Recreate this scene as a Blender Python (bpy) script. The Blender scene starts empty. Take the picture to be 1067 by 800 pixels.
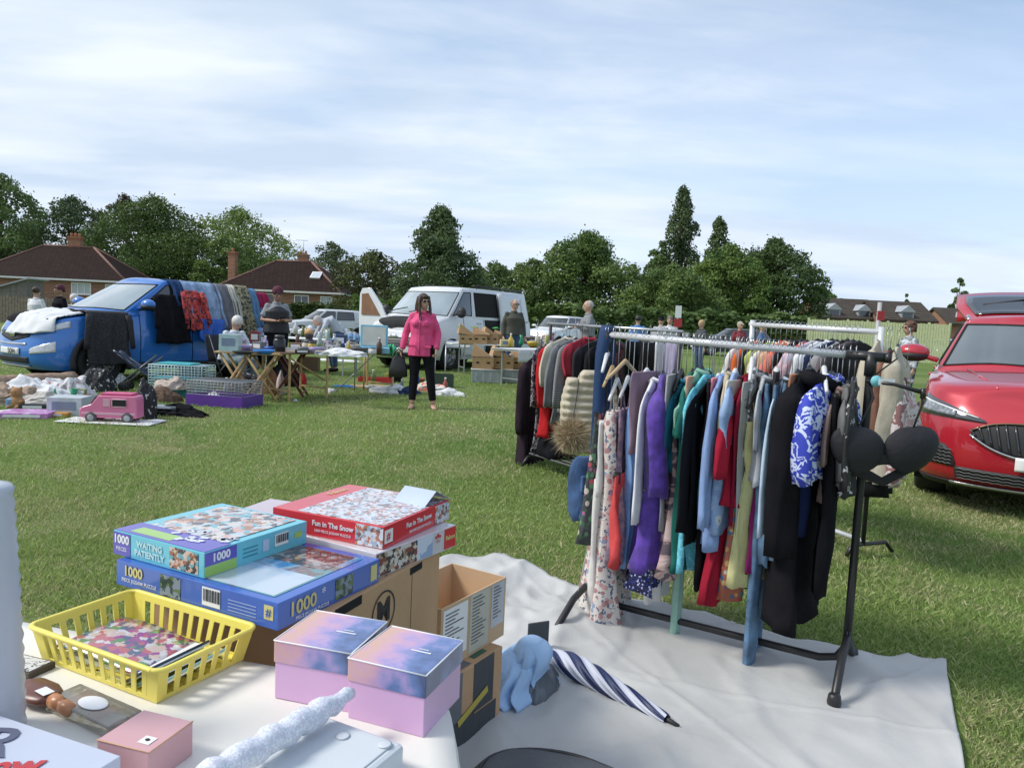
import bpy,bmesh,math,random
import numpy as np
from mathutils import Vector,Matrix,noise as mn
PI =math.pi
rad =math.radians
scene =bpy.context.scene
COL =scene.collection
random.seed(7)
RNG =np.random.default_rng(11)
# ------------------------------------------------------------------ camera
CAMH =1.27
cam_d =bpy.data.cameras.new("camera")
cam =bpy.data.objects.new("camera",cam_d)
COL.objects.link(cam)
cam_d.sensor_width =36.0
cam_d.lens =36.0*770/1067
cam_d.clip_start =0.02
cam_d.clip_end =2500
CM =Matrix.Rotation(rad(90 - 4.79),4,'X') @ Matrix.Rotation(rad(2.6),4,'Z')
CM.translation =(0,0,CAMH)
cam.matrix_world =CM
scene.camera =cam
cam_d.dof.use_dof =False
R3 =CM.to_3x3()
def ray(px,py):
 return (R3 @ Vector(((px - 533.5) /770.0,-(py - 400) /770.0,-1.0))).normalized()
def G(px,py,z=0.0):
 """point seen at a picture position on the level z"""
 d =ray(px,py); t =(z - CAMH) /d.z
 return Vector((0,0,CAMH)) + d *t
def A(px,py,Y):
 """point seen at a picture position at the distance Y in front"""
 d =ray(px,py); t =Y /d.y
 return Vector((0,0,CAMH)) + d *t
# ------------------------------------------------------------------ tagging
def tag(o,label=None,cat=None,group=None,kind=None):
 if label: o['label'] =label
 if cat: o['category'] =cat
 if group: o['group'] =group
 if kind: o['kind'] =kind
 return o
def thing(name,label,cat,loc=(0,0,0),rz=0.0,group=None):
 o =bpy.data.objects.new(name,None)
 COL.objects.link(o)
 o.empty_display_size =0.1
 o.location =loc
 o.rotation_euler =(0,0,rz)
 return tag(o,label,cat,group)
def dup(root,label=None,loc=None,rz=None,scale=None):
 r =root.copy(); COL.objects.link(r)
 if loc is not None: r.location =loc
 if rz is not None: r.rotation_euler =(0,0,rz)
 if scale is not None: r.scale =scale
 if label: r['label'] =label
 for ch in list(root.children):
  c =ch.copy(); COL.objects.link(c); c.parent =r
  for g in list(ch.children):
   d =g.copy(); COL.objects.link(d); d.parent =c
 return r
# ------------------------------------------------------------------ materials
_mats ={}
def _base(name):
 m =bpy.data.materials.new(name); m.use_nodes =True
 nt =m.node_tree; b =nt.nodes["Principled BSDF"]
 return m,nt,b
def _inp(b,k,v):
 if k in b.inputs: b.inputs[k].default_value =v
def rgb(c): return (c[0],c[1],c[2],1.0)
def _coord(nt,scale=(1,1,1)):
 tc =nt.nodes.new("ShaderNodeTexCoord"); mp =nt.nodes.new("ShaderNodeMapping")
 mp.inputs['Scale'].default_value =scale
 nt.links.new(tc.outputs['Object'],mp.inputs['Vector'])
 return mp.outputs['Vector']
def _bump(nt,b,vec,strength,scale,kind='noise',dist=0.01):
 t =nt.nodes.new("ShaderNodeTexNoise" if kind == 'noise' else "ShaderNodeTexVoronoi")
 t.inputs['Scale'].default_value =scale
 if kind == 'noise': t.inputs['Detail'].default_value =5
 nt.links.new(vec,t.inputs['Vector'])
 bp =nt.nodes.new("ShaderNodeBump"); bp.inputs['Strength'].default_value =strength
 bp.inputs['Distance'].default_value =dist
 nt.links.new(t.outputs[0],bp.inputs['Height'])
 nt.links.new(bp.outputs['Normal'],b.inputs['Normal'])
def pm(name,col,rough=0.6,metal=0.0,var=0.12,scale=6.0,bump=0.0,bscale=30.0,coat=0.0,alpha=1.0,trans=0.0,spec=0.5,sheen=0.0,emit=0.0,bdist=0.01):
 if name in _mats: return _mats[name]
 m,nt,b =_base(name)
 b.inputs['Roughness'].default_value =rough
 b.inputs['Metallic'].default_value =metal
 _inp(b,'Coat Weight',coat); _inp(b,'Coat Roughness',0.05); _inp(b,'Specular IOR Level',spec)
 _inp(b,'Transmission Weight',trans); _inp(b,'Alpha',alpha); _inp(b,'Sheen Weight',sheen)
 vec =_coord(nt)
 if var > 0:
  n =nt.nodes.new("ShaderNodeTexNoise"); n.inputs['Scale'].default_value =scale; n.inputs['Detail'].default_value =6
  nt.links.new(vec,n.inputs['Vector'])
  r =nt.nodes.new("ShaderNodeValToRGB")
  r.color_ramp.elements[0].position =0.3; r.color_ramp.elements[1].position =0.7
  lo =[max(0,c *(1 - var)) for c in col]; hi =[min(1,c *(1 + var)) for c in col]
  r.color_ramp.elements[0].color =rgb(lo); r.color_ramp.elements[1].color =rgb(hi)
  nt.links.new(n.outputs[0],r.inputs[0]); nt.links.new(r.outputs[0],b.inputs['Base Color'])
 else:
  b.inputs['Base Color'].default_value =rgb(col)
 if emit > 0:
  b.inputs['Emission Color'].default_value =rgb(col); b.inputs['Emission Strength'].default_value =emit
 if bump > 0: _bump(nt,b,_coord(nt,(1,1,.35)) if name.startswith('cloth_') else vec,bump,bscale,dist=bdist)
 _mats[name] =m
 return m
def pat(name,cols,kind='noise',scale=10.0,rough=0.75,sharp=True,stretch=(1,1,1),pos=None,bump=0.15,bscale=60,coat=0.0,detail=4,distort=0.0):
 """a printed or woven pattern in constant colours"""
 if name in _mats: return _mats[name]
 m,nt,b =_base(name)
 b.inputs['Roughness'].default_value =rough; _inp(b,'Coat Weight',coat)
 vec =_coord(nt,stretch)
 if kind == 'noise':
  t =nt.nodes.new("ShaderNodeTexNoise"); t.inputs['Detail'].default_value =detail; out =0
  t.inputs['Distortion'].default_value =distort
 elif kind == 'pic':
  t =nt.nodes.new('ShaderNodeTexVoronoi'); out =1; q =nt.nodes.new('ShaderNodeTexNoise'); q.inputs['Scale'].default_value =scale *1.3; q.inputs['Detail'].default_value =9
  nt.links.new(vec,q.inputs['Vector']); a_ =nt.nodes.new('ShaderNodeVectorMath'); a_.operation ='MULTIPLY_ADD'; nt.links.new(q.outputs['Color'],a_.inputs[0]); a_.inputs[1].default_value =(1.6/scale,) *3; nt.links.new(vec,a_.inputs[2]); vec =a_.outputs[0]
 elif kind in ('cells','dist'):
  t =nt.nodes.new("ShaderNodeTexVoronoi"); out =1 if kind == 'cells' else 0
 elif kind == 'wave':
  t =nt.nodes.new("ShaderNodeTexWave"); t.bands_direction ='Z'; out =1
  t.inputs['Distortion'].default_value =distort
 t.inputs['Scale'].default_value =scale
 nt.links.new(vec,t.inputs['Vector'])
 r =nt.nodes.new("ShaderNodeValToRGB"); cr =r.color_ramp
 cr.interpolation ='CONSTANT' if sharp else 'LINEAR'
 n =len(cols)
 if pos is None: pos =[i /n for i in range(n)] if kind != 'noise' else [0] + [0.36 + 0.3*i /n for i in range(1,n)]
 cr.elements[0].position =pos[0]; cr.elements[0].color =rgb(cols[0])
 cr.elements[1].position =pos[1]; cr.elements[1].color =rgb(cols[1])
 for i in range(2,n):
  e =cr.elements.new(pos[i]); e.color =rgb(cols[i])
 src =t.outputs[out]
 if kind in ('cells','pic'):
  s =nt.nodes.new("ShaderNodeSeparateColor"); nt.links.new(src,s.inputs[0]); src =s.outputs[0]
 nt.links.new(src,r.inputs[0]); nt.links.new(r.outputs[0],b.inputs['Base Color'])
 if bump > 0: _bump(nt,b,vec,bump,bscale)
 _mats[name] =m
 return m
def floral(name,base,dots,scale=14.0):
 """scattered round flowers with dark rings on a pale cloth"""
 if name in _mats: return _mats[name]
 m,nt,b =_base(name); b.inputs['Roughness'].default_value =0.8
 vec =_coord(nt)
 v =nt.nodes.new("ShaderNodeTexVoronoi"); v.inputs['Scale'].default_value =scale; nt.links.new(vec,v.inputs['Vector'])
 r =nt.nodes.new("ShaderNodeValToRGB"); r.color_ramp.interpolation ='CONSTANT'
 r.color_ramp.elements[0].position =0; r.color_ramp.elements[0].color =(1,1,1,1)
 r.color_ramp.elements[1].position =0.42; r.color_ramp.elements[1].color =(0,0,0,1)
 nt.links.new(v.outputs['Distance'],r.inputs[0])
 s =nt.nodes.new("ShaderNodeSeparateColor"); nt.links.new(v.outputs['Color'],s.inputs[0])
 c =nt.nodes.new("ShaderNodeValToRGB"); c.color_ramp.interpolation ='CONSTANT'
 n =len(dots)
 c.color_ramp.elements[0].color =rgb(dots[0]); c.color_ramp.elements[1].position =1/n; c.color_ramp.elements[1].color =rgb(dots[1])
 for i in range(2,n): c.color_ramp.elements.new(i /n).color =rgb(dots[i])
 nt.links.new(s.outputs[0],c.inputs[0])
 n2 =nt.nodes.new("ShaderNodeTexNoise"); n2.inputs['Scale'].default_value =scale *1.7; nt.links.new(vec,n2.inputs['Vector'])
 r2 =nt.nodes.new("ShaderNodeValToRGB"); r2.color_ramp.interpolation ='CONSTANT'
 r2.color_ramp.elements[0].color =rgb(base); r2.color_ramp.elements[1].position =0.57; r2.color_ramp.elements[1].color =rgb([x *.5 for x in dots[1]])
 nt.links.new(n2.outputs[0],r2.inputs[0])
 mx =nt.nodes.new("ShaderNodeMix"); mx.data_type ='RGBA'
 nt.links.new(r.outputs[0],mx.inputs[0]); nt.links.new(r2.outputs[0],mx.inputs[6]); nt.links.new(c.outputs[0],mx.inputs[7])
 nt.links.new(mx.outputs[2],b.inputs['Base Color'])
 _mats[name] =m
 return m
def grid_mat(name,base,line,sx,sz,mortar=0.02,rough=0.8,var=None,bump=0.3):
 """bricks or tiles"""
 if name in _mats: return _mats[name]
 m,nt,b =_base(name); b.inputs['Roughness'].default_value =rough; _inp(b,'Specular IOR Level',.08)
 tc =nt.nodes.new("ShaderNodeTexCoord"); sp =nt.nodes.new("ShaderNodeSeparateXYZ"); cb =nt.nodes.new("ShaderNodeCombineXYZ")
 ad =nt.nodes.new("ShaderNodeMath"); ad.operation ='ADD'
 nt.links.new(tc.outputs['Object'],sp.inputs[0]); nt.links.new(sp.outputs[0],ad.inputs[0]); nt.links.new(sp.outputs[1],ad.inputs[1])
 nt.links.new(ad.outputs[0],cb.inputs[0]); nt.links.new(sp.outputs[2],cb.inputs[1])
 t =nt.nodes.new("ShaderNodeTexBrick"); t.inputs['Scale'].default_value =1.0
 t.inputs['Brick Width'].default_value =sx; t.inputs['Row Height'].default_value =sz; t.inputs['Mortar Size'].default_value =mortar
 t.inputs['Color1'].default_value =rgb(base); t.inputs['Color2'].default_value =rgb(var or [c *.75 for c in base]); t.inputs['Mortar'].default_value =rgb(line)
 nt.links.new(cb.outputs[0],t.inputs['Vector']); nt.links.new(t.outputs[0],b.inputs['Base Color'])
 bp =nt.nodes.new("ShaderNodeBump"); bp.inputs['Strength'].default_value =bump; bp.inputs['Distance'].default_value =0.02
 nt.links.new(t.outputs[0],bp.inputs['Height']); nt.links.new(bp.outputs[0],b.inputs['Normal'])
 _mats[name] =m
 return m
def attr_mat(name,rough=0.6,spec=0.3,trans=0.0,mul=1.0):
 """colour of each leaf or blade from its own attribute, thin and lit from both sides"""
 if name in _mats: return _mats[name]
 m,nt,b =_base(name)
 a =nt.nodes.new("ShaderNodeAttribute"); a.attribute_name ='tint'
 b.inputs['Roughness'].default_value =rough; _inp(b,'Specular IOR Level',spec)
 nt.links.new(a.outputs['Color'],b.inputs['Base Color'])
 if trans > 0:
  t =nt.nodes.new("ShaderNodeBsdfTranslucent"); nt.links.new(a.outputs['Color'],t.inputs['Color'])
  mx =nt.nodes.new("ShaderNodeMixShader"); mx.inputs[0].default_value =trans
  out =nt.nodes['Material Output']
  nt.links.new(b.outputs[0],mx.inputs[1]); nt.links.new(t.outputs[0],mx.inputs[2]); nt.links.new(mx.outputs[0],out.inputs[0])
 _mats[name] =m
 return m
# ------------------------------------------------------------------ mesh builder
class MB:
 def __init__(s): s.v =[]; s.f =[]; s.mi =[]; s.sm =[]
 def add(s,vs,fs,mi=0,sm=False,M=None):
  k =len(s.v)
  if M is not None: vs =[M @ Vector(v) for v in vs]
  s.v += [tuple(v) for v in vs]
  for f in fs: s.f.append([i + k for i in f]); s.mi.append(mi); s.sm.append(sm)
  return s
 def box(s,c,d,rz=0.0,mi=0,M=None,taper=1.0):
  x,y,z =d[0] /2,d[1] /2,d[2] /2
  vs =[(a *x *(taper if e > 0 else 1),b_ *y *(taper if e > 0 else 1),e *z) for e in (-1,1) for a,b_ in ((-1,-1),(1,-1),(1,1),(-1,1))]
  T =Matrix.Translation(c) @ Matrix.Rotation(rz,4,'Z')
  if M is not None: T =M @ T
  return s.add(vs,[(3,2,1,0),(4,5,6,7),(0,1,5,4),(1,2,6,5),(2,3,7,6),(3,0,4,7)],mi,False,T)
 def tube(s,pts,r,n=8,mi=0,cap=True,sm=True,flat=None,M=None,up=None):
  pts =[Vector(p) for p in pts]; m =len(pts)
  rs =[r] *m if not hasattr(r,'__len__') else list(r)
  tang =[]
  for i in range(m):
   a =pts[max(0,i - 1)]; b =pts[min(m - 1,i + 1)]
   t =(b - a); tang.append(t.normalized() if t.length > 1e-9 else Vector((0,0,1)))
  ref =Vector(up) if up is not None else (Vector((0,0,1)) if abs(tang[0].z) < .9 else Vector((0,1,0)))
  nrm =(ref - tang[0] *ref.dot(tang[0])).normalized()
  vs =[]
  for i in range(m):
   nrm =(nrm - tang[i] *nrm.dot(tang[i])).normalized()
   bi =tang[i].cross(nrm)
   ri =rs[i]; ra,rb =(ri if hasattr(ri,'__len__') else (ri,ri *(flat or 1.0)))
   for k in range(n):
    a =2*PI *k /n
    vs.append(pts[i] + bi *(math.cos(a) *ra) + nrm *(math.sin(a) *rb))
  fs =[(i *n + k,i *n + (k + 1) % n,(i + 1) *n + (k + 1) % n,(i + 1) *n + k) for i in range(m - 1) for k in range(n)]
  if cap: fs += [tuple(range(n - 1,-1,-1)),tuple(range((m - 1) *n,m *n))]
  return s.add(vs,fs,mi,sm,M)
 def lathe(s,prof,n=16,mi=0,c=(0,0,0),M=None,sm=True,capb=True,capt=True):
  vs =[(c[0] + r *math.cos(2*PI *k /n),c[1] + r *math.sin(2*PI *k /n),c[2] + z) for r,z in prof for k in range(n)]
  m =len(prof)
  fs =[(i *n + k,i *n + (k + 1) % n,(i + 1) *n + (k + 1) % n,(i + 1) *n + k) for i in range(m - 1) for k in range(n)]
  if capb: fs.append(tuple(range(n - 1,-1,-1)))
  if capt: fs.append(tuple(range((m - 1) *n,m *n)))
  return s.add(vs,fs,mi,sm,M)
 def ball(s,c,r,n=12,mi=0,M=None,rot=None):
  if not hasattr(r,'__len__'): r =(r,r,r)
  vs =[]; m =max(4,n // 2)
  for i in range(m + 1):
   t =PI *i /m
   for k in range(n):
    a =2*PI *k /n
    p =Vector((r[0] *math.sin(t) *math.cos(a),r[1] *math.sin(t) *math.sin(a),-r[2] *math.cos(t)))
    if rot is not None: p =rot @ p
    vs.append(p + Vector(c))
  fs =[(i *n + k,i *n + (k + 1) % n,(i + 1) *n + (k + 1) % n,(i + 1) *n + k) for i in range(m) for k in range(n)]
  return s.add(vs,fs,mi,True,M)
 def prism(s,poly,z0,z1,mi=0,M=None,sm=False):
  n =len(poly)
  vs =[(x,y,z0) for x,y in poly] + [(x,y,z1) for x,y in poly]
  fs =[tuple(range(n - 1,-1,-1)),tuple(range(n,2*n))] + [(k,(k + 1) % n,n + (k + 1) % n,n + k) for k in range(n)]
  return s.add(vs,fs,mi,sm,M)
 def grid(s,fn,nu,nv,mi=0,sm=True,M=None,closeu=False):
  vs =[fn(i /nu,j /nv) for j in range(nv + 1) for i in range(nu + (0 if closeu else 1))]
  w =nu if closeu else nu + 1
  fs =[(j *w + i,j *w + (i + 1) % w,(j + 1) *w + (i + 1) % w,(j + 1) *w + i) for j in range(nv) for i in range(nu)]
  return s.add(vs,fs,mi,sm,M)
 def build(s,name,mats,parent=None,bev=0.0,solid=0.0,sub=0,fixn=True,loc=None,seg=2,smooth_angle=None):
  me =bpy.data.meshes.new(name)
  me.from_pydata(s.v,[],s.f)
  if not isinstance(mats,(list,tuple)): mats =[mats]
  for m in mats: me.materials.append(m)
  me.polygons.foreach_set('material_index',s.mi)
  me.polygons.foreach_set('use_smooth',s.sm)
  if fixn:
   bm =bmesh.new(); bm.from_mesh(me)
   bmesh.ops.remove_doubles(bm,verts=bm.verts,dist=1e-6)
   bmesh.ops.recalc_face_normals(bm,faces=bm.faces)
   bm.to_mesh(me); bm.free()
  me.update()
  o =bpy.data.objects.new(name,me); COL.objects.link(o)
  if loc is not None: o.location =loc
  if parent is not None: o.parent =parent
  if solid: md =o.modifiers.new('s','SOLIDIFY'); md.thickness =solid
  if bev: md =o.modifiers.new('b','BEVEL'); md.width =bev; md.segments =seg; md.limit_method ='ANGLE'; md.angle_limit =rad(40); md.harden_normals =False
  if sub: md =o.modifiers.new('u','SUBSURF'); md.levels =sub; md.render_levels =sub
  return o
def np_mesh(name,V,F,tint,mat,parent=None):
 """a mesh from arrays; all faces share one vertex count"""
 me =bpy.data.meshes.new(name)
 n =len(V); m,k =F.shape
 me.vertices.add(n); me.vertices.foreach_set('co',V.astype(np.float32).ravel())
 me.loops.add(m *k); me.loops.foreach_set('vertex_index',F.astype(np.int32).ravel())
 me.polygons.add(m); me.polygons.foreach_set('loop_start',(np.arange(m) *k).astype(np.int32))
 me.polygons.foreach_set('loop_total',np.full(m,k,np.int32))
 me.update(calc_edges=True)
 a =me.color_attributes.new('tint','FLOAT_COLOR','POINT')
 T =np.ones((n,4),np.float32); T[:,:3] =tint
 a.data.foreach_set('color',T.ravel())
 me.materials.append(mat); me.validate()
 o =bpy.data.objects.new(name,me); COL.objects.link(o)
 if parent is not None: o.parent =parent
 return o
def text(body,size,M,mat,parent,name='lettering',bold=0.0,ext=0.0006,align='CENTER'):
 c =bpy.data.curves.new(name,'FONT'); c.body =body; c.size =size; c.extrude =ext
 c.align_x =align; c.align_y ='CENTER'; c.offset =bold; c.resolution_u =3
 o =bpy.data.objects.new(name,c); COL.objects.link(o)
 dg =bpy.context.evaluated_depsgraph_get()
 me =bpy.data.meshes.new_from_object(o.evaluated_get(dg))
 bpy.data.objects.remove(o)
 me.materials.clear(); me.materials.append(mat)
 r =bpy.data.objects.new(name,me); COL.objects.link(r)
 if parent is not None: r.parent =parent
 r.matrix_local =M
 return r
def face_M(c,right,up):
 """frame whose x runs right and y runs up on a face, z out of it"""
 r =Vector(right).normalized(); u =Vector(up).normalized(); n =r.cross(u)
 M =Matrix((r,u,n)).transposed().to_4x4(); M.translation =Vector(c)
 return M
def remeshed(mb,name,mat,parent,vox=0.012,smooth=3,voxel_only=False):
 """join the pieces into one continuous skin"""
 o =mb.build(name,mat,None)
 md =o.modifiers.new('r','REMESH'); md.mode ='VOXEL'; md.voxel_size =vox; md.use_smooth_shade =True
 if smooth: m2 =o.modifiers.new('s','SMOOTH'); m2.iterations =smooth; m2.factor =0.5
 dg =bpy.context.evaluated_depsgraph_get()
 me =bpy.data.meshes.new_from_object(o.evaluated_get(dg))
 old =o.data; o.modifiers.clear(); o.data =me; bpy.data.meshes.remove(old)
 if not me.materials: me.materials.append(mat)
 o.parent =parent
 return o
# ------------------------------------------------------------------ light and sky
SUN_AZ,SUN_EL =rad(-97),rad(46)
w =bpy.data.worlds.new("World"); scene.world =w; w.use_nodes =True
nt =w.node_tree; bg =nt.nodes['Background']
sky =nt.nodes.new("ShaderNodeTexSky"); sky.sky_type ='NISHITA'; sky.sun_disc =False
sky.sun_elevation =SUN_EL; sky.sun_rotation =SUN_AZ; sky.air_density =1.0; sky.dust_density =0.3; sky.ozone_density =1.6
tc =nt.nodes.new("ShaderNodeTexCoord"); sp =nt.nodes.new("ShaderNodeSeparateXYZ")
nt.links.new(tc.outputs['Generated'],sp.inputs[0])
def wm(op,a,b_=None,c=None):
 n =nt.nodes.new("ShaderNodeMath"); n.operation =op
 for i,v in enumerate((a,b_,c)):
  if v is None: continue
  if isinstance(v,(int,float)): n.inputs[i].default_value =v
  else: nt.links.new(v,n.inputs[i])
 return n.outputs[0]
zc =wm('MAXIMUM',sp.outputs[2],0.0)
zd =wm('ADD',zc,0.12)
cb =nt.nodes.new("ShaderNodeCombineXYZ")
nt.links.new(wm('DIVIDE',sp.outputs[0],zd),cb.inputs[0]); nt.links.new(wm('DIVIDE',sp.outputs[1],zd),cb.inputs[1])
mp =nt.nodes.new("ShaderNodeMapping"); mp.inputs['Rotation'].default_value =(0,0,rad(-20)); mp.inputs['Scale'].default_value =(0.55,1.15,1)
nt.links.new(cb.outputs[0],mp.inputs[0])
n1 =nt.nodes.new("ShaderNodeTexNoise"); n1.inputs['Scale'].default_value =0.55; n1.inputs['Detail'].default_value =9; n1.inputs['Roughness'].default_value =0.52; n1.inputs['Distortion'].default_value =0.9
nt.links.new(mp.outputs[0],n1.inputs['Vector'])
n2 =nt.nodes.new("ShaderNodeTexNoise"); n2.inputs['Scale'].default_value =2.6; n2.inputs['Detail'].default_value =8; n2.inputs['Roughness'].default_value =0.6; n2.inputs['Distortion'].default_value =0.4
nt.links.new(mp.outputs[0],n2.inputs['Vector'])
s1 =wm('ADD',wm('MULTIPLY',n1.outputs[0],0.75),wm('MULTIPLY',n2.outputs[0],0.25))
# the veil of high cloud is thicker towards the left of the view
s1 =wm('SUBTRACT',s1,wm('MULTIPLY',sp.outputs[0],0.16))
low =wm('MAXIMUM',wm('SUBTRACT',1.0,wm('MULTIPLY',zc,3.2)),0.0)
rmp =nt.nodes.new("ShaderNodeValToRGB"); rmp.color_ramp.interpolation ='EASE'
rmp.color_ramp.elements[0].position =0.38; rmp.color_ramp.elements[0].color =(0.40,0.40,0.40,1)
rmp.color_ramp.elements[1].position =0.58; rmp.color_ramp.elements[1].color =(0.96,0.96,0.96,1)
nt.links.new(s1,rmp.inputs[0])
n3 =nt.nodes.new("ShaderNodeTexNoise"); n3.inputs['Scale'].default_value =1.1; n3.inputs['Detail'].default_value =6
nt.links.new(mp.outputs[0],n3.inputs['Vector'])
cr =nt.nodes.new("ShaderNodeValToRGB")
cr.color_ramp.elements[0].position =0.40; cr.color_ramp.elements[0].color =(3.1,3.75,4.6,1)
cr.color_ramp.elements[1].position =0.60; cr.color_ramp.elements[1].color =(4.75,5.1,5.55,1)
nt.links.new(n3.outputs[0],cr.inputs[0])
mx =nt.nodes.new("ShaderNodeMix"); mx.data_type ='RGBA'
m2 =nt.nodes.new("ShaderNodeMix"); m2.data_type ='RGBA'; m2.inputs[7].default_value =(3.5,4.1,5.15,1)
nt.links.new(wm('MULTIPLY',low,wm('ADD',0.55,wm('MULTIPLY',sp.outputs[0],0.5))),m2.inputs[0]); nt.links.new(cr.outputs[0],m2.inputs[6])
nt.links.new(wm('MINIMUM',wm('ADD',rmp.outputs[0],wm('MULTIPLY',low,0.5)),0.97),mx.inputs[0]); nt.links.new(sky.outputs[0],mx.inputs[6]); nt.links.new(m2.outputs[2],mx.inputs[7])
nt.links.new(mx.outputs[2],bg.inputs['Color'])
bg.inputs['Strength'].default_value =0.125
sd =bpy.data.lights.new('sun','SUN'); sd.energy =2.0; sd.angle =rad(16); sd.color =(1.0,0.955,0.89)
sun =bpy.data.objects.new('sun',sd); COL.objects.link(sun)
sv =Vector((math.sin(SUN_AZ) *math.cos(SUN_EL),math.cos(SUN_AZ) *math.cos(SUN_EL),math.sin(SUN_EL)))
sun.rotation_euler =(-sv).to_track_quat('-Z','Y').to_euler(); sun.location =(0,0,30)
scene.view_settings.view_transform ='Standard'; scene.view_settings.look ='None'; scene.view_settings.exposure =0.68; scene.view_settings.gamma =1
scene.render.engine ='CYCLES'; scene.cycles.use_denoising =True; scene.cycles.max_bounces =8; scene.cycles.transparent_max_bounces =12
scene.render.resolution_x =1024; scene.render.resolution_y =767
# ================================================================== the setting
def grass_ground():
 m,nt,b =_base('field_grass'); b.inputs['Roughness'].default_value =0.9; _inp(b,'Specular IOR Level',0.1)
 vec =_coord(nt)
 def noise(s,d=6):
  n =nt.nodes.new("ShaderNodeTexNoise"); n.inputs['Scale'].default_value =s; n.inputs['Detail'].default_value =d; n.inputs['Roughness'].default_value =.6
  nt.links.new(vec,n.inputs['Vector']); return n.outputs[0]
 def ramp(src,p0,c0,p1,c1,mid=None):
  r =nt.nodes.new("ShaderNodeValToRGB"); e =r.color_ramp.elements
  e[0].position =p0; e[0].color =rgb(c0); e[1].position =p1; e[1].color =rgb(c1)
  if mid: x =e.new(mid[0]); x.color =rgb(mid[1])
  nt.links.new(src,r.inputs[0]); return r.outputs[0]
 def mix(f,a,c):
  x =nt.nodes.new("ShaderNodeMix"); x.data_type ='RGBA'
  nt.links.new(f,x.inputs[0]); nt.links.new(a,x.inputs[6]); nt.links.new(c,x.inputs[7]); return x.outputs[2]
 fine =ramp(noise(55),.34,(.085,.135,.035),.68,(.25,.32,.11),(.5,(.15,.225,.06)))
 straw =ramp(noise(130,3),.3,(.14,.14,.055),.7,(.30,.27,.14))
 big =ramp(noise(0.55,5),.42,(0.02,) *3,.68,(.55,) *3)
 col =mix(big,fine,straw)
 lush =ramp(noise(30),.35,(.05,.10,.018),.7,(.13,.20,.04))
 big2 =ramp(noise(0.23,4),.40,(0,) *3,.6,(.8,) *3)
 nt.links.new(mix(big2,col,lush),b.inputs['Base Color'])
 _bump(nt,b,vec,0.9,45,dist=.03)
 mb =MB()
 def fn(u,v):
  x =math.copysign(abs(u *2 - 1) ** 2.2,u *2 - 1) *700; y =-40 + (v ** 2.2) *1200
  return (x,y,0)
 mb.grid(fn,60,60)
 o =mb.build('ground',m,fixn=False); tag(o,kind='structure')
grass_ground()
# ------------------------------------------------------------------ ground sheet
def tarp():
 px =[(440,596),(475,586),(505,590),(535,597),(560,604),(585,619),(612,627),(645,628),(675,630),(700,640),(730,645),(762,652),(800,664),(840,675),(880,684),(925,689),(960,691),(985,696)]
 back =[G(x,y) for x,y in px]
 # outline continued toward and past the viewer
 right =G(1004,800); right2 =right + (right - G(985,696)) *0.5
 NV =110; NU =len(back) *9
 def bk(u):
  s =u *(len(back) - 1); i =min(len(back) - 2,int(s)); f =s - i
  p0 =back[max(0,i - 1)]; p1 =back[i]; p2 =back[i + 1]; p3 =back[min(len(back) - 1,i + 2)]
  return 0.5*((2*p1) + (p2 - p0) *f + (2*p0 - 5*p1 + 4*p2 - p3) *f *f + (3*p1 - p0 - 3*p2 + p3) *f ** 3)
 L =Vector((-0.75,1.0,0)); Rr =right2
 def fn(u,v):
  b =bk(u); f =L.lerp(Rr,u)
  p =b.lerp(f,v)
  z =0.012
  x,y =p.x,p.y
  # crumpled far left, soft creases elsewhere, folds ironed into the sheet
  cr =max(0.0,1 - math.hypot((x - 0.02) /0.55,(y - 3.2) /0.75))
  def rg(s_,o_): return 1 - 2.2*abs(mn.noise(Vector((x *s_ + o_,y *s_ *.7,o_))))
  z += cr ** 0.7*(0.03 + 0.05*max(0,rg(3.2,1.5)) + .022*max(0,rg(8,7.1)))
  z += .008*max(0,rg(2.1,3.3) - .55) *2 + .004*max(0,rg(5.5,9.3) - .5) *2
  edge =max(0.0,1 - v *12)
  z += edge *(0.010 + 0.020*max(0,rg(6,4.4)))
  z += 0.0035*math.sin(x *7 + y *3) *math.sin(y *8 - x *4) + 0.0016*math.sin(x *31 + 2*math.sin(y *12))
  for k,(a,c,d) in enumerate(((0.9,.44,1.0),(-.44,.9,2.35),(.9,.44,1.62),(-.44,.9,1.75),(.3,.95,2.6))):
   q =(x *a + y *c - d + .012*math.sin(x *9 + y *5)) /0.009
   z += 0.006*math.exp(-q *q)
  return (x,y,max(0.006,z))
 mb =MB(); mb.grid(fn,NU,NV)
 m =pm('sheet_cloth',(.47,.47,.455),rough=.5,var=.12,scale=2.2,bump=.35,bscale=5,bdist=.03)
 o =mb.build('ground_sheet',m,solid=0.003)
 tag(o,'large off-white crumpled sheet spread on the grass under the clothes rail','ground sheet')
 return [p.to_2d() for p in back]
TARP_BACK =tarp()
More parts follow.
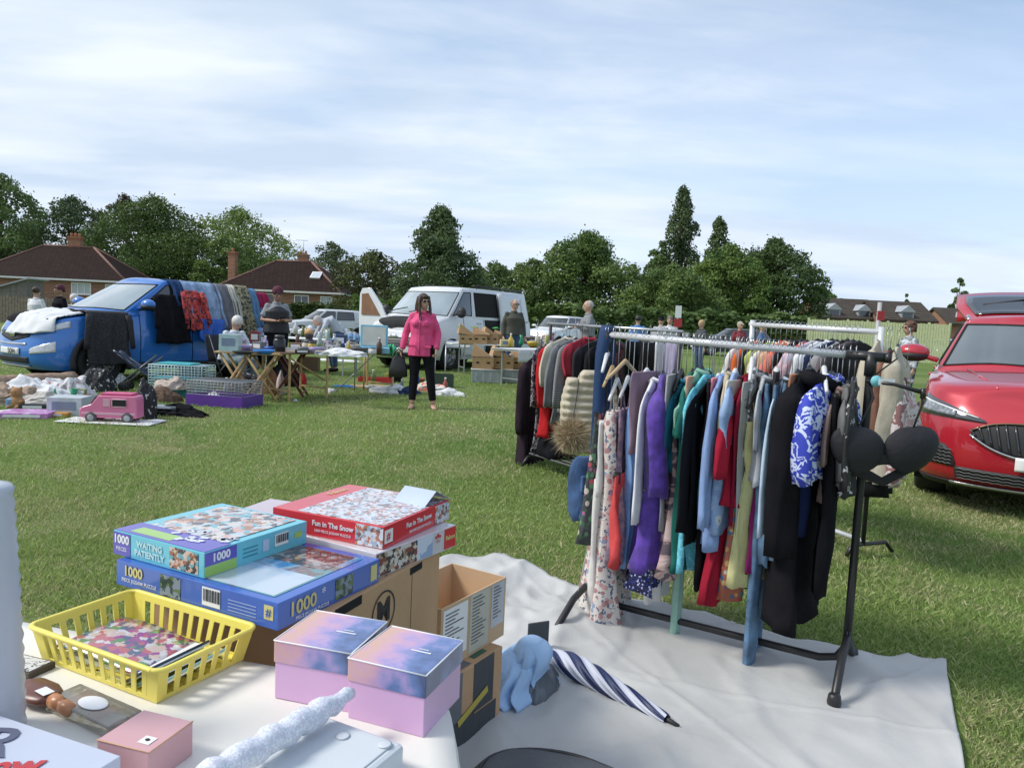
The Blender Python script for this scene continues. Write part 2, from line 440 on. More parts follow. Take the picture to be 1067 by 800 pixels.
# ------------------------------------------------------------------ grass blades
def inside(px,py,poly):
 c =np.zeros(len(px),bool); n =len(poly)
 for i in range(n):
  x1,y1 =poly[i]; x2,y2 =poly[(i + 1) % n]
  cond =((y1 > py) != (y2 > py)) & (px < (x2 - x1) *(py - y1) /(y2 - y1 + 1e-12) + x1)
  c ^= cond
 return c
def grass_blades():
 N =460000
 # denser near the viewer: uniform in log-distance mixed with uniform area
 Y =1.2*(19.0/1.2) ** (RNG.random(N) ** 0.85)
 X =(RNG.random(N) *2 - 1) *(Y *0.78 + 0.3)
 poly =[(p.x,p.y) for p in TARP_BACK] + [(G(1004,800).x + .02,G(1004,800).y),(1.5,.6),(-0.75,.9)]
 inset =inside(X,Y + 0.02,poly)
 keep =~inset & (RNG.random(N) < np.clip((19 - Y) /8,0,1))
 X,Y =X[keep],Y[keep]; N =len(X)
 def fb(x,y,s,seed):
  r =np.random.default_rng(seed); t =np.zeros_like(x)
  for k in range(6):
   a =r.random() *6.28; f =s *(0.6 + r.random() *1.6)
   t += np.sin((x *np.cos(a) + y *np.sin(a)) *f + r.random() *6.28 + 1.3*np.sin((x *np.sin(a) - y *np.cos(a)) *f *.7))
  return t /6
 dry =fb(X,Y,2.2,1) *.6 + fb(X,Y,9,2) *.4
 hgt =(0.011 + 0.016*RNG.random(N)) *(1 + 0.35*fb(X,Y,5,3)) *(1 + 0.05*np.minimum(Y,10))
 hgt *= np.where(dry > .28,.6,1.0)
 wid =0.00095*(0.7 + 0.6*RNG.random(N)) *(1 + Y *0.42)
 az =RNG.random(N) *2*PI; lean =hgt *(0.2 + 1.2*RNG.random(N)); la =RNG.random(N) *2*PI
 dx,dy =np.cos(az) *wid,np.sin(az) *wid
 lx,ly =np.cos(la) *lean,np.sin(la) *lean
 Z0 =np.zeros(N) - .002
 V =np.stack([
  np.stack([X - dx,Y - dy,Z0],1),np.stack([X + dx,Y + dy,Z0],1),
  np.stack([X + dx *.7 + lx *.45,Y + dy *.7 + ly *.45,hgt *.6],1),np.stack([X + lx,Y + ly,hgt],1)],1).reshape(-1,3)
 # also the left upper mid vertex is merged into the tip: one quad per blade
 F =np.arange(N *4).reshape(N,4)
 g1 =np.array([.23,.33,.09]); g2 =np.array([.42,.50,.18]); st =np.array([.62,.57,.33]); lush =np.array([.13,.27,.06])
 t =RNG.random(N)[:,None]
 c =g1 *(1 - t) + g2 *t
 ls =np.clip(fb(X,Y,1.1,5) *2.2 + .2,0,1)[:,None]
 c =c *(1 - ls *.5) + lush *ls *.5; dd =np.clip(dry *2.4 - .1,0,.8)[:,None]; c =c *(1 - dd) + np.array([.46,.44,.22]) *dd
 sp_ =(RNG.random(N) < np.clip(.16 + dry *.6,.05,.6))[:,None]
 c =np.where(sp_,st *(0.6 + .5*RNG.random(N)[:,None]),c)
 T =np.repeat(c,4,0)
 o =np_mesh('grass',V,F,T,attr_mat('grass_blade',.55,.35,trans=.35))
 tag(o,'short mown field grass with straw coloured dry blades','grass',kind='stuff')
grass_blades()
# ------------------------------------------------------------------ trees
LEAFM =attr_mat('leaves',.55,.3,trans=.28)
BARK =pm('bark',(.09,.07,.05),rough=.9,var=.3,scale=9,bump=.6,bscale=20)
def tree(name,label,x,y,H,W,c1,c2,shape='round',base=0.12,n=9000,leaf=.24,K=46,seed=1,D=None,group='trees behind the field',gap=0.0,z0=0.0,dense=1.0):
 r =np.random.default_rng(seed); n =int(n *1.6); leaf *= .8
 t =thing(name,label,'tree',(x,y,z0),0,group)
 D =D or W
 hb =H *base
 def prof(h):
  if shape == 'maple': return max(.16,min(1,(h + .35) *1.6) *(1 - h ** 1.7) ** .75)
  if shape == 'round': return math.sin(PI *min(1,(h *.86 + .16)) ) ** .55
  if shape == 'poplar': return (math.sin(PI *(h *.93 + .05)) ** .6) *(1.0 - .45*h)
  if shape == 'cone': return max(.1,(1 - h) ** .75) *(0.55 + .45*min(1,h *6))
  if shape == 'bank': return (1 - h ** 3.0) ** .5*.98 + .02
  return 1.0
 cs =[]
 for k in range(K):
  h =(k + r.random()) /K; h =h ** (.9 if shape != 'bank' else .7)
  a =k *2.399 + r.random(); q =math.sqrt(r.random()) *.80 + .06
  R =prof(h)
  rx =W /2*R; ry =D /2*R
  cr =W *(0.105 + .07*r.random()) *(0.55 + .45*R) *(1.15 if shape in ('poplar',) else 1)
  cx =math.cos(a) *max(0,rx - cr *.7) *q; cy =math.sin(a) *max(0,ry - cr *.7) *q
  if q > .5:
   cx =math.cos(a) *max(0,rx - cr *.55); cy =math.sin(a) *max(0,ry - cr *.55)
   cx *= 1 + (r.random() - .5) *.22; cy *= 1 + (r.random() - .5) *.22
  cz =hb + (H - hb - cr *.8) *h + cr *.3
  cs.append((cx,cy,cz,cr,r.random()))
 cs =np.array(cs)
 wgt =cs[:,3] ** 2; idx =r.choice(K,size=n,p=wgt /wgt.sum())
 d =r.normal(size=(n,3)); d /= np.linalg.norm(d,axis=1)[:,None]
 low =d[:,2] < -.45; d[low,2] *= -.6
 rr =cs[idx,3] *(0.55 + .55*r.random(n) ** .6) *(1 + .18*np.sin(d[:,0] *5 + idx) *np.sin(d[:,2] *6 + idx *2))
 P =cs[idx,:3] + d *rr[:,None] *np.array([1,1,.85 if shape != 'poplar' else 1.6])
 stray =r.random(n) < .05
 P[stray] += r.normal(size=(stray.sum(),3)) *W *.035
 P[:,2] =np.clip(P[:,2],.1,None)
 nn =d + r.normal(size=(n,3)) *.8; nn /= np.linalg.norm(nn,axis=1)[:,None]
 ref =np.where(np.abs(nn[:,2:3]) < .9,np.array([[0,0,1.0]]),np.array([[1.0,0,0]]))
 a =np.cross(nn,ref); a /= np.linalg.norm(a,axis=1)[:,None]; b =np.cross(nn,a)
 th =r.random(n) *2*PI
 u =a *np.cos(th)[:,None] + b *np.sin(th)[:,None]; v =np.cross(nn,u)
 s =(leaf *(.55 + .75*r.random(n)))[:,None]
 V =np.stack([P - u *s *.6,P - v *s *.36 + u *s *.05,P + u *s *.65,P + v *s *.36 + u *s *.05],1).reshape(-1,3)
 F =np.arange(n *4).reshape(n,4)
 tt =np.clip(.35*r.random(n) + .65*cs[idx,4],0,1)[:,None]
 c =np.array(c1) *(1 - tt) + np.array(c2) *tt
 c *= (0.8 + .4*r.random(n))[:,None]
 np_mesh('crown',V,F,np.repeat(c,4,0),LEAFM,t)
 mb =MB()
 tr =max(.12,H *.022)
 top =H *(.8 if shape != 'bank' else .5)
 mb.tube([(0,0,0),(.03*H *(r.random() - .5),0,top *.4),(.05*H *(r.random() - .5),0,top)],[tr *1.25,tr *.8,tr *.15],8)
 for k in range(0,K,2):
  cx,cy,cz,crr,_ =cs[k]
  z1 =min(top *.8,max(hb *.7,cz - math.hypot(cx,cy) *.8))
  mb.tube([(0,0,z1),(cx *.5,cy *.5,(z1 + cz) /2 + .05*H),(cx,cy,cz)],[tr *.38,tr *.25,tr *.07],5)
 mb.build('trunk',BARK,t)
 return t
GR =lambda a,b: (a,b)
DK1,DK2 =(.07,.12,.038),(.17,.245,.08)
MD1,MD2 =(.075,.13,.035),(.19,.27,.07)
LT1,LT2 =(.10,.165,.04),(.25,.33,.09)
BR1,BR2 =(.06,.06,.025),(.14,.14,.05)
def tr_px(name,label,x0,x1,ytop,Y,ybase=None,**k):
 xc =(x0 + x1) /2
 yh =335.5 + (xc - 533) *.0454
 top =A(xc,ytop,Y); W =abs(A(x1,ytop,Y).x - A(x0,ytop,Y).x) *1.1
 return tree(name,label,top.x,Y,top.z,W,D=k.pop('D',W),**k)
tr_px('oak_tree','dark open tree at the left edge of the picture behind the brick house',-40,42,180,100,c1=DK1,c2=DK2,n=9500,leaf=.42,K=52,seed=3)
tr_px('broadleaf_tree','bluish dark tree between the left edge tree and the bushy green tree',26,122,205,112,c1=DK1,c2=(.07,.10,.05),n=13000,leaf=.42,K=50,seed=4,base=.05)
tr_px('copper_beech','reddish brown topped dark tree rising behind the bushy green tree',92,168,204,122,c1=(.05,.03,.025),c2=(.08,.07,.035),n=8000,leaf=.45,K=34,seed=5)
tr_px('broadleaf_tree','big bushy mid green tree above the roof of the left brick house',98,222,205,102,c1=MD1,c2=(.10,.15,.035),n=19000,leaf=.38,K=70,seed=6,base=.03)
tr_px('broadleaf_tree','light green tree sloping down to the right behind the blue car',190,308,218,108,c1=LT1,c2=LT2,n=16000,leaf=.38,K=60,seed=8,base=.03)
tr_px('broadleaf_tree','low dark tree left of the second brick house chimney',205,262,246,98,c1=DK1,c2=MD2,n=7000,leaf=.36,K=30,seed=9,base=.02)
tr_px('broadleaf_tree','pale thin tree behind the chimney of the second brick house',312,378,252,118,c1=(.07,.10,.045),c2=(.14,.18,.08),n=6000,leaf=.42,K=34,seed=10,base=.05)
tr_px('broadleaf_tree','brownish green tree between the second house and the tall maple',350,432,262,72,c1=BR1,c2=(.11,.14,.04),n=9500,leaf=.28,K=46,seed=12,base=.02)
tr_px('maple_tree','tall dark maple with a ragged crown right behind the white van',412,508,216,56,c1=(.05,.09,.035),c2=(.14,.195,.075),n=17000,leaf=.25,K=85,seed=13,base=.05,shape='maple')
tr_px('broadleaf_tree','low dark green tree filling the gap right of the maple',474,556,274,64,c1=DK1,c2=DK2,n=9000,leaf=.26,K=40,seed=14,base=.01)
tr_px('broadleaf_tree','small pointed tree above the back end of the white van',520,592,270,62,c1=DK1,c2=MD2,n=8000,leaf=.26,K=34,seed=15,base=.01)
tr_px('broadleaf_tree','big round dark green tree behind the grey haired standing man',558,668,243,60,c1=(.06,.11,.03),c2=(.16,.235,.06),n=22000,leaf=.26,K=75,seed=16,base=.02)
tr_px('broadleaf_tree','bushy dark shrub like tree below the left foot of the tall poplar',655,715,280,66,c1=DK1,c2=DK2,n=9000,leaf=.26,K=34,seed=17,base=.01)
tr_px('broadleaf_tree','low wide mid green tree in front of the tall poplar',655,750,277,55,c1=MD1,c2=MD2,n=17000,leaf=.24,K=60,seed=18,base=.01)
tr_px('poplar_tree','tallest narrow poplar with two close spires',689,736,197,84,c1=(.06,.10,.04),c2=(.15,.20,.085),n=9500,leaf=.32,K=46,seed=19,base=.08,shape='poplar',group='poplars')
tr_px('poplar_tree','second shorter poplar spire right of the tallest one',729,771,230,80,c1=(.06,.10,.04),c2=(.15,.205,.08),n=7000,leaf=.32,K=34,seed=20,base=.08,shape='poplar',group='poplars')
tr_px('broadleaf_tree','small leaning tree at the left foot of the tallest poplar',668,712,252,82,c1=DK1,c2=DK2,n=5000,leaf=.32,K=26,seed=21,base=.05)
tr_px('broadleaf_tree','bright green topped tree below the shorter poplar',718,806,256,62,c1=(.06,.12,.028),c2=(.19,.27,.06),n=18000,leaf=.26,K=62,seed=22,base=.01)
tr_px('broadleaf_tree','large dark tree at the right end of the dense tree group',762,856,249,66,c1=DK1,c2=(.085,.13,.035),n=19000,leaf=.28,K=70,seed=23,base=.01)
tr_px('broadleaf_tree','distant low tree between the dense group and the dormer houses',842,886,303,130,c1=DK1,c2=MD2,n=3000,leaf=.5,K=18,seed=24)
tr_px('poplar_tree','tiny far tree standing above the ridge of the right hand dormer house',940,952,305,135,c1=DK1,c2=DK2,n=900,leaf=.5,K=10,seed=25,shape='poplar',group='poplars')
tr_px('poplar_tree','far dark tree above the open tailgate of the red car',988,1014,288,120,c1=DK1,c2=DK2,n=2600,leaf=.5,K=18,seed=26,shape='maple',base=.0,group='poplars')
def hedge(name,label,x0,x1,ytop,Y,c1,c2,seed,n=8000,depth=2.0):
 r =np.random.default_rng(seed)
 a =A(x0,ytop,Y); b =A(x1,ytop,Y); H =max(a.z,b.z); L =b.x - a.x
 t =thing(name,label,'hedge',((a.x + b.x) /2,Y,0))
 X =(r.random(n) - .5) *L; Yy =(r.random(n) - .5) *depth;
 top =H *(0.9 + .06*np.sin(X *1.3 + seed) + .05*np.sin(X *3.7))
 on =r.random(n); Z =np.where(on < .35,top,r.random(n) *top); Yy =np.where(on >= .35,-depth /2 + .25*r.random(n),Yy)
 P =np.stack([X,Yy,Z],1) + r.normal(size=(n,3)) *.08
 nn =r.normal(size=(n,3)); nn /= np.linalg.norm(nn,axis=1)[:,None]
 u =np.cross(nn,[0,0,1.]); u /= np.linalg.norm(u,axis=1)[:,None] + 1e-9; v =np.cross(nn,u)
 s =(.2*(.6 + .8*r.random(n)))[:,None]
 V =np.stack([P - u *s,P - v *s *.6,P + u *s,P + v *s *.6],1).reshape(-1,3)
 tt =r.random(n)[:,None]; c =np.array(c1) *(1 - tt) + np.array(c2) *tt
 np_mesh('foliage',V,np.arange(n *4).reshape(n,4),np.repeat(c,4,0),LEAFM,t)
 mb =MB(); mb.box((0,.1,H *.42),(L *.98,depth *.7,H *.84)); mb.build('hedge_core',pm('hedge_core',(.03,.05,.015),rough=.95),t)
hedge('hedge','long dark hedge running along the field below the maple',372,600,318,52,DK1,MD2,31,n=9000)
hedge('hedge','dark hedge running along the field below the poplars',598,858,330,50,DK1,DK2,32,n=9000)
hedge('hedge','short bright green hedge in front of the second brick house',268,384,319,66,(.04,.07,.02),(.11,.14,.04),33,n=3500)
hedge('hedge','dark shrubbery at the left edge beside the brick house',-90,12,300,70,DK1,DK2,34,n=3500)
# ------------------------------------------------------------------ houses
BRICK =grid_mat('red_brick',(.30,.115,.06),(.3,.26,.21),.45,.15,.02,var=(.22,.085,.05))
TILE =grid_mat('roof_tile',(.026,.015,.013),(.010,.007,.006),.5,.26,.025,var=(.036,.02,.017),rough=.75)
TILE2 =grid_mat('grey_roof_tile',(.075,.062,.052),(.03,.027,.024),.5,.32,.03,var=(.095,.08,.065))
WHITE =pm('white_paint',(.78,.78,.76),rough=.4,var=.05)
GLASS =pm('window_glass',(.05,.06,.07),rough=.08,var=.1,spec=.8)
CURT =pm('net_curtain',(.45,.47,.48),rough=.5)
LEAD =pm('lead_flashing',(.35,.37,.4),rough=.5)
RIDGE =pm('ridge_tile',(.19,.10,.075),rough=.8,var=.25)
def window(parent,c,w_,h_,rz=0.0,mull=2,pane=None):
 M =Matrix.Translation(c) @ Matrix.Rotation(rz,4,'Z')
 f =MB()
 for sx in (-1,1): f.box((sx *(w_ /2 - .04),0,0),(.09,.12,h_),M=M)
 for sz in (-1,1): f.box((0,0,sz *(h_ /2 - .04)),(w_ - .18,.12,.09),M=M)
 for k in range(1,mull): f.box((-w_ /2 + w_ *k /mull,0,0),(.06,.11,h_ - .18),M=M)
 f.box((0,-.08,-h_ /2 - .05),(w_ + .2,.2,.07),M=M)
 fo =f.build('window',WHITE,parent)
 g =MB(); g.box((0,.03,0),(w_ - .1,.03,h_ - .1),M=M); g.build('pane',pane or GLASS,fo)
 return fo
def chimney(parent,c,w_,d_,h_,pots=2,body=True,rz=0.0):
 m =MB(); M =Matrix.Translation(c) @ Matrix.Rotation(rz,4,'Z')
 m.box((0,0,h_ /2),(w_,d_,h_),M=M); m.box((0,0,h_ + .06),(w_ + .18,d_ + .18,.16),M=M); m.box((0,0,h_ - .14),(w_ + .1,d_ + .1,.1),M=M)
 o =m.build('chimney',grid_mat('chimney_brick',(.34,.13,.06),(.34,.28,.22),.45,.15,.02,var=(.25,.09,.05)),parent)
 for k in range(pots):
  p =MB(); p.lathe([(.15,0),(.13,.3),(.15,.38),(.12,.4)],10,c=(-w_ /2 + w_ *(k + .5) /pots,0,h_ + .14),M=M)
  p.build('chimney_pot',pm('terracotta',(.42,.18,.1),rough=.8),o)
 l =MB(); l.box((0,0,0),(w_ + .3,d_ + .3,.5),M=M @ Matrix.Translation((0,0,.12))); l.build('flashing',LEAD,o)
 return o
def hip_house(label,cx,cy,W,D,eave,ridge,rz,chims,wins,hip=None,skylight=None):
 t =thing('brick_house',label,'house',(cx,cy,0),rz)
 m =MB(); m.box((0,0,eave /2),(W,D,eave)); m.build('wall',BRICK,t)
 e =.45; hx =hip if hip is not None else D /2
 a,b =W /2 + e,D /2 + e; r =W /2 - hx
 rm =MB()
 V =[(-a,-b,eave - .05),(a,-b,eave - .05),(a,b,eave - .05),(-a,b,eave - .05),(-r,0,ridge),(r,0,ridge)]
 rm.add(V,[(0,1,5,4),(1,2,5),(2,3,4,5),(3,0,4),(3,2,1,0)])
 ro =rm.build('roof',TILE,t)
 rg =MB()
 for p,q in ((4,5),(0,4),(1,5),(2,5),(3,4)): rg.tube([V[p],V[q]],.13,6)
 rg.build('ridge_tiles',RIDGE,ro)
 gm =MB(); gm.box((0,-b - .02,eave - .12),(2*a,.12,.2)); gm.box((-a - .02,0,eave - .12),(.12,2*b,.2)); gm.box((a + .02,0,eave - .12),(.12,2*b,.2))
 gm.build('gutter',pm('gutter_white',(.6,.6,.57),rough=.5),t)
 for c in chims: chimney(ro,c[:3],c[3],c[4],c[5],c[6])
 for (x,z,ww,hh,mu) in wins: window(t,(x,-D /2 - .02,z),ww,hh,0,mu,CURT if int(x *7) % 2 else GLASS)
 if skylight:
  x,s,ww =skylight
  n =Vector((0,-(ridge - eave),b)).normalized()
  c =Vector((x,-b *(1 - s),eave + (ridge - eave) *s))
  sk =MB(); up =Vector((0,b,ridge - eave)).normalized()
  M =face_M(c,(1,0,0),up); sk.box((0,0,.08),(ww,ww *1.1,.16),M=M); so =sk.build('skylight',WHITE,ro)
  g =MB(); g.box((0,0,.17),(ww *.75,ww *.8,.03),M=M); g.build('pane',pm('skylight_glass',(.5,.55,.6),rough=.1),so)
 return t
def aerial(parent,x,y,z,h=1.6):
 m =MB(); m.tube([(x,y,z),(x,y,z + h)],.03,5); m.tube([(x - .7,y,z + h),(x + .5,y,z + h)],.02,4)
 for k in range(6): m.tube([(x - .6 + k *.2,y - .25,z + h),(x - .6 + k *.2,y + .25,z + h)],.012,4)
 m.build('aerial',pm('aerial_metal',(.3,.3,.32),rough=.4,metal=.8),parent)
pL =A(70,256,85); eL =A(70,290,80.5)
h1 =hip_house('long brick house with hipped dark tile roof behind the blue car',A(72,290,86).x,86,16.4,8.6,eL.z,pL.z,rad(3),[(0.6,.3,pL.z - .9,1.4,.8,1.9,3)],
 [(-6.6,eL.z - 1.0,2.2,1.25,3),(-1.6,eL.z - 1.0,2.0,1.2,3),(3.6,eL.z - 1.0,2.1,1.25,3),(6.8,eL.z - 1.0,1.2,1.2,2)],hip=5.4)
pR =A(300,272,84); eR =A(305,303,79.5)
h2 =hip_house('brick house with hipped roof and skylight behind the woman in the burgundy hat',A(306,300,84).x,84,13.2,9.0,eR.z,pR.z,rad(-4),[(-1.0 + 1.9,.4,pR.z - 1.0,1.1,.8,1.7,2)],
 [(-1.2,eR.z - 1.0,1.9,1.2,2),(2.6,eR.z - 1.0,1.6,1.15,2),(-5,eR.z - 1,1.4,1.1,2),(5.3,eR.z - 1,1.3,1.1,2)],hip=4.6,skylight=(3.4,.52,1.1))
aerial(h2,.9,.4,pR.z + .9,1.5)
# the side chimney of the second house is a stack on its far wing
cs =A(240,263,83)
chimney(h2,(cs.x - A(306,300,84).x,-.6,0),.8,.8,cs.z,1)
def dormer_house(label,x0,x1,yr,ye,Y,nd,gable=False,ch=False):
 a =A(x0,yr,Y); b =A(x1,yr,Y); W =b.x - a.x; eave =A((x0 + x1) /2,ye,Y - 4).z; ridge =(a.z + b.z) /2
 t =thing('dormer_house',label,'house',((a.x + b.x) /2,Y,0))
 m =MB(); m.box((0,0,eave /2),(W,8,eave)); m.prism([(-4,eave),(4,eave),(0,ridge - .15)],-W /2 + .02,W /2 - .02,M=Matrix(((0,0,1,0),(1,0,0,0),(0,1,0,0),(0,0,0,1))))
 m.build('wall',BRICK,t)
 r =MB(); e =.3
 r.prism([(-4.4,eave - .1),(-4.4,eave + .15),(0,ridge + .15),(4.4,eave + .15),(4.4,eave - .1),(0,ridge - .1)],-W /2 - e,W /2 + e,M=Matrix(((0,0,1,0),(1,0,0,0),(0,1,0,0),(0,0,0,1))))
 ro =r.build('roof',TILE2,t)
 for k in range(nd):
  x =-W /2 + W *(k + .5) /nd; zz =eave + .15
  d =MB(); d.box((x,-3.1,zz + .45),(1.5,1.6,1.0))
  d.prism([(x - .95,zz + .95),(x + .95,zz + .95),(x,zz + 1.75)],-1.6,4.05,M=Matrix(((1,0,0,0),(0,0,-1,0),(0,1,0,0),(0,0,0,1))))
  do =d.build('dormer',pm('dormer_white',(.34,.36,.38),rough=.5),ro)
  g =MB(); g.box((x,-3.93,zz + .5),(1.1,.05,.75)); g.build('pane',GLASS,do)
 if ch: chimney(ro,(W *.36,0,ridge - .3),.9,.7,1.0,2)
 return t
dormer_house('grey roofed house with two dormers right behind the green fence',842,902,312,332,96,2)
dormer_house('grey roofed house with one dormer left of the red car',903,957,315,334,94,1)
dormer_house('far gabled house just left of the open red tailgate',974,1010,322,338,110,1)
# ------------------------------------------------------------------ fences
def slat_fence(label,p,q,h,mat,n_post,name='garden_fence',gapf=.12,pw=.16):
 p =Vector(p); q =Vector(q); L =(q - p).length; a =math.atan2(q.y - p.y,q.x - p.x)
 t =thing(name,label,'fence',p,a)
 n =max(2,int(L /pw)); m =MB()
 for k in range(n):
  m.box((L *(k + .5) /n,0,h /2 + random.uniform(-.02,.02)),(L /n *(1 - gapf),.025,h))
 m.box((L /2,.04,h *.25),(L,.05,.09)); m.box((L /2,.04,h *.8),(L,.05,.09))
 m.build('fence_panel',mat,t)
 for k in range(n_post + 1):
  o =MB(); o.box((L *k /n_post,.08,h /2 + .04),(.11,.11,h + .08)); o.build('fence_post',mat,t)
slat_fence('pale green slatted metal fence below the dormer houses',(A(842,345,44).x,44,0),(A(990,345,42).x,42,0),A(900,335,44).z,pm('green_fence',(.50,.54,.30),rough=.7,var=.1),7,gapf=.12,pw=.14)
slat_fence('weathered brown garden fence at the left edge behind the blue car',(A(-60,320,40).x,40,0),(A(75,320,40).x,40,0),A(20,309,40).z,pm('fence_wood',(.20,.16,.12),rough=.9,var=.3),4)
def shed():
 c =A(19,300,46); t =thing('garden_shed','small grey garden shed with a sloping roof at the left edge','shed',(c.x,46,0),.1)
 h0 =A(5,303,46).z; h1_ =A(33,292,46).z
 m =MB(); m.add([(-1.1,-1,0),(1.0,-1,0),(1.0,-1,h1_),(-1.1,-1,h0),(-1.1,1,0),(1,1,0),(1,1,h1_),(-1.1,1,h0)],[(0,1,2,3),(4,5,6,7),(0,3,7,4),(1,2,6,5),(0,1,5,4)])
 m.build('wall',pm('shed_wood',(.17,.15,.13),rough=.9,var=.25),t)
 r =MB(); r.add([(-1.3,-1.2,h0 + .01),(1.2,-1.2,h1_ + .12),(1.2,1.2,h1_ + .12),(-1.3,1.2,h0 + .01)],[(0,1,2,3)]); r.build('roof',pm('felt_roof',(.35,.36,.38),rough=.8),t,solid=.08)
shed()
# ================================================================== vehicles
def _cr(p0,p1,p2,p3,t):
 return 0.5*((2*p1) + (p2 - p0) *t + (2*p0 - 5*p1 + 4*p2 - p3) *t *t + (3*p1 - p0 - 3*p2 + p3) *t ** 3)
TYRE =pm('tyre_rubber',(.018,.018,.018),rough=.85,var=.1)
RIM =pm('rim_alloy',(.42,.43,.44),rough=.35,metal=.8)
RIMD =pm('rim_dark',(.06,.06,.065),rough=.4,metal=.5)
BLACKP =pm('black_plastic',(.018,.018,.02),rough=.6,var=.1)
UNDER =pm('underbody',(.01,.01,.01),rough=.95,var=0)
WGLASS =pm('sky_toned_windscreen',(.30,.36,.38),rough=.05,var=.25,scale=1.2,spec=1.0,coat=1.0)  # pale base colour stands in for sky reflected in the windscreen
CGLASS =pm('car_glass',(.022,.028,.03),rough=.03,var=0,spec=1.0,coat=.6)
LAMP =pm('lamp_glass',(.55,.57,.6),rough=.08,var=.2,scale=25,spec=1,coat=1)
LAMPD =pm('lamp_dark',(.05,.055,.06),rough=.1,var=.2,spec=.8,coat=1)
CHROME =pm('chrome',(.65,.66,.67),rough=.12,metal=1.0,var=0)
SEAM =pm('seam_black',(.006,.006,.006),rough=.8,var=0)
PLATE_W =pm('plate_white',(.78,.79,.78),rough=.4,var=.03)
BLK =pm('ink_black',(.012,.012,.014),rough=.6,var=0)
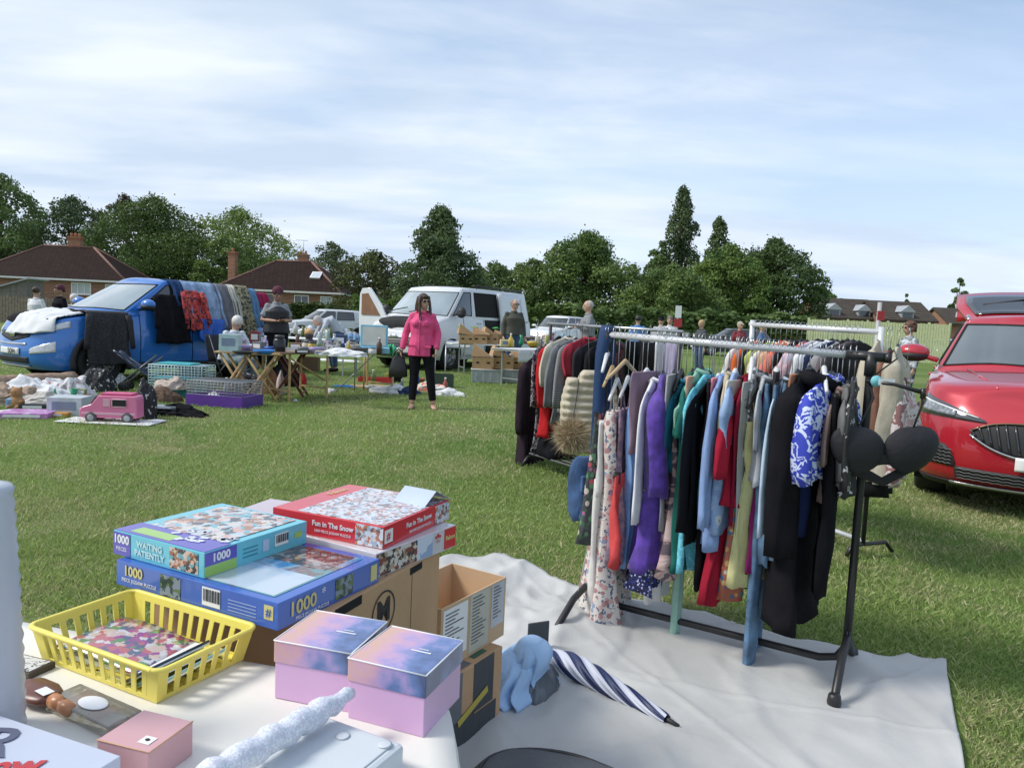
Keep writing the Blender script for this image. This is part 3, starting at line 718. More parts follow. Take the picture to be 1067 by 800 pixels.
class Car:
 def __init__(s,name,label,loc,rz,paint,half,tops,H,gh,roofz,off_front,off_side,zl,crown=.05,group=None,rear_off=None,wheels=((1.3,.34),(-1.3,.34)),ww=.22,cladding=True,rim=RIM,doors=None,cat='car',arch_gap=.05,deckcol=None):
  s.t =thing(name,label,cat,loc,rz,group)
  s.half =half; s.K =len(half) - 1
  n =len(half)
  full =[(x,y) for x,y in half] + [(half[i][0],-half[i][1]) for i in range(n - 2,0,-1)]
  s.N =len(full)
  L =len(zl)
  s.P =np.zeros((s.N,L,3))
  for i,(x,y) in enumerate(full):
   a =full[(i - 1) % s.N]; b =full[(i + 1) % s.N]
   tx,ty =b[0] - a[0],b[1] - a[1]; q =math.hypot(tx,ty); nx,ny =ty /q,-tx /q
   if nx *x + ny *y < 0: nx,ny =-nx,-ny
   k =i if i < n else 2*(n - 1) - i
   zt =tops[k]; z0,z9 =zl[0],zl[-1]
   for l in range(L):
    w_ =max(0,nx) ** 2
    of =off_front[l] *w_ + (off_side[l] if nx >= -0.3 or rear_off is None else rear_off[l]) *(1 - w_)
    z =z0 + (zt - z0) *zl[l] if l else z0
    s.P[i,l] =(x - nx *of,y - ny *of,z)
  s.L =L; s.tops =tops; s.wheels =wheels; s.paint =paint
  # ---- lower body skin
  SU,SV =8,4
  vs =[]; U =s.N *SU; Vn =(L - 1) *SV
  for j in range(Vn + 1):
   for i in range(U): vs.append(s.S(i /SU,j /SV))
  wy =max(y for x,y in half)
  arch =[(wx,wr + arch_gap) for wx,wr in wheels]
  vs2 =[]
  for p in vs:
   q =Vector(p)
   if abs(q.y) > wy *.72:
    for (wx,R_),(_,wr) in zip(arch,wheels):
     d =math.hypot(q.x - wx,q.z - wr)
     if R_ - .07 < d < R_ + .035 and d > 1e-5:
      k =R_ /d; q.x =wx + (q.x - wx) *k; q.z =wr + (q.z - wr) *k
   vs2.append(q)
  body =MB(); doorsM ={}
  if doors is None: doors =[]
  fb =[]; fd ={d[0]: [] for d in doors}
  for j in range(Vn):
   for i in range(U):
    f =(j *U + i,j *U + (i + 1) % U,(j + 1) *U + (i + 1) % U,(j + 1) *U + i)
    c =sum((vs2[a] for a in f),Vector()) /4
    cut =False
    if abs(c.y) > wy *.72:
     for (wx,R_),(_,wr) in zip(arch,wheels):
      if math.hypot(c.x - wx,c.z - wr) < R_ - .005: cut =True
    if cut: continue
    u =i /SU; v =j /SV; dn =None
    for (nm,ua,ub,va,side) in doors:
     uu =u if side > 0 else s.N - u - 1/SU
     if ua - 1e-6 <= uu < ub - 1e-6 and v >= va - 1e-6: dn =nm
    (fd[dn] if dn else fb).append(f)
  def part(faces,name,mat,parent):
   used =sorted({a for f in faces for a in f}); mp_ ={a: k for k,a in enumerate(used)}
   m =MB(); m.add([vs2[a] for a in used],[tuple(mp_[a] for a in f) for f in faces],0,True)
   return m
  bm_ =part(fb,'body',paint,s.t)
  # ---- deck: bonnet and shoulders, closed over
  NA =12; dk =[]
  UU =[i /SU for i in range(0,s.K *SU + 1)]
  for u in UU:
   p =Vector(s.S(u,L - 1))
   row =[]
   for a in range(NA + 1):
    q =1 - 2*a /NA
    row.append((p.x,p.y *q,p.z + crown *(1 - abs(q) ** 2.4) *min(1,abs(p.y) /(wy *.6))))
   dk.append(row)
  s.dk =dk
  bm_.add([p for r in dk for p in r],[(i *(NA + 1) + a,(i + 1) *(NA + 1) + a,(i + 1) *(NA + 1) + a + 1,i *(NA + 1) + a + 1) for i in range(len(dk) - 1) for a in range(NA)],0,True)
  # ---- greenhouse
  n2 =len(gh)
  fg =list(gh) + [(g[0],-g[1],g[2],-g[3],gh[n2 - 3 - k][4]) for k,g in enumerate(gh[n2 - 2:0:-1])]
  s.fg =fg; NG =len(fg)
  def topz(x):
   best =min(range(len(dk)),key=lambda i: abs(dk[i][0][0] - x)); return dk[best][0][2]
  lev =[0,.10,.87,1.0]
  def gp(i,l):
   xb,yb,xr,yr,tg =fg[i % NG]; t =lev[l]
   zb =topz(xb) + .0 + (crown *.8 if abs(yb) < wy *.5 else 0); zr_ =roofz(xr)
   bulge =.035*math.sin(PI *t)
   d =Vector((xb,yb,0)); d =d.normalized() if abs(yb) > .3 and 0 else Vector((0,1 if yb > 0 else -1 if yb < 0 else 0,0))
   return Vector((xb + (xr - xb) *t,yb + (yr - yb) *t,zb + (zr_ - zb) *t)) + d *bulge
  G4 =[[gp(i,l) for l in range(4)] for i in range(NG)]
  s.G4 =G4
  SU2 =6; paintf =bm_; glass ={}
  def gs(u,v):
   i =int(math.floor(u)); f =u - i
   # keep corners crisp where neighbouring spans turn sharply
   row =[]
   for l in range(4):
    row.append(_cr(G4[(i - 1) % NG][l],G4[i % NG][l],G4[(i + 1) % NG][l],G4[(i + 2) % NG][l],f))
   l =min(2,int(v)); g =v - l
   return row[l].lerp(row[l + 1],g)
  s.gs =gs
  for i in range(NG):
   tg =fg[i][4]
   for l in range(3):
    pts =[[gs(i + a /SU2,l + b /2) for a in range(SU2 + 1)] for b in range(3)]
    V_ =[p for r in pts for p in r]
    F_ =[(b *(SU2 + 1) + a,b *(SU2 + 1) + a + 1,(b + 1) *(SU2 + 1) + a + 1,(b + 1) *(SU2 + 1) + a) for b in range(2) for a in range(SU2)]
    if l == 1 and tg: glass.setdefault(tg + ('' if i < n2 - 1 or tg in ('windscreen','rear_window') else '_r'),MB()).add(V_,F_,0,True)
    else: paintf.add(V_,F_,0,True)
  # roof cap
  rows =[]
  for a in range((n2 - 1) *SU2 + 1):
   p =gs(a /SU2,3); rows.append([(p.x,p.y *(1 - 2*b /10),p.z + .045*(1 - abs(1 - 2*b /10) ** 2.2) *min(1,abs(p.y) /(wy *.5))) for b in range(11)])
  paintf.add([p for r in rows for p in r],[(i *11 + b,(i + 1) *11 + b,(i + 1) *11 + b + 1,i *11 + b + 1) for i in range(len(rows) - 1) for b in range(10)],0,True)
  s.body =paintf.build('body',paint,s.t)
  s.body.data.materials[0] =paint
  for nm,ua,ub,va,side in doors:
   dm =part(fd[nm],nm,paint,s.t)
   for uu in (ua,ub):
    pts =[]
    for k in range(13):
     v =va + (L - 1 - va) *k /12; p =Vector(s.S(uu if side > 0 else s.N - uu,v)); p.y += .002*side; pts.append(p)
    inside_ =[p for p in pts if all(math.hypot(p.x - wx,p.z - wr) > wr + arch_gap for wx,wr in wheels)]
    if len(inside_) > 1: dm.tube(inside_,.006,5,mi=1)
   pts =[Vector(s.S((ua + (ub - ua) *k /10) if side > 0 else s.N - (ua + (ub - ua) *k /10),va)) for k in range(11)]
   dm.tube([p for p in pts if all(math.hypot(p.x - wx,p.z - wr) > wr + arch_gap for wx,wr in wheels)],.006,5,mi=1)
   do =dm.build('door',[paint,SEAM],s.t)
   um =ub - .22; hv =L - 1 - .42
   p =Vector(s.S(um if side > 0 else s.N - um,hv)); h =MB()
   h.tube([p + Vector((-.09,0,0)),p + Vector((-.06,.035*side,.005)),p + Vector((.06,.035*side,.005)),p + Vector((.09,0,0))],.014,6)
   h.build('door_handle',paint,do)
  nm_ ={'windscreen': 'windscreen','rear_window': 'rear_window'}
  s.glass ={}
  for k,m in glass.items():
   base =k.replace('_r','') if k not in nm_ else k
   go =m.build(nm_.get(k,'side_window'),CGLASS,s.t); s.glass[k] =go
  # rubber round the windows
  sm =MB()
  for i in range(NG):
   tg =fg[i][4]; pv =fg[(i - 1) % NG][4]
   if tg:
    for l in (1,2): sm.tube([gs(i + a /6,l) for a in range(7)],.011,5)
   if tg != pv: sm.tube([gs(i,1 + b /4) for b in range(5)],.012,5)
  sm.build('window_seal',SEAM,s.t)
  # underbody and wheel wells
  ub_ =MB(); xs =[p[0] for p in half]
  ub_.box(((max(xs) + min(xs)) /2,0,zl[0] + .16),(max(xs) - min(xs) - .5,wy *1.35,.22))
  ub_.build('underbody',UNDER,s.t)
  for wx,wr in wheels:
   for side in (-1,1):
    wl =MB()
    n_ =20; R_ =wr + arch_gap
    wl.add([(wx + R_ *math.cos(PI *k /n_ *1.3 - .15*PI),side *(wy - .03 - .30*e),wr + R_ *math.sin(PI *k /n_ *1.3 - .15*PI)) for e in (0,1) for k in range(n_ + 1)],[(k,k + 1,n_ + 2 + k,n_ + 1 + k) for k in range(n_)],0,True)
    wl.add([(wx + R_ *math.cos(2*PI *k /24),side *(wy - .33),wr + R_ *math.sin(2*PI *k /24)) for k in range(24)],[tuple(range(24))])
    wl.build('wheel_arch',UNDER,s.t)
   if cladding:
    for side in (-1,1):
     cm =MB()
     pts =[]
     for k in range(21):
      a =PI *(1.18*k /20 - .09); pts.append((wx + (R_ + .02) *math.cos(a),side *(wy - .002),wr + (R_ + .02) *math.sin(a)))
     cm.tube(pts,[(.042,.02)] *21,8,up=(0,1,0))
     cm.build('arch_trim',BLACKP,s.t)
   for side in (-1,1):
    s.wheel(wx,side *(wy - ww /2 - .03),wr,ww,side,rim)
 def S(s,u,v):
  N,L =s.N,s.L
  i =int(math.floor(u)) ; f =u - i; i %= N
  l =min(L - 2,int(v)); g =v - l
  def row(ll): return _cr(s.P[(i - 1) % N,ll],s.P[i,ll],s.P[(i + 1) % N,ll],s.P[(i + 2) % N,ll],f)
  a,b =row(l),row(l + 1); p0 =row(l - 1) if l > 0 else 2*a - b; p3 =row(l + 2) if l + 2 < L else 2*b - a
  r =_cr(p0,a,b,p3,g); return Vector(r)
 def nrm(s,u,v):
  a =s.S(u + .02,v) - s.S(u - .02,v); b =s.S(u,min(s.L - 1,v + .03)) - s.S(u,max(0,v - .03))
  n =a.cross(b).normalized(); p =s.S(u,v)
  if n.x *p.x + n.y *p.y < 0: n =-n
  return n
 def patch(s,name,mat,u0,u1,lo,hi,off=.008,side=1,nu=14,nv=5,parent=None,thick=.012):
  """a panel lying on the body between two curves"""
  m =MB()
  def fn(a,b):
   u =u0 + (u1 - u0) *a; v =lo(a) + (hi(a) - lo(a)) *b
   if side > 0: p =s.S(u,v) + s.nrm(u,v) *off
   else: q =s.S(u,v) + s.nrm(u,v) *off; p =Vector((q.x,-q.y,q.z))
   return p
  m.grid(fn,nu,nv); return m.build(name,mat,parent or s.t,solid=thick)
 def wheel(s,x,y,r,w_,side,rim):
  m =MB(); M =Matrix.Translation((x,y,r)) @ Matrix.Rotation(-side *PI /2,4,'X')
  wt =MB(); wt.lathe([(r *.62,-w_ /2),(r *.93,-w_ /2),(r,-w_ *.36),(r,w_ *.36),(r *.93,w_ /2),(r *.64,w_ /2 - .005),(r *.62,w_ *.3)],28,M=M,capb=False,capt=False)
  wo =wt.build('wheel',UNDER,s.t)
  wo.data.materials[0] =TYRE
  rm =MB(); rm.lathe([(r *.64,w_ /2 - .01),(r *.60,w_ /2 - .02),(r *.58,w_ *.1),(.0,w_ *.08)],28,M=M,capb=False,capt=False)
  for k in range(5):
   a =2*PI *k /5
   for da in (-.16,.16):
    rm.tube([(r *.10*math.cos(a),r *.10*math.sin(a),w_ *.42),(r *.60*math.cos(a + da),r *.60*math.sin(a + da),w_ *.46)],[.022,.016],5,M=M)
  rm.lathe([(r *.14,w_ *.3),(r *.14,w_ *.46),(0,w_ *.47)],12,M=M,capb=False,capt=False)
  rm.build('rim',rim,wo)
 def mirror(s,x,y,z,mat,side=1,size=(.10,.24,.16),glass=True):
  m =MB(); m.ball((x - .02,side *(y + .17),z + .05),(size[0],size[1] /2*1.05,size[2] /2),16)
  m.tube([(x + .02,side *(y - .04),z - .02),(x,side *(y + .10),z + .02)],.025,8)
  o =m.build('door_mirror',mat,s.t)
  b =MB(); b.ball((x - .015,side *(y + .17),z + .015),(size[0] *1.02,size[1] /2*1.03,size[2] /2*.72),16); b.build('mirror_base',BLACKP,o)
  return o
def paint(name,col,rough=.28,coat=.8,metal=.0): return pm(name,col,rough=rough,coat=coat,metal=metal,var=.03,scale=3)
# ---------------------------------------------------------------- blue car
BLUE =paint('blue_paint',(.022,.16,.52),metal=.1)
fw =G(103,401)                                  # contact point of the near front wheel
al =rad(57)
hd =Vector((-math.cos(al),-math.sin(al),0)); ln =Vector((math.sin(al),-math.cos(al),0))
BS =1.06
bc_loc =fw - (hd *1.27 + ln *.80) *BS
half_blue =[(2.10,0),(2.08,.36),(1.98,.66),(1.74,.85),(1.27,.89),(.72,.89),(-.10,.89),(-.95,.89),(-1.30,.885),(-1.60,.84),(-1.76,.66),(-1.80,.36),(-1.82,0)]
tops_blue =[.86,.87,.90,.95,1.02,1.07,1.09,1.11,1.12,1.13,1.13,1.12,1.12]
def rz_blue(x): return 1.60 - .05*max(0,(-.9 - x)) - .035*max(0,x - .1)
blue =Car('parked_car','bright blue car covered in clothes laid over its bonnet, wing and doors',bc_loc,math.atan2(hd.y,hd.x),BLUE,half_blue,tops_blue,1.62,
 [(1.26,0,.30,0,'windscreen'),(1.18,.42,.27,.36,'windscreen'),(.96,.78,.16,.60,''),(.74,.81,.04,.62,'wa'),(-.12,.82,-.16,.63,''),(-.20,.82,-.26,.63,'wb'),(-.98,.82,-1.0,.63,''),(-1.12,.82,-1.12,.62,'wc'),(-1.48,.77,-1.38,.58,''),(-1.62,.62,-1.48,.48,'rear_window'),(-1.68,0,-1.54,0,'rear_window')],
 rz_blue,[.12,.02,0,.05,.16],[.07,.015,0,.015,.06],[.22,.14,.42,.75,1.0],crown=.06,wheels=((1.27,.335),(-1.18,.335)),
 doors=[('da',5.05,6.1,.9,1),('db',6.1,7.6,.9,1)])
blue.glass['windscreen'].data.materials[0] =WGLASS
blue.mirror(.66,.84,1.16,BLUE)
blue.mirror(.66,.84,1.16,BLUE,-1)
for sd_ in (1,-1):
 blue.patch('headlight',LAMP,1.45,3.15,lambda a: 3.05 + .25*a,lambda a: 3.42 + .38*a ** .7,side=sd_)
 blue.patch('fog_lamp',LAMP,1.35,2.6,lambda a: 1.75 + .12*a,lambda a: 2.05 + .45*a ** .6,side=sd_)
blue.patch('grille',BLACKP,-1.2,1.2,lambda a: 2.55 + .3*abs(2*a - 1),lambda a: 3.25,nu=20)
blue.patch('grille_trim',CHROME,-1.1,1.1,lambda a: 2.36,lambda a: 2.46,nu=20,off=.014)
blue.patch('lower_grille',BLACKP,-1.25,1.25,lambda a: 1.0,lambda a: 1.5,nu=20)
blue.patch('skid_plate',pm('silver_plastic',(.4,.41,.42),rough=.5),-1.2,1.2,lambda a: .45,lambda a: .72,nu=20,off=.02)
blue.patch('sill_trim',BLACKP,4.95,6.85,lambda a: .02,lambda a: .85,nu=40,off=.004)
pl =blue.patch('number_plate',PLATE_W,-.72,.72,lambda a: 1.68,lambda a: 2.12,nu=10,off=.022)
c =blue.S(0,1.9); text('SOH',.105,face_M((c.x + .040,.12,c.z),(0,1,0),(0,0,1)),BLK,pl,bold=.003)
bd =MB()
c =blue.S(0,3.05); bd.ball((c.x + .03,0,c.z),(.02,.09,.045),14); bd.build('badge',CHROME,blue.t)
blue.t.scale =(BS,BS,BS *1.0)
# ---------------------------------------------------------------- white van
VW =paint('van_white',(.62,.64,.66),rough=.35,coat=.4)
VINYL =pm('bonnet_bra',(.045,.045,.047),rough=.9,spec=.1)
fwv =G(467,385.5); al =rad(60.5)
hdv =Vector((-math.cos(al),-math.sin(al),0)); lnv =Vector((math.sin(al),-math.cos(al),0))
VS =1.07
v_loc =fwv - (hdv *1.48 + lnv *.90) *VS
half_van =[(2.50,0),(2.47,.42),(2.36,.74),(2.10,.93),(1.48,.985),(.98,.99),(.02,.99),(-.95,.99),(-1.45,.99),(-2.25,.98),(-2.44,.90),(-2.48,.5),(-2.48,0)]
tops_van =[.86,.88,.93,1.05,1.22,1.22,1.20,1.20,1.20,1.20,1.20,1.20,1.20]
def rz_van(x): return 1.955 - .05*max(0,x - .2)
van =Car('white_van','white van with a grey bonnet cover, roof bar and open sliding side door',v_loc,math.atan2(hdv.y,hdv.x),VW,half_van,tops_van,1.97,
 [(1.98,0,1.02,0,'windscreen'),(1.90,.45,.98,.42,'windscreen'),(1.62,.86,.86,.74,''),(1.42,.90,.70,.76,'wa'),(.60,.92,.52,.78,''),(.42,.93,.40,.79,'slide'),(-.66,.93,-.66,.79,''),(-1.4,.93,-1.4,.79,''),(-2.30,.93,-2.20,.78,''),(-2.42,.60,-2.34,.55,'rear_window'),(-2.43,0,-2.35,0,'rear_window')],
 rz_van,[.14,.02,.0,.08,.32],[.06,.01,0,.02,.06],[.24,.13,.42,.76,1.0],crown=.11,wheels=((1.48,.345),(-1.46,.345)),cladding=False,cat='van',
 doors=[('da',5.0,5.95,.8,1)])
van.mirror(1.36,.95,1.30,BLACKP,1,(.09,.22,.26)); van.mirror(1.36,.95,1.30,BLACKP,-1,(.09,.22,.26))
for sd_ in (1,-1):
 van.patch('headlight',LAMP,1.5,3.0,lambda a: 2.95 + .2*a,lambda a: 3.4 + .4*a,side=sd_)
 van.patch('fog_lamp',LAMPD,1.3,2.2,lambda a: 1.0,lambda a: 1.35 + .2*a,side=sd_)
van.patch('grille',BLACKP,-1.35,1.35,lambda a: 1.9 + .35*abs(2*a - 1),lambda a: 3.05,nu=20)
for k in range(3):
 van.patch('grille_bar',pm('grey_bar',(.25,.25,.26),rough=.4),-1.25,1.25,lambda a,k=k: 2.15 + k *.3,lambda a,k=k: 2.19 + k *.3,nu=20,off=.016,parent=van.t)
van.patch('lower_grille',BLACKP,-1.3,1.3,lambda a: .75,lambda a: 1.45,nu=20)
pl =van.patch('number_plate',PLATE_W,-.62,.62,lambda a: 1.5,lambda a: 1.82,nu=10,off=.02)
bd =MB(); c =van.S(0,3.2); bd.ball((c.x + .03,0,c.z),(.03,.12,.055),14); bd.build('badge',CHROME,van.t)
# bonnet cover lies over the bonnet
bm_ =MB(); rows =[r for r in van.dk if 1.93 < r[0][0] < 2.47 and abs(r[0][1]) > .3]
def bon(u,v):
 i =u *(len(rows) - 1); k =min(len(rows) - 2,int(i)); f =i - k
 a =1 + v *10; q =int(min(10,a)); g =a - q
 p =Vector(rows[k][q]).lerp(Vector(rows[k][q + 1]),g).lerp(Vector(rows[k + 1][q]).lerp(Vector(rows[k + 1][q + 1]),g),f)
 return p + Vector((.004,0,.012))
bm_.grid(bon,12,16); bm_.build('bonnet_cover',VINYL,van.t,solid=.006)
# the open side door: black panels stand in for the shade of the load space, the door slid back along the flank
sl =van.glass['slide']; sl.name ='dark_opening_panel'; sl.data.materials.clear(); sl.data.materials.append(UNDER)
van.patch('dark_lower_panel',UNDER,6.0,7.25,lambda a: 1.0,lambda a: 4.0,nu=14,off=.004)
sdm =MB()
def sld(u,v):
 x =-.62 - u *1.15; z =.52 + v *1.38
 y =1.045 if z < 1.2 else 1.045 - (z - 1.2) *.17
 return (x,y,z)
sdm.grid(sld,8,10); so =sdm.build('sliding_door',VW,van.t,solid=.04)
hb =MB(); hb.tube([(-.72,1.05,1.12),(-.72,1.09,1.13),(-.90,1.09,1.13),(-.90,1.05,1.12)],.012,6); hb.build('door_handle',BLACKP,so)
rb =MB()
for sd_ in (1,-1):
 rb.tube([(.2,.72*sd_,2.03),(-2.2,.72*sd_,2.02)],.022,8)
 for x in (.1,-1.0,-2.1): rb.tube([(x,.72*sd_,2.02),(x,.72*sd_,1.94)],.02,6)
rb.build('roof_bar',BLACKP,van.t)
wp =MB()
for y0 in (-.55,.1): wp.tube([(2.0,y0,1.31),(1.86,y0 + .5,1.42)],.012,5)
wp.build('wiper',BLACKP,van.t)
sk =MB(); sk.add([van.gs(.35,1.3) + Vector((.012,0,.01)),van.gs(.95,1.3) + Vector((.012,0,.01)),van.gs(.95,1.75) + Vector((.012,0,.01)),van.gs(.35,1.75) + Vector((.012,0,.01))],[(0,1,2,3)])
# open driver's door (far side), hinged at the front pillar
dt =MB(); DR =Matrix.Translation((1.42,-.99,0)) @ Matrix.Rotation(rad(82),4,'Z')
def dpoly(pts,y0,y1,mi,mb): mb.add([(x,y,z) for y in (y0,y1) for x,z in pts],[tuple(range(len(pts) - 1,-1,-1)),tuple(range(len(pts),2*len(pts)))] + [(k,(k + 1) % len(pts),len(pts) + (k + 1) % len(pts),len(pts) + k) for k in range(len(pts))],mi,False,DR)
outer =[(0,.45),(-.95,.45),(-1.0,1.1),(-.98,1.72),(-.90,1.86),(-.62,1.88),(-.16,1.42),(0,1.16)]
dpoly(outer,-.07,0,0,dt)
do =dt.build('door',VW,van.t,bev=.015)
di =MB(); dpoly([(-.12,.52),(-.88,.52),(-.9,1.08),(-.12,1.05)],.0,.03,0,di); di.build('door_lining',pm('door_lining',(.18,.18,.19),rough=.7),do)
dw =MB(); dpoly([(-.20,1.20),(-.88,1.2),(-.88,1.72),(-.66,1.74)],.002,.02,0,dw); dpoly([(-.20,1.20),(-.88,1.2),(-.88,1.72),(-.66,1.74)],-.09,-.072,0,dw); dw.build('door_window',pm('door_window_brown',(.20,.10,.05),rough=.6,var=.2),do)  # door window filled with one opaque brown colour
van.glass['windscreen'].data.materials[0] =WGLASS
van.t.scale =(VS,) *3
# ---------------------------------------------------------------- red car
RED =paint('red_paint',(.46,.015,.030),rough=.25,coat=.9,metal=.2)
fwr =G(964,509); hr =rad(58.5)
hdr =Vector((-math.cos(hr),-math.sin(hr),0)); rn =Vector((math.sin(hr),-math.cos(hr),0))   # rn: the car's left
# the wheel at fwr is the car's right front wheel (picture left)
r_loc =fwr - hdr *1.36 + rn *.83
half_red =[(2.29,0),(2.27,.38),(2.16,.70),(1.88,.90),(1.36,.94),(.80,.935),(-.10,.935),(-1.0,.935),(-1.40,.93),(-1.90,.88),(-2.16,.70),(-2.24,.38),(-2.26,0)]
tops_red =[.93,.94,.97,1.0,1.05,1.08,1.10,1.13,1.14,1.15,1.15,1.14,1.14]
def rz_red(x): return 1.62 - .07*max(0,(-.7 - x)) - .05*max(0,x - .3)
red =Car('parked_car','shiny red car with its tailgate raised, cut by the right edge of the picture',r_loc,math.atan2(hdr.y,hdr.x),RED,half_red,tops_red,1.66,
 [(1.14,0,.42,0,'windscreen'),(1.06,.42,.38,.36,'windscreen'),(.82,.80,.24,.60,''),(.66,.84,.12,.62,'wa'),(-.20,.86,-.24,.64,''),(-.28,.86,-.34,.64,'wb'),(-1.06,.86,-1.06,.63,''),(-1.16,.86,-1.16,.62,'wc'),(-1.72,.80,-1.62,.56,''),(-1.98,.62,-1.80,.46,'rear_window'),(-2.04,0,-1.86,0,'rear_window')],
 rz_red,[.14,.02,.0,.05,.19],[.07,.015,0,.015,.07],[.20,.14,.42,.75,1.0],crown=.075,wheels=((1.36,.345),(-1.36,.345)),ww=.23,
 doors=[('da',5.05,6.1,.9,-1),('db',6.1,7.6,.9,-1)])
for sd_ in (1,-1): red.mirror(.78,.88,1.20,RED,sd_,(.12,.27,.17))
# bonnet creases
cm =MB()
for sd_ in (1,-1):
 cm.tube([(2.06,.40*sd_,1.012),(1.7,.50*sd_,1.075),(1.2,.60*sd_,1.118)],[.004,.014,.01],8)
cm.build('bonnet_crease',RED,red.t)
for sd_ in (1,-1):
 h =red.patch('headlight',LAMPD,1.25,3.0,lambda a: 2.92 - .05*a,lambda a: 2.97 + .66*a ** .8,side=sd_,off=.012)
 red.patch('lamp_reflector',pm('lamp_mid',(.25,.27,.3),rough=.1,var=.5,scale=40,coat=1),1.9,2.85,lambda a: 2.98,lambda a: 3.18 + .25*a,side=sd_,off=.020,parent=h)
 red.patch('lamp_strip',PLATE_W,1.4,2.9,lambda a: 3.02 + .36*a ** .9,lambda a: 3.05 + .38*a ** .9,side=sd_,off=.021,parent=h)
 red.patch('air_intake',BLACKP,1.75,2.75,lambda a: 1.35,lambda a: 1.55 + .62*(1 - abs(2*a - 1) ** 3) *(1 - .3*a),side=sd_,off=.01)
gl =red.patch('grille',BLACKP,-1.5,1.5,lambda a: 1.9 + .62*abs(2*a - 1) ** 2.5 ,lambda a: 3.02 - .42*abs(2*a - 1) ** 4,nu=28,nv=8,off=.006)
def curve_on(car,pts,r,mat,name,parent,off=.02,n=5):
 m =MB()
 for line in pts:
  L_ =[]
  for u,v in line:
   uu =abs(u); p =car.S(uu,v) + car.nrm(uu,v) *off
   L_.append(Vector((p.x,p.y *(1 if u >= 0 else -1),p.z)))
  m.tube(L_,r,n)
 return m.build(name,mat,parent)
lines =[]
for k in range(-9,10):
 u0 =k *.155
 a =abs(u0 /1.5)
 sl_ =.12*(1 if k >= 0 else -1)
 for q in range(1):
  lines.append([(u0 + sl_ *t,1.96 + .62*a ** 2.5 + (1.0 - .62*a ** 2.5 - .42*a ** 4) *t) for t in (0,.25,.5,.75,1.0)])
curve_on(red,lines,.008,pm('grille_fin',(.10,.10,.105),rough=.25,metal=.7),'grille_fin',gl,off=.014)
edge =[[(-1.5 + 3*a /28,1.88 + .62*abs(2*a /28 - 1) ** 2.5) for a in range(29)]]
curve_on(red,edge,.011,CHROME,'grille_surround',gl,off=.016)
curve_on(red,[[(-1.5 + 3*a /28,3.03 - .42*abs(2*a /28 - 1) ** 4) for a in range(29)]],.007,pm('bronze_trim',(.3,.2,.12),rough=.3,metal=.8),'grille_edge',gl,off=.014)
lg =red.patch('lower_grille',BLACKP,-1.75,1.75,lambda a: .85,lambda a: 1.38,nu=26,off=.01)
hx =[]
for r_ in range(4):
 hx.append([(-1.7 + 3.4*a /40,.92 + r_ *.13 + (.035 if a % 2 else 0)) for a in range(41)])
curve_on(red,hx,.004,pm('mesh_grey',(.12,.12,.12),rough=.4),'grille_mesh',lg,off=.022)
hx =[]
for r_ in range(5):
 hx.append([(-(1.8 + .9*a /14),1.42 + r_ *.12 + (.04 if a % 2 else 0)) for a in range(15)])
curve_on(red,hx,.004,pm('mesh_grey',(.12,.12,.12),rough=.4),'intake_mesh',red.t,off=.02)
red.patch('skid_plate',pm('satin_silver',(.5,.5,.52),rough=.3,metal=.7),-1.9,1.9,lambda a: .50,lambda a: .66,nu=26,off=.03)
red.patch('bumper_lip',BLACKP,-3.0,3.0,lambda a: .02,lambda a: .5,nu=30,off=.012)
pl =red.patch('number_plate',PLATE_W,-.68,.68,lambda a: 1.55,lambda a: 2.0,nu=10,off=.035)
bd =MB(); c =red.S(0,2.55); bd.ball((c.x + .04,0,c.z),(.012,.07,.07),18); bd.build('badge',CHROME,red.t)
st =MB(); st.tube([(.50 + .16*math.cos(a) *.3,.38 + .17*math.cos(a),1.17 + .16*math.sin(a)) for a in [2*PI *k /20 for k in range(21)]],.014,6); st.build('steering_wheel',BLACKP,red.t)
# roof rails, open tailgate
rr =MB()
for sd_ in (1,-1):
 rr.tube([(.25,.63*sd_,1.60),(.1,.64*sd_,1.645),(-1.3,.63*sd_,1.62),(-1.5,.61*sd_,1.57)],.016,8)
rr.build('roof_rail',CHROME,red.t)
def tgf(u,v,d=0):
 w2 =.58 + .20*min(1,v *1.6)
 y =(1 - 2*u) *w2; x =-1.66 - .30*min(v,.3) /.3 - .62*max(0,v - .3) /.7
 z =1.64 + .08*min(v,.3) /.3 + .30*max(0,v - .3) /.7 - .05*abs(1 - 2*u) ** 3 + d
 return Vector((x,y,z))
def slab(name,mat,u0,u1,v0,v1,parent,d=0,th=-.05):
 m =MB(); m.grid(lambda a,b: tgf(u0 + (u1 - u0) *a,v0 + (v1 - v0) *b,d),14,8); return m.build(name,mat,parent,solid=th)
to =slab('tailgate',RED,0,1,0,1,red.t)
slab('rear_window',CGLASS,.06,.94,.20,.84,to,.075,.01)
ts =MB(); ts.grid(lambda u,v: Vector(((-2.58 + .10*v),(1 - 2*u) *.77,2.02 - .34*v - .04*abs(1 - 2*u) ** 3)),14,4); ts.build('tailgate_lip',RED,to,solid=.03)
wpr =MB(); wpr.box((-2.32,-.02,1.93),(.22,.14,.07)); wpr.tube([(-2.3,.0,1.96),(-2.16,-.5,1.87)],.018,6); wpr.build('rear_wiper',BLACKP,to)
red.t.scale =(1,1,.93)
red.glass['windscreen'].data.materials[0] =pm('tinted_screen',(.10,.12,.125),rough=.05,var=.2,scale=1.5,spec=1.0,coat=1.0)
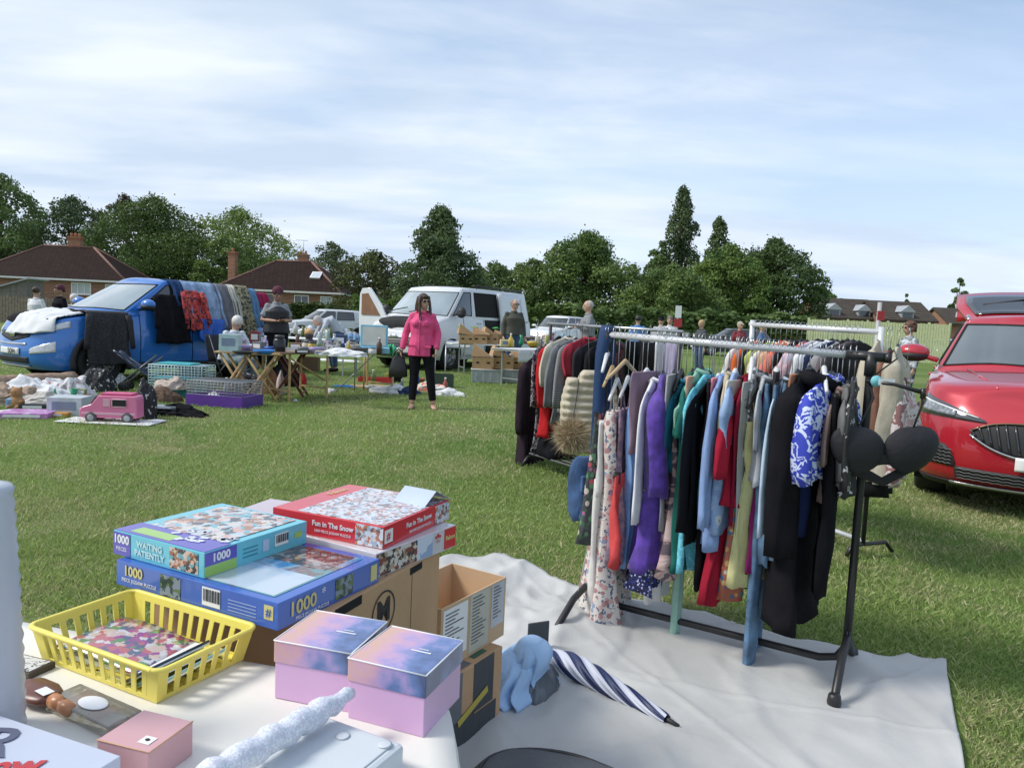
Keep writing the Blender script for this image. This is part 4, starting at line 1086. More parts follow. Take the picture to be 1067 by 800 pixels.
# ---------------------------------------------------------------- other cars, far away
def simple_car(label,px,py,heading,col,group='cars parked across the field',scale=1.0,suv=True,name='parked_car'):
 p =G(px,py) if not isinstance(px,Vector) else px
 P_ =paint('paint_' + '_'.join(str(int(c *100)) for c in col),col)
 H =1.66 if suv else 1.46
 half =half_blue; tops =[t *(.97 if suv else .88) for t in tops_blue]
 gh =[(1.10,0,.40,0,'windscreen'),(1.0,.42,.36,.36,'windscreen'),(.80,.76,.22,.60,''),(.62,.80,.08,.62,'wa'),(-.16,.82,-.20,.63,''),(-.24,.82,-.30,.63,'wb'),(-1.0,.82,-.98,.63,''),(-1.62,.77,-1.35,.56,''),(-1.80,.60,-1.5,.46,'rear_window'),(-1.86,0,-1.55,0,'rear_window')]
 c_ =Car(name,label,p,heading,P_,half,tops,H,gh,lambda x: H - .04 - .05*max(0,-.8 - x) - .04*max(0,x),[.12,.02,0,.05,.16],[.07,.015,0,.015,.06],[.22,.14,.42,.75,1.0],crown=.06,wheels=((1.27,.32),(-1.25,.32)),group=group,doors=[('da',5.05,6.1,.9,1),('db',6.1,7.6,.9,1),('dc',5.05,6.1,.9,-1),('dd',6.1,7.6,.9,-1)])
 for sd_ in (1,-1):
  c_.patch('headlight',LAMP,1.45,3.0,lambda a: 3.0 + .25*a,lambda a: 3.4 + .35*a,side=sd_)
  c_.patch('tail_light',pm('tail_red',(.4,.01,.01),rough=.2,coat=1),9.4,10.2,lambda a: 2.8,lambda a: 3.8,side=sd_)
  c_.mirror(.66,.84,tops[5] + .06,P_,sd_)
 c_.patch('grille',BLACKP,-1.1,1.1,lambda a: 2.5,lambda a: 3.1,nu=14)
 c_.patch('lower_grille',BLACKP,-1.2,1.2,lambda a: .8,lambda a: 1.4,nu=14)
 p2 =c_.patch('number_plate',PLATE_W,-.68,.68,lambda a: 1.68,lambda a: 2.1,nu=8,off=.02)
 c_.t.scale =(scale,) *3
 return c_
simple_car('silver hatchback with pale bonnet between the second house and the open van door',340,357,rad(208),(.48,.50,.52),suv=False)
simple_car('white estate car with roof rails parked behind the far end of the white van',582,366,rad(232),(.66,.67,.68))
simple_car('white car seen through the gap just left of the white van roof',392,352,rad(215),(.66,.67,.68),suv=False)
simple_car('dark grey car whose rear wheel shows behind the back right clothes rail',762,371,rad(176),(.05,.055,.06),suv=False)
simple_car('pale silver car between the curly haired woman and the red car',984,376,rad(245),(.45,.47,.48),suv=False)
simple_car('dark blue car left of the curly haired woman below the green fence',912,374,rad(250),(.03,.05,.09),suv=False)
simple_car('black car half hidden behind the rail of coats near the green fence',868,372,rad(250),(.02,.02,.024),suv=False)
# ================================================================== people
SKIN =pm('skin',(.50,.30,.22),rough=.55,var=.08)
SKIN_T =pm('skin_tanned',(.34,.19,.13),rough=.55,var=.08)
def lerpv(a,b,t): return Vector(a).lerp(Vector(b),t)
def hand_chain(mb,wrist,elbow,r,curl=.6,thumb_side=1,palm_dir=None):
 """palm, four fingers and a thumb that continue the forearm"""
 w_ =Vector(wrist); d =(w_ - Vector(elbow)).normalized()
 pn =Vector(palm_dir) if palm_dir is not None else Vector((0,-1,0))
 pn =(pn - d *pn.dot(d)); pn =pn.normalized() if pn.length > .1 else Vector((1,0,0))
 sd_ =d.cross(pn).normalized() *thumb_side
 p =w_ + d *.045
 mb.tube([w_,p,w_ + d *.085],[(.026,.017),(.040,.016),(.040,.014)],8,up=pn)
 for k,ln_ in enumerate((.068,.078,.072,.056)):
  b =w_ + d *.08 + sd_ *(.030 - .020*k)
  c1 =b + (d *math.cos(curl *.5) + pn *math.sin(curl *.5)) *ln_ *.5
  c2 =c1 + (d *math.cos(curl *1.5) + pn *math.sin(curl *1.5)) *ln_ *.5
  mb.tube([b,c1,c2],[.0092,.0088,.0072],6)
 b =w_ + d *.03 + sd_ *.028
 mb.tube([b,b + sd_ *.030 + d *.022 + pn *.008,b + sd_ *.036 + d *.052 + pn *.020],[.012,.0105,.008],6)
def person(label,loc,rz,H=1.7,J=None,skin=None,top=None,bottom=None,hair=None,shoes=None,hair_style='short',sleeves='long',female=False,top_len=.0,head_turn=0.0,head_tilt=0.0,fat=1.0,far=False,glasses=None,hat=None,vest=None,group=None,hands=True,collar=True):
 """local frame: x to the person's left... faces -y, z up, sizes in fractions of a 1.7 m figure"""
 k =H /1.7
 j =dict(hipc=(0,0,.93),chest=(0,.0,1.26),neck=(0,.01,1.43),head=(0,-.01,1.585),
    shL=(.165,.01,1.375),elL=(.235,.02,1.12),wrL=(.25,-.04,.87),shR=(-.165,.01,1.375),elR=(-.235,.02,1.12),wrR=(-.25,-.04,.87),
    hpL=(.09,0,.91),knL=(.095,-.02,.49),anL=(.10,.02,.085),hpR=(-.09,0,.91),knR=(-.095,-.02,.49),anR=(-.10,.02,.085),pdL=(-1,0,0),pdR=(1,0,0),curl=.5,footL=(0,-1,0),footR=(0,-1,0))
 if female:
  for a in ('shL','shR'): j[a] =(j[a][0] *.92,j[a][1],j[a][2])
 if J: j.update(J)
 V_ ={a: Vector(b) for a,b in j.items() if hasattr(b,'__len__')}
 t =thing('person',label,'person',loc,rz,group)
 t.scale =(k,k,k)
 skin =skin or SKIN
 vox =.0135 if far else .0095
 b =MB(); f =fat
 b.tube([V_['hipc'] + Vector((0,0,-.07)),V_['hipc'],V_['hipc'].lerp(V_['chest'],.5),V_['chest'],V_['neck'] + Vector((0,0,-.05))],[(.12*f,.09),(.155*f,.105*f),(.13*f,.09*f),(.16*f,.105),(.07,.06)],14,up=(0,1,0))
 b.tube([V_['neck'] + Vector((0,0,-.06)),V_['neck'].lerp(V_['head'],.45)],[.062,.052],10)
 for s_ in ('L','R'):
  b.tube([V_['neck'].lerp(V_['sh' + s_],.3) + Vector((0,0,-.055)),V_['sh' + s_] + Vector((0,0,-.02)),V_['sh' + s_].lerp(V_['el' + s_],.5),V_['el' + s_],V_['el' + s_].lerp(V_['wr' + s_],.35),V_['wr' + s_]],[.034,.042,.042,.037,.036,.024],9)
  b.ball(V_['el' + s_],.036,8); b.ball(V_['sh' + s_] + Vector((0,0,-.015)),.042,8)
  b.tube([V_['hp' + s_] + Vector((0,0,.02)),V_['hp' + s_].lerp(V_['kn' + s_],.4),V_['kn' + s_],V_['kn' + s_].lerp(V_['an' + s_],.3),V_['an' + s_]],[.088*f,.076*f,.055,.056,.036],10)
  b.ball(V_['kn' + s_],.054,8)
  fd =V_['foot' + s_].normalized(); an =V_['an' + s_]
  b.tube([an + Vector((0,0,.02)) - fd *.045,an + Vector((0,0,-.045)) + fd *.0,an + Vector((0,0,-.055)) + fd *.10,an + Vector((0,0,-.065)) + fd *.17],[.036,(.036,.030),(.042,.022),(.034,.012)],8)
  if hands: hand_chain(b,V_['wr' + s_],V_['el' + s_],.03,j['curl'],1 if s_ == 'R' else 1,j['pd' + s_])
 HR =Matrix.Rotation(head_turn,3,'Z') @ Matrix.Rotation(head_tilt,3,'X'); hc =V_['head']
 def h(p): return hc + HR @ Vector(p)
 b.ball(hc,(.077,.094,.112),20,rot=HR); b.ball(h((0,-.028,-.055)),(.056,.062,.06),14,rot=HR)
 b.tube([h((0,-.088,.015)),h((0,-.112,-.022)),h((0,-.088,-.030))],[.010,.014,.010],8)
 b.tube([h((-.045,-.078,.022)),h((.045,-.078,.022))],.011,6)
 for sx in (-1,1): b.ball(h((.077*sx,.004,-.008)),(.012,.022,.032),8,rot=HR)
 b.tube([h((-.022,-.086,-.056)),h((0,-.093,-.056)),h((.022,-.086,-.056))],[.006,.009,.006],6)
 remeshed(b,'body',skin,t,vox,2)
 for sx in (-1,1):
  e =MB(); e.ball(h((.031*sx,-.083,.002)),(.013,.008,.008),8,rot=HR); e.build('eye',pm('eye_dark',(.03,.02,.015),rough=.2),t)
  e =MB(); e.tube([h((.018*sx,-.093,.024)),h((.045*sx,-.083,.024))],.004,5); e.build('eyebrow',hair if hair else BLK,t)
 e =MB(); e.tube([h((-.022,-.0925,-.056)),h((0,-.100,-.055)),h((.022,-.0925,-.056))],[.003,.005,.003],6); e.build('mouth',pm('lips',(.30,.10,.09),rough=.5),t)
 # ---- clothes: shells that follow the body
 if bottom is not None:
  for s_ in ('L','R'): pass
  m =MB()
  m.tube([V_['hipc'] + Vector((0,0,-.10)),V_['hipc'] + Vector((0,0,.02)),V_['hipc'].lerp(V_['chest'],.22)],[(.12*f,.10),(.168*f,.122*f),(.155*f,.115*f)],14,up=(0,1,0))
  tight =.008 if female else .018
  for s_ in ('L','R'):
   a_,k_,n_ =V_['hp' + s_],V_['kn' + s_],V_['an' + s_]
   m.tube([a_ + Vector((0,0,.03)),a_.lerp(k_,.4),k_,k_.lerp(n_,.3),n_.lerp(k_,.10)],[.096*f + tight,.082*f + tight,.060 + tight,.060 + tight,.044 + tight],10)
   m.ball(k_,.059 + tight,8)
  remeshed(m,'trousers',bottom,t,vox,2)
 if top is not None:
  m =MB(); q =.016
  lo =V_['hipc'] + Vector((0,0,-.02 - top_len))
  m.tube([lo,V_['hipc'] + Vector((0,0,.04)),V_['hipc'].lerp(V_['chest'],.5),V_['chest'] + Vector((0,0,.02)),V_['neck'] + Vector((0,0,-.06)),V_['neck'] + Vector((0,0,-.015))],[(.178*f + q,.13*f + q),(.165*f + q,.122*f + q),(.142*f + q,.108*f + q),(.162*f + q,.112*f + q),(.135,.088),(.072,.066)],16,up=(0,1,0))
  if female and not far: m.ball(V_['chest'] + Vector((.07,-.09,.0)),(.07,.06,.07),10); m.ball(V_['chest'] + Vector((-.07,-.09,.0)),(.07,.06,.07),10)
  for s_ in ('L','R'):
   S_,E_,W_ =V_['sh' + s_],V_['el' + s_],V_['wr' + s_]
   pts =[V_['neck'].lerp(S_,.3) + Vector((0,0,-.055)),S_ + Vector((0,0,-.022)),S_.lerp(E_,.5)]; rs =[.060,.058,.060]
   if sleeves == 'long': pts += [E_,E_.lerp(W_,.5),E_.lerp(W_,.94)]; rs += [.056,.052,.044]; m.ball(E_,.056,8)
   elif sleeves == 'short': pts[-1] =S_.lerp(E_,.75); rs[-1] =.066
   elif sleeves == 'three': pts += [E_,E_.lerp(W_,.25)]; rs += [.054,.05]; m.ball(E_,.054,8)
   if sleeves != 'none': m.tube(pts,rs,10); m.ball(S_ + Vector((0,0,-.008)),.058,10)
  remeshed(m,'jacket' if sleeves == 'long' else 'shirt',top,t,vox,2)
  if collar:
   cm =MB(); cm.lathe([(.070,0),(.074,.03),(.068,.05),(.062,.03)],16,c=V_['neck'] + Vector((0,-.005,-.035))); cm.build('collar',top,t)
 if vest is not None:
  m =MB(); m.tube([V_['hipc'] + Vector((0,0,-.02)),V_['hipc'].lerp(V_['chest'],.5),V_['chest'] + Vector((0,0,.02)),V_['neck'] + Vector((0,0,-.07))],[(.198*f,.15*f),(.170*f,.138*f),(.178*f,.142*f),(.115,.095)],16,up=(0,1,0))
  remeshed(m,'gilet',vest,t,vox,2)
 if shoes is not None:
  for s_ in ('L','R'):
   m =MB(); an =V_['an' + s_]; fd =V_['foot' + s_].normalized()
   m.tube([an + Vector((0,0,-.012)) - fd *.065,an + Vector((0,0,-.03)) - fd *.02,an + Vector((0,0,-.045)) + fd *.08,an + Vector((0,0,-.055)) + fd *.19],[.036,(.046,.046),(.050,.034),(.038,.022)],10)
   m.build('shoe',shoes,t)
 if hair is not None:
  m =MB()
  if hair_style == 'bald': m.ball(h((0,.026,.022)),(.083,.088,.092),16,rot=HR)
  else:
   m.ball(h((0,.012,.033)),(.089,.101,.100),18,rot=HR)
   if hair_style == 'curly':
    for q in range(26):
     a =q *2.4; z =.12 - q *.006; r_ =.085
     m.ball(h((r_ *math.cos(a) *.95,.022 + abs(r_ *math.sin(a)) *(1 if q % 3 else -.3),z - .03)),.030,8)
   if hair_style == 'long':
    m.tube([h((0,.04,.07)),h((0,.075,-.06)),h((0,.085,-.20)),h((0,.08,-.30))],[(.085,.05),(.095,.045),(.095,.035),(.08,.02)],12,up=(0,1,0))
    for sx in (-1,1): m.tube([h((.055*sx,-.03,.085)),h((.086*sx,-.03,.0)),h((.088*sx,-.05,-.12)),h((.08*sx,-.075,-.27))],[(.03,.03),(.02,.035),(.026,.034),(.018,.022)],8)
    m.tube([h((-.05,-.075,.07)),h((0,-.088,.078)),h((.05,-.075,.07))],[.018,.022,.018],8)
   if hair_style == 'bun': m.ball(h((0,.10,.05)),.045,10)
   if hair_style == 'bob':
    for sx in (-1,1): m.tube([h((.05*sx,0,.08)),h((.085*sx,.01,0)),h((.075*sx,.02,-.08))],[.035,.032,.02],8)
    m.tube([h((0,.06,.05)),h((0,.085,-.07))],[(.08,.05),(.07,.03)],10,up=(0,1,0))
  o =remeshed(m,'hair',hair,t,vox *.9,2)
 if glasses is not None:
  m =MB()
  for sx in (-1,1): m.ball(h((.034*sx,-.097,.004)),(.024,.008,.017),12,rot=HR); m.tube([h((.062*sx,-.09,.01)),h((.082*sx,-.02,.01)),h((.08*sx,.01,.0))],.005,5)
  m.tube([h((-.02,-.10,.01)),h((.02,-.10,.01))],.005,5)
  m.build('sunglasses' if glasses is BLK else 'glasses',glasses,t)
 if hat is not None:
  kind,mat =hat; m =MB()
  if kind == 'cap':
   m.ball(h((0,.012,.045)),(.092,.104,.088),16,rot=HR); m.tube([h((0,-.07,.055)),h((0,-.115,.045)),h((0,-.15,.03))],[(.07,.01),(.07,.008),(.05,.006)],10,up=(0,0,1))
  else:
   m.ball(h((0,.022,.045)),(.096,.106,.095),16,rot=HR); m.tube([h((-.092,.0,.03)),h((0,-.09,.055)),h((.092,.0,.03))],[.018,.022,.018],8); m.ball(h((0,.09,.0)),(.06,.05,.05),10)
  remeshed(m,'cap' if kind == 'cap' else 'headscarf',mat,t,vox,2)
 return t
DENIM =pm('denim',(.05,.09,.17),rough=.85,var=.25,scale=20,bump=.2,bscale=90)
BLACKC =pm('black_cloth',(.009,.009,.012),spec=.12,rough=.85,var=.25,scale=6,bump=.25,bscale=12)
GREYC =pm('grey_jersey',(.20,.21,.22),rough=.9,var=.15,bump=.2,bscale=12)
WHITEC =pm('white_cloth',(.66,.67,.68),rough=.85,var=.08,bump=.25,bscale=10)
HBROWN =pm('brown_hair',(.055,.028,.018),rough=.5,var=.3,scale=40)
HGREY =pm('grey_hair',(.40,.38,.35),rough=.6,var=.2,scale=30)
HDARK =pm('dark_hair',(.02,.014,.012),rough=.5,var=.3,scale=30)
HBLOND =pm('blond_hair',(.42,.29,.14),rough=.6,var=.2,scale=30)
PINKJ =pm('pink_jacket',(.66,.065,.20),rough=.7,var=.12,scale=10,bump=.5,bscale=14,bdist=.02)
def face_dir(loc,dx,dy):
 """heading so that local -y points along (dx, dy)"""
 return math.atan2(dx,-dy)
# woman in pink, standing, looking to her left
pl_ =G(437,425)
lady =person('woman with long brown hair in a pink jacket and black leggings holding a black handbag',(pl_.x,pl_.y,0),face_dir(0,-.05,-1),1.60,
 J=dict(head=(0.01,-.01,1.585),elR=(-.245,.03,1.12),wrR=(-.285,-.03,.86),elL=(.235,.04,1.12),wrL=(.235,-.08,.88),knL=(.15,-.04,.50),anL=(.21,-.05,.085),hpL=(.10,0,.91),knR=(-.09,-.03,.49),anR=(-.10,-.10,.085),footL=(.35,-1,0),footR=(.0,-1,0),pdR=(1,0,0),pdL=(-1,-.2,0),curl=1.4),
 top=PINKJ,bottom=BLACKC,hair=HBROWN,hair_style='long',female=True,top_len=.13,head_turn=rad(38),fat=1.07,glasses=BLK,collar=True)
# seams, zip and hood of the jacket; sandals
jk =[c for c in lady.children if c.name.startswith('jacket')][0]
m =MB(); m.tube([(0,-.135,1.37),(0,-.175,1.25),(0,-.165,1.08),(0,-.175,.95),(0,-.178,.80)],.006,5); m.build('zip',pm('zip_dark',(.25,.02,.09),rough=.6),jk)
m =MB(); m.tube([(-.11,.03,1.42),(-.07,.11,1.42),(.07,.11,1.42),(.11,.03,1.42),(.08,-.06,1.38)],[.03,.05,.05,.03,.02],8); m.build('hood',PINKJ,jk)
for sx in (-1,1):
 m =MB(); m.box((.12*sx,-.165,.93),(.11,.02,.03),rz=-.25*sx); m.build('pocket_flap',PINKJ,jk)
for k_,an in enumerate(((.21,-.05),(-.10,-.10))):
 m =MB(); m.tube([(an[0] - .0,an[1] + .07,.012),(an[0] + (.05 if k_ == 0 else 0),an[1] - .09,.012),(an[0] + (.07 if k_ == 0 else 0),an[1] - .19,.012)],[(.036,.010),(.044,.010),(.034,.010)],8,up=(0,0,1))
 m.tube([(an[0] - .04 + (.04 if k_ == 0 else 0),an[1] - .09,.02),(an[0] + (.045 if k_ == 0 else 0),an[1] - .10,.052),(an[0] + .045 + (.05 if k_ == 0 else 0),an[1] - .09,.02)],.006,5); m.build('sandal',pm('sandal_tan',(.25,.13,.08),rough=.6),lady)
# her handbag
hb_ =thing('handbag','slouchy black handbag hanging from the right hand of the woman in pink','handbag',(pl_.x - .31,pl_.y - .06,0))
m =MB()
m.tube([(0,0,.43),(0,0,.44),(0,0,.55),(.005,0,.68),(.01,0,.72)],[(.11,.05),(.135,.06),(.125,.055),(.09,.03),(.085,.012)],16,up=(0,1,0)); m.build('bag_body',pm('black_leather',(.012,.012,.013),rough=.45,var=.2,bump=.4,bscale=14),hb_)
for sx in (-.025,.025):
 m =MB(); m.tube([(-.07,sx,.70),(-.045,sx,.79),(0,sx *.4,.825),(.045,sx,.79),(.07,sx,.70)],.008,6); m.build('handle',pm('black_leather',(.012,) *3),hb_)
# woman with burgundy headscarf looking at a phone
p =A(288,345,12.6); p.z =0
BURG =pm('burgundy_knit',(.09,.018,.035),rough=.9,var=.25,scale=30,bump=.4,bscale=60)
phw =person('woman in a burgundy headscarf and black gilet looking down at a phone behind the tables',p,face_dir(0,.45,-.75),1.68,
 J=dict(head=(0,-.05,1.575),elR=(-.24,.02,1.13),wrR=(-.07,-.27,1.12),elL=(.24,.02,1.13),wrL=(.06,-.30,1.13),pdL=(0,0,1),pdR=(0,0,1),curl=1.1),skin=SKIN_T,top=pm('grey_tee',(.25,.26,.28),rough=.9),bottom=BLACKC,hair=HDARK,hair_style='short',sleeves='short',female=True,head_tilt=rad(22),fat=1.2,hat=('scarf',BURG),vest=pm('gilet_black',(.014,.014,.018),rough=.6,bump=.6,bscale=9),shoes=BLACKC,far=True)
ph =thing('mobile_phone','dark mobile phone held by the woman in the burgundy headscarf','phone',p,phw.rotation_euler.z)
m =MB(); m.box((0,0,0),(.085,.16,.012),M=Matrix.Translation((-.0,-.37,1.14)) @ Matrix.Rotation(rad(-35),4,'X')); m.build('phone_case',BLK,ph,bev=.004)
m =MB(); m.box((0,0,.007),(.072,.145,.002),M=Matrix.Translation((-.0,-.37,1.14)) @ Matrix.Rotation(rad(-35),4,'X')); m.build('screen',pm('screen',(.03,.04,.05),rough=.1),ph)
# elderly seated person with white hair
p =A(243,365,12.0); sitz =-.42
seat =person('seated person with white hair in a white top bending over the small wooden table',(p.x - .02,p.y,0),face_dir(0,.85,-.5),1.6,
 J=dict(hipc=(0,.06,.50),chest=(0,-.02,.82),neck=(0,-.06,.98),head=(0,-.12,1.12),shL=(.17,-.05,.94),shR=(-.17,-.05,.94),elL=(.22,-.15,.70),elR=(-.22,-.15,.70),wrL=(.10,-.38,.72),wrR=(-.10,-.38,.72),hpL=(.1,.0,.48),hpR=(-.1,0,.48),knL=(.12,-.42,.50),knR=(-.12,-.42,.50),anL=(.12,-.42,.085),anR=(-.12,-.42,.085),pdL=(0,0,-1),pdR=(0,0,-1)),
 top=pm('white_print',(.62,.66,.70),rough=.9,var=.3,scale=18),bottom=pm('teal_grey_trousers',(.16,.21,.22),rough=.9),hair=pm('white_hair',(.62,.60,.55),rough=.6,var=.15,scale=40),hair_style='short',shoes=BLACKC,head_tilt=rad(30),far=True,fat=1.15,sleeves='long')
ch =thing('folding_chair','dark folding camping chair under the seated white haired person','chair',(p.x - .02,p.y,0),face_dir(0,.85,-.5))
m =MB(); m.grid(lambda u,v: ((u - .5) *.5,.26 - v *.44,.40 - .03*math.sin(PI *u)),8,6); m.build('seat',pm('chair_canvas',(.02,.025,.03),rough=.9),ch,solid=.012)
m =MB(); m.grid(lambda u,v: ((u - .5) *.5,.26 + v *.10 + .03*math.sin(PI *u),.42 + v *.42),8,6); m.build('backrest',pm('chair_canvas',(.02,) *3),ch,solid=.012)
for sx in (-1,1):
 for a,b_ in (((.25,.24,.84 if sx else .8),(.25,-.18,.0)),((.25,-.20,.42),(.25,.26,.0))):
  m =MB(); m.tube([(a[0] *sx,a[1],a[2]),(b_[0] *sx,b_[1],b_[2])],.012,6); m.build('leg',pm('chair_tube',(.05,.05,.055),rough=.4,metal=.6),ch)
# two people behind the blue car bonnet
p =A(38,315,16.5); p.z =0
person('woman with tied brown hair in a white top seen from behind beyond the blue bonnet',(p.x,p.y,0),face_dir(0,.1,1),1.56,top=WHITEC,bottom=DENIM,hair=HBROWN,hair_style='bun',shoes=BLACKC,far=True,female=True,fat=1.15,sleeves='long',J=dict(elL=(.26,-.1,1.15),wrL=(.2,-.3,1.1)))
p =A(62,312,16.2); p.z =0
person('person in a burgundy knitted hat and black coat facing the woman in white',(p.x,p.y,0),face_dir(0,-.5,-.8),1.62,top=BLACKC,bottom=BLACKC,hair=HDARK,shoes=BLACKC,skin=SKIN_T,far=True,hat=('scarf',BURG),fat=1.15)
p =A(77,318,17.2); p.z =0
person('short white haired person almost hidden behind the blue bonnet',(p.x,p.y,0),face_dir(0,.3,-1),1.45,top=pm('cream_top',(.5,.47,.4),rough=.9),bottom=GREYC,hair=pm('white_hair',(.6,) *3),hair_style='curly',shoes=BLACKC,far=True)
# bending person in pale grey behind the tables
p =A(348,345,16.2); p.z =0
person('person in a pale grey top bending down between the tables and the silver hatchback',(p.x,p.y,0),face_dir(0,-.9,-.5),1.65,
 J=dict(hipc=(0,.10,.90),chest=(0,-.10,1.12),neck=(0,-.26,1.16),head=(0,-.38,1.13),shL=(.17,-.20,1.15),shR=(-.17,-.20,1.15),elL=(.2,-.30,.92),elR=(-.2,-.30,.92),wrL=(.14,-.42,.74),wrR=(-.14,-.42,.74),hpL=(.09,.10,.88),hpR=(-.09,.10,.88)),top=pm('pale_grey_top',(.42,.45,.50),rough=.9,var=.15),bottom=DENIM,hair=HGREY,shoes=BLACKC,far=True,fat=1.1)
# man with the bananas boxes stall
p =A(535,345,17.4); p.z =0
OLIVE =pm('olive_coat',(.06,.06,.045),rough=.85,var=.2)
person('man in glasses and a dark olive coat standing behind the box stall by the van',(p.x,p.y,0),face_dir(0,.35,-.9),1.80,top=OLIVE,bottom=DENIM,hair=pm('short_grey',(.22,.18,.15),rough=.7),hair_style='bald',shoes=BLACKC,far=True,head_turn=rad(25),fat=1.2,glasses=pm('glasses_frame',(.05,.04,.04),rough=.3))
p =A(612,345,15.5); p.z =0
person('grey haired man in a grey jumper with folded arms beside the big round tree',(p.x,p.y,0),face_dir(0,-.95,-.15),1.79,J=dict(elL=(.25,-.06,1.15),elR=(-.25,-.06,1.15),wrL=(-.08,-.20,1.17),wrR=(.08,-.22,1.20),curl=.9),top=GREYC,bottom=pm('dark_jeans',(.03,.035,.05),rough=.9),hair=HGREY,hair_style='bald',shoes=BLACKC,far=True,fat=1.2)
p =A(664,350,19.5); p.z =0
person('dark haired man in a bright blue T-shirt seen from behind above the front rail',(p.x,p.y,0),face_dir(0,.2,1),1.58,top=pm('blue_tee',(.07,.22,.5),rough=.9),bottom=GREYC,hair=HDARK,sleeves='short',shoes=BLACKC,far=True,fat=1.35)
p =A(688,350,19.0); p.z =0
person('person in a black cap and pale grey hoodie next to the man in blue',(p.x,p.y,0),face_dir(0,.6,1),1.58,top=pm('pale_hoodie',(.40,.41,.43),rough=.9),bottom=BLACKC,hair=HDARK,hat=('cap',BLACKC),shoes=BLACKC,far=True,fat=1.25,head_tilt=rad(15))
p =A(697,350,20.5); p.z =0
person('grey haired person in white between the pale hoodie and the white sign',(p.x,p.y,0),face_dir(0,-.3,-1),1.62,top=WHITEC,bottom=GREYC,hair=pm('greybrown_hair',(.16,.13,.11),rough=.7),shoes=BLACKC,far=True,fat=1.1)
p =A(730,355,20.0); p.z =0
person('blond woman in a dark grey cardigan walking left of the shorter rail post',(p.x,p.y,0),face_dir(0,-.9,-.4),1.55,top=pm('charcoal',(.06,.065,.075),rough=.9),bottom=DENIM,hair=HBLOND,hair_style='short',shoes=BLACKC,far=True,female=True)
p =A(770,358,20.0); p.z =0
person('man in a beige cap and dark red jacket beside the white rail post',(p.x,p.y,0),face_dir(0,.3,-.9),1.55,top=pm('dark_red_jacket',(.20,.03,.04),rough=.85),bottom=GREYC,hair=HGREY,hat=('cap',pm('beige_cap',(.40,.34,.26),rough=.9)),shoes=BLACKC,far=True,fat=1.15)
p =A(793,358,21.0); p.z =0
person('fair haired person in blue partly hidden by the top bar of the white rail',(p.x,p.y,0),face_dir(0,.9,-.3),1.52,top=pm('mid_blue_top',(.08,.15,.3),rough=.9),bottom=GREYC,hair=HBLOND,shoes=BLACKC,far=True,fat=1.1)
p =A(946,365,12.0); p.z =0
person('curly haired woman in glasses and a grey patterned top left of the red car',(p.x,p.y,0),face_dir(0,-.95,-.1),1.57,top=pat('grey_leaf_print',[(.10,.12,.13),(.30,.33,.36),(.5,.52,.55)],'noise',16),bottom=DENIM,hair=pm('auburn_hair',(.10,.04,.025),rough=.6,var=.3),hair_style='curly',shoes=BLACKC,far=True,female=True,glasses=BLACKP,fat=1.15)
# ================================================================== clothes rails and clothes
CMI =CM.inverted()
def proj(P):
 q =CMI @ Vector(P); return (533.5 + 770*q.x /-q.z,400 - 770*q.y /-q.z)
def on_rail(a,b,px):
 lo,hi =-.3,1.3
 for _ in range(40):
  m =(lo + hi) /2
  if proj(a.lerp(b,m))[0] < px: lo =m
  else: hi =m
 return a.lerp(b,lo)
def z_at(P,py):
 lo,hi =-.05,2.2
 for _ in range(40):
  m =(lo + hi) /2
  if proj((P.x,P.y,m))[1] > py: lo =m
  else: hi =m
 return lo
def cm_(name,col,**k):
 k.setdefault('rough',.85); k.setdefault('var',.16); k.setdefault('scale',9); k.setdefault('bump',.8); k.setdefault('bscale',9); k.setdefault('bdist',.03); k.setdefault('sheen',0.0); k.setdefault('spec',.12)
 return pm('cloth_' + name,col,**k)
HB =pm('hanger_black',(.015,.015,.016),rough=.35,var=0)
HW =pm('hanger_white',(.70,.70,.70),rough=.4,var=0)
WIRE =pm('wire_steel',(.45,.45,.46),rough=.3,metal=.9,var=0)
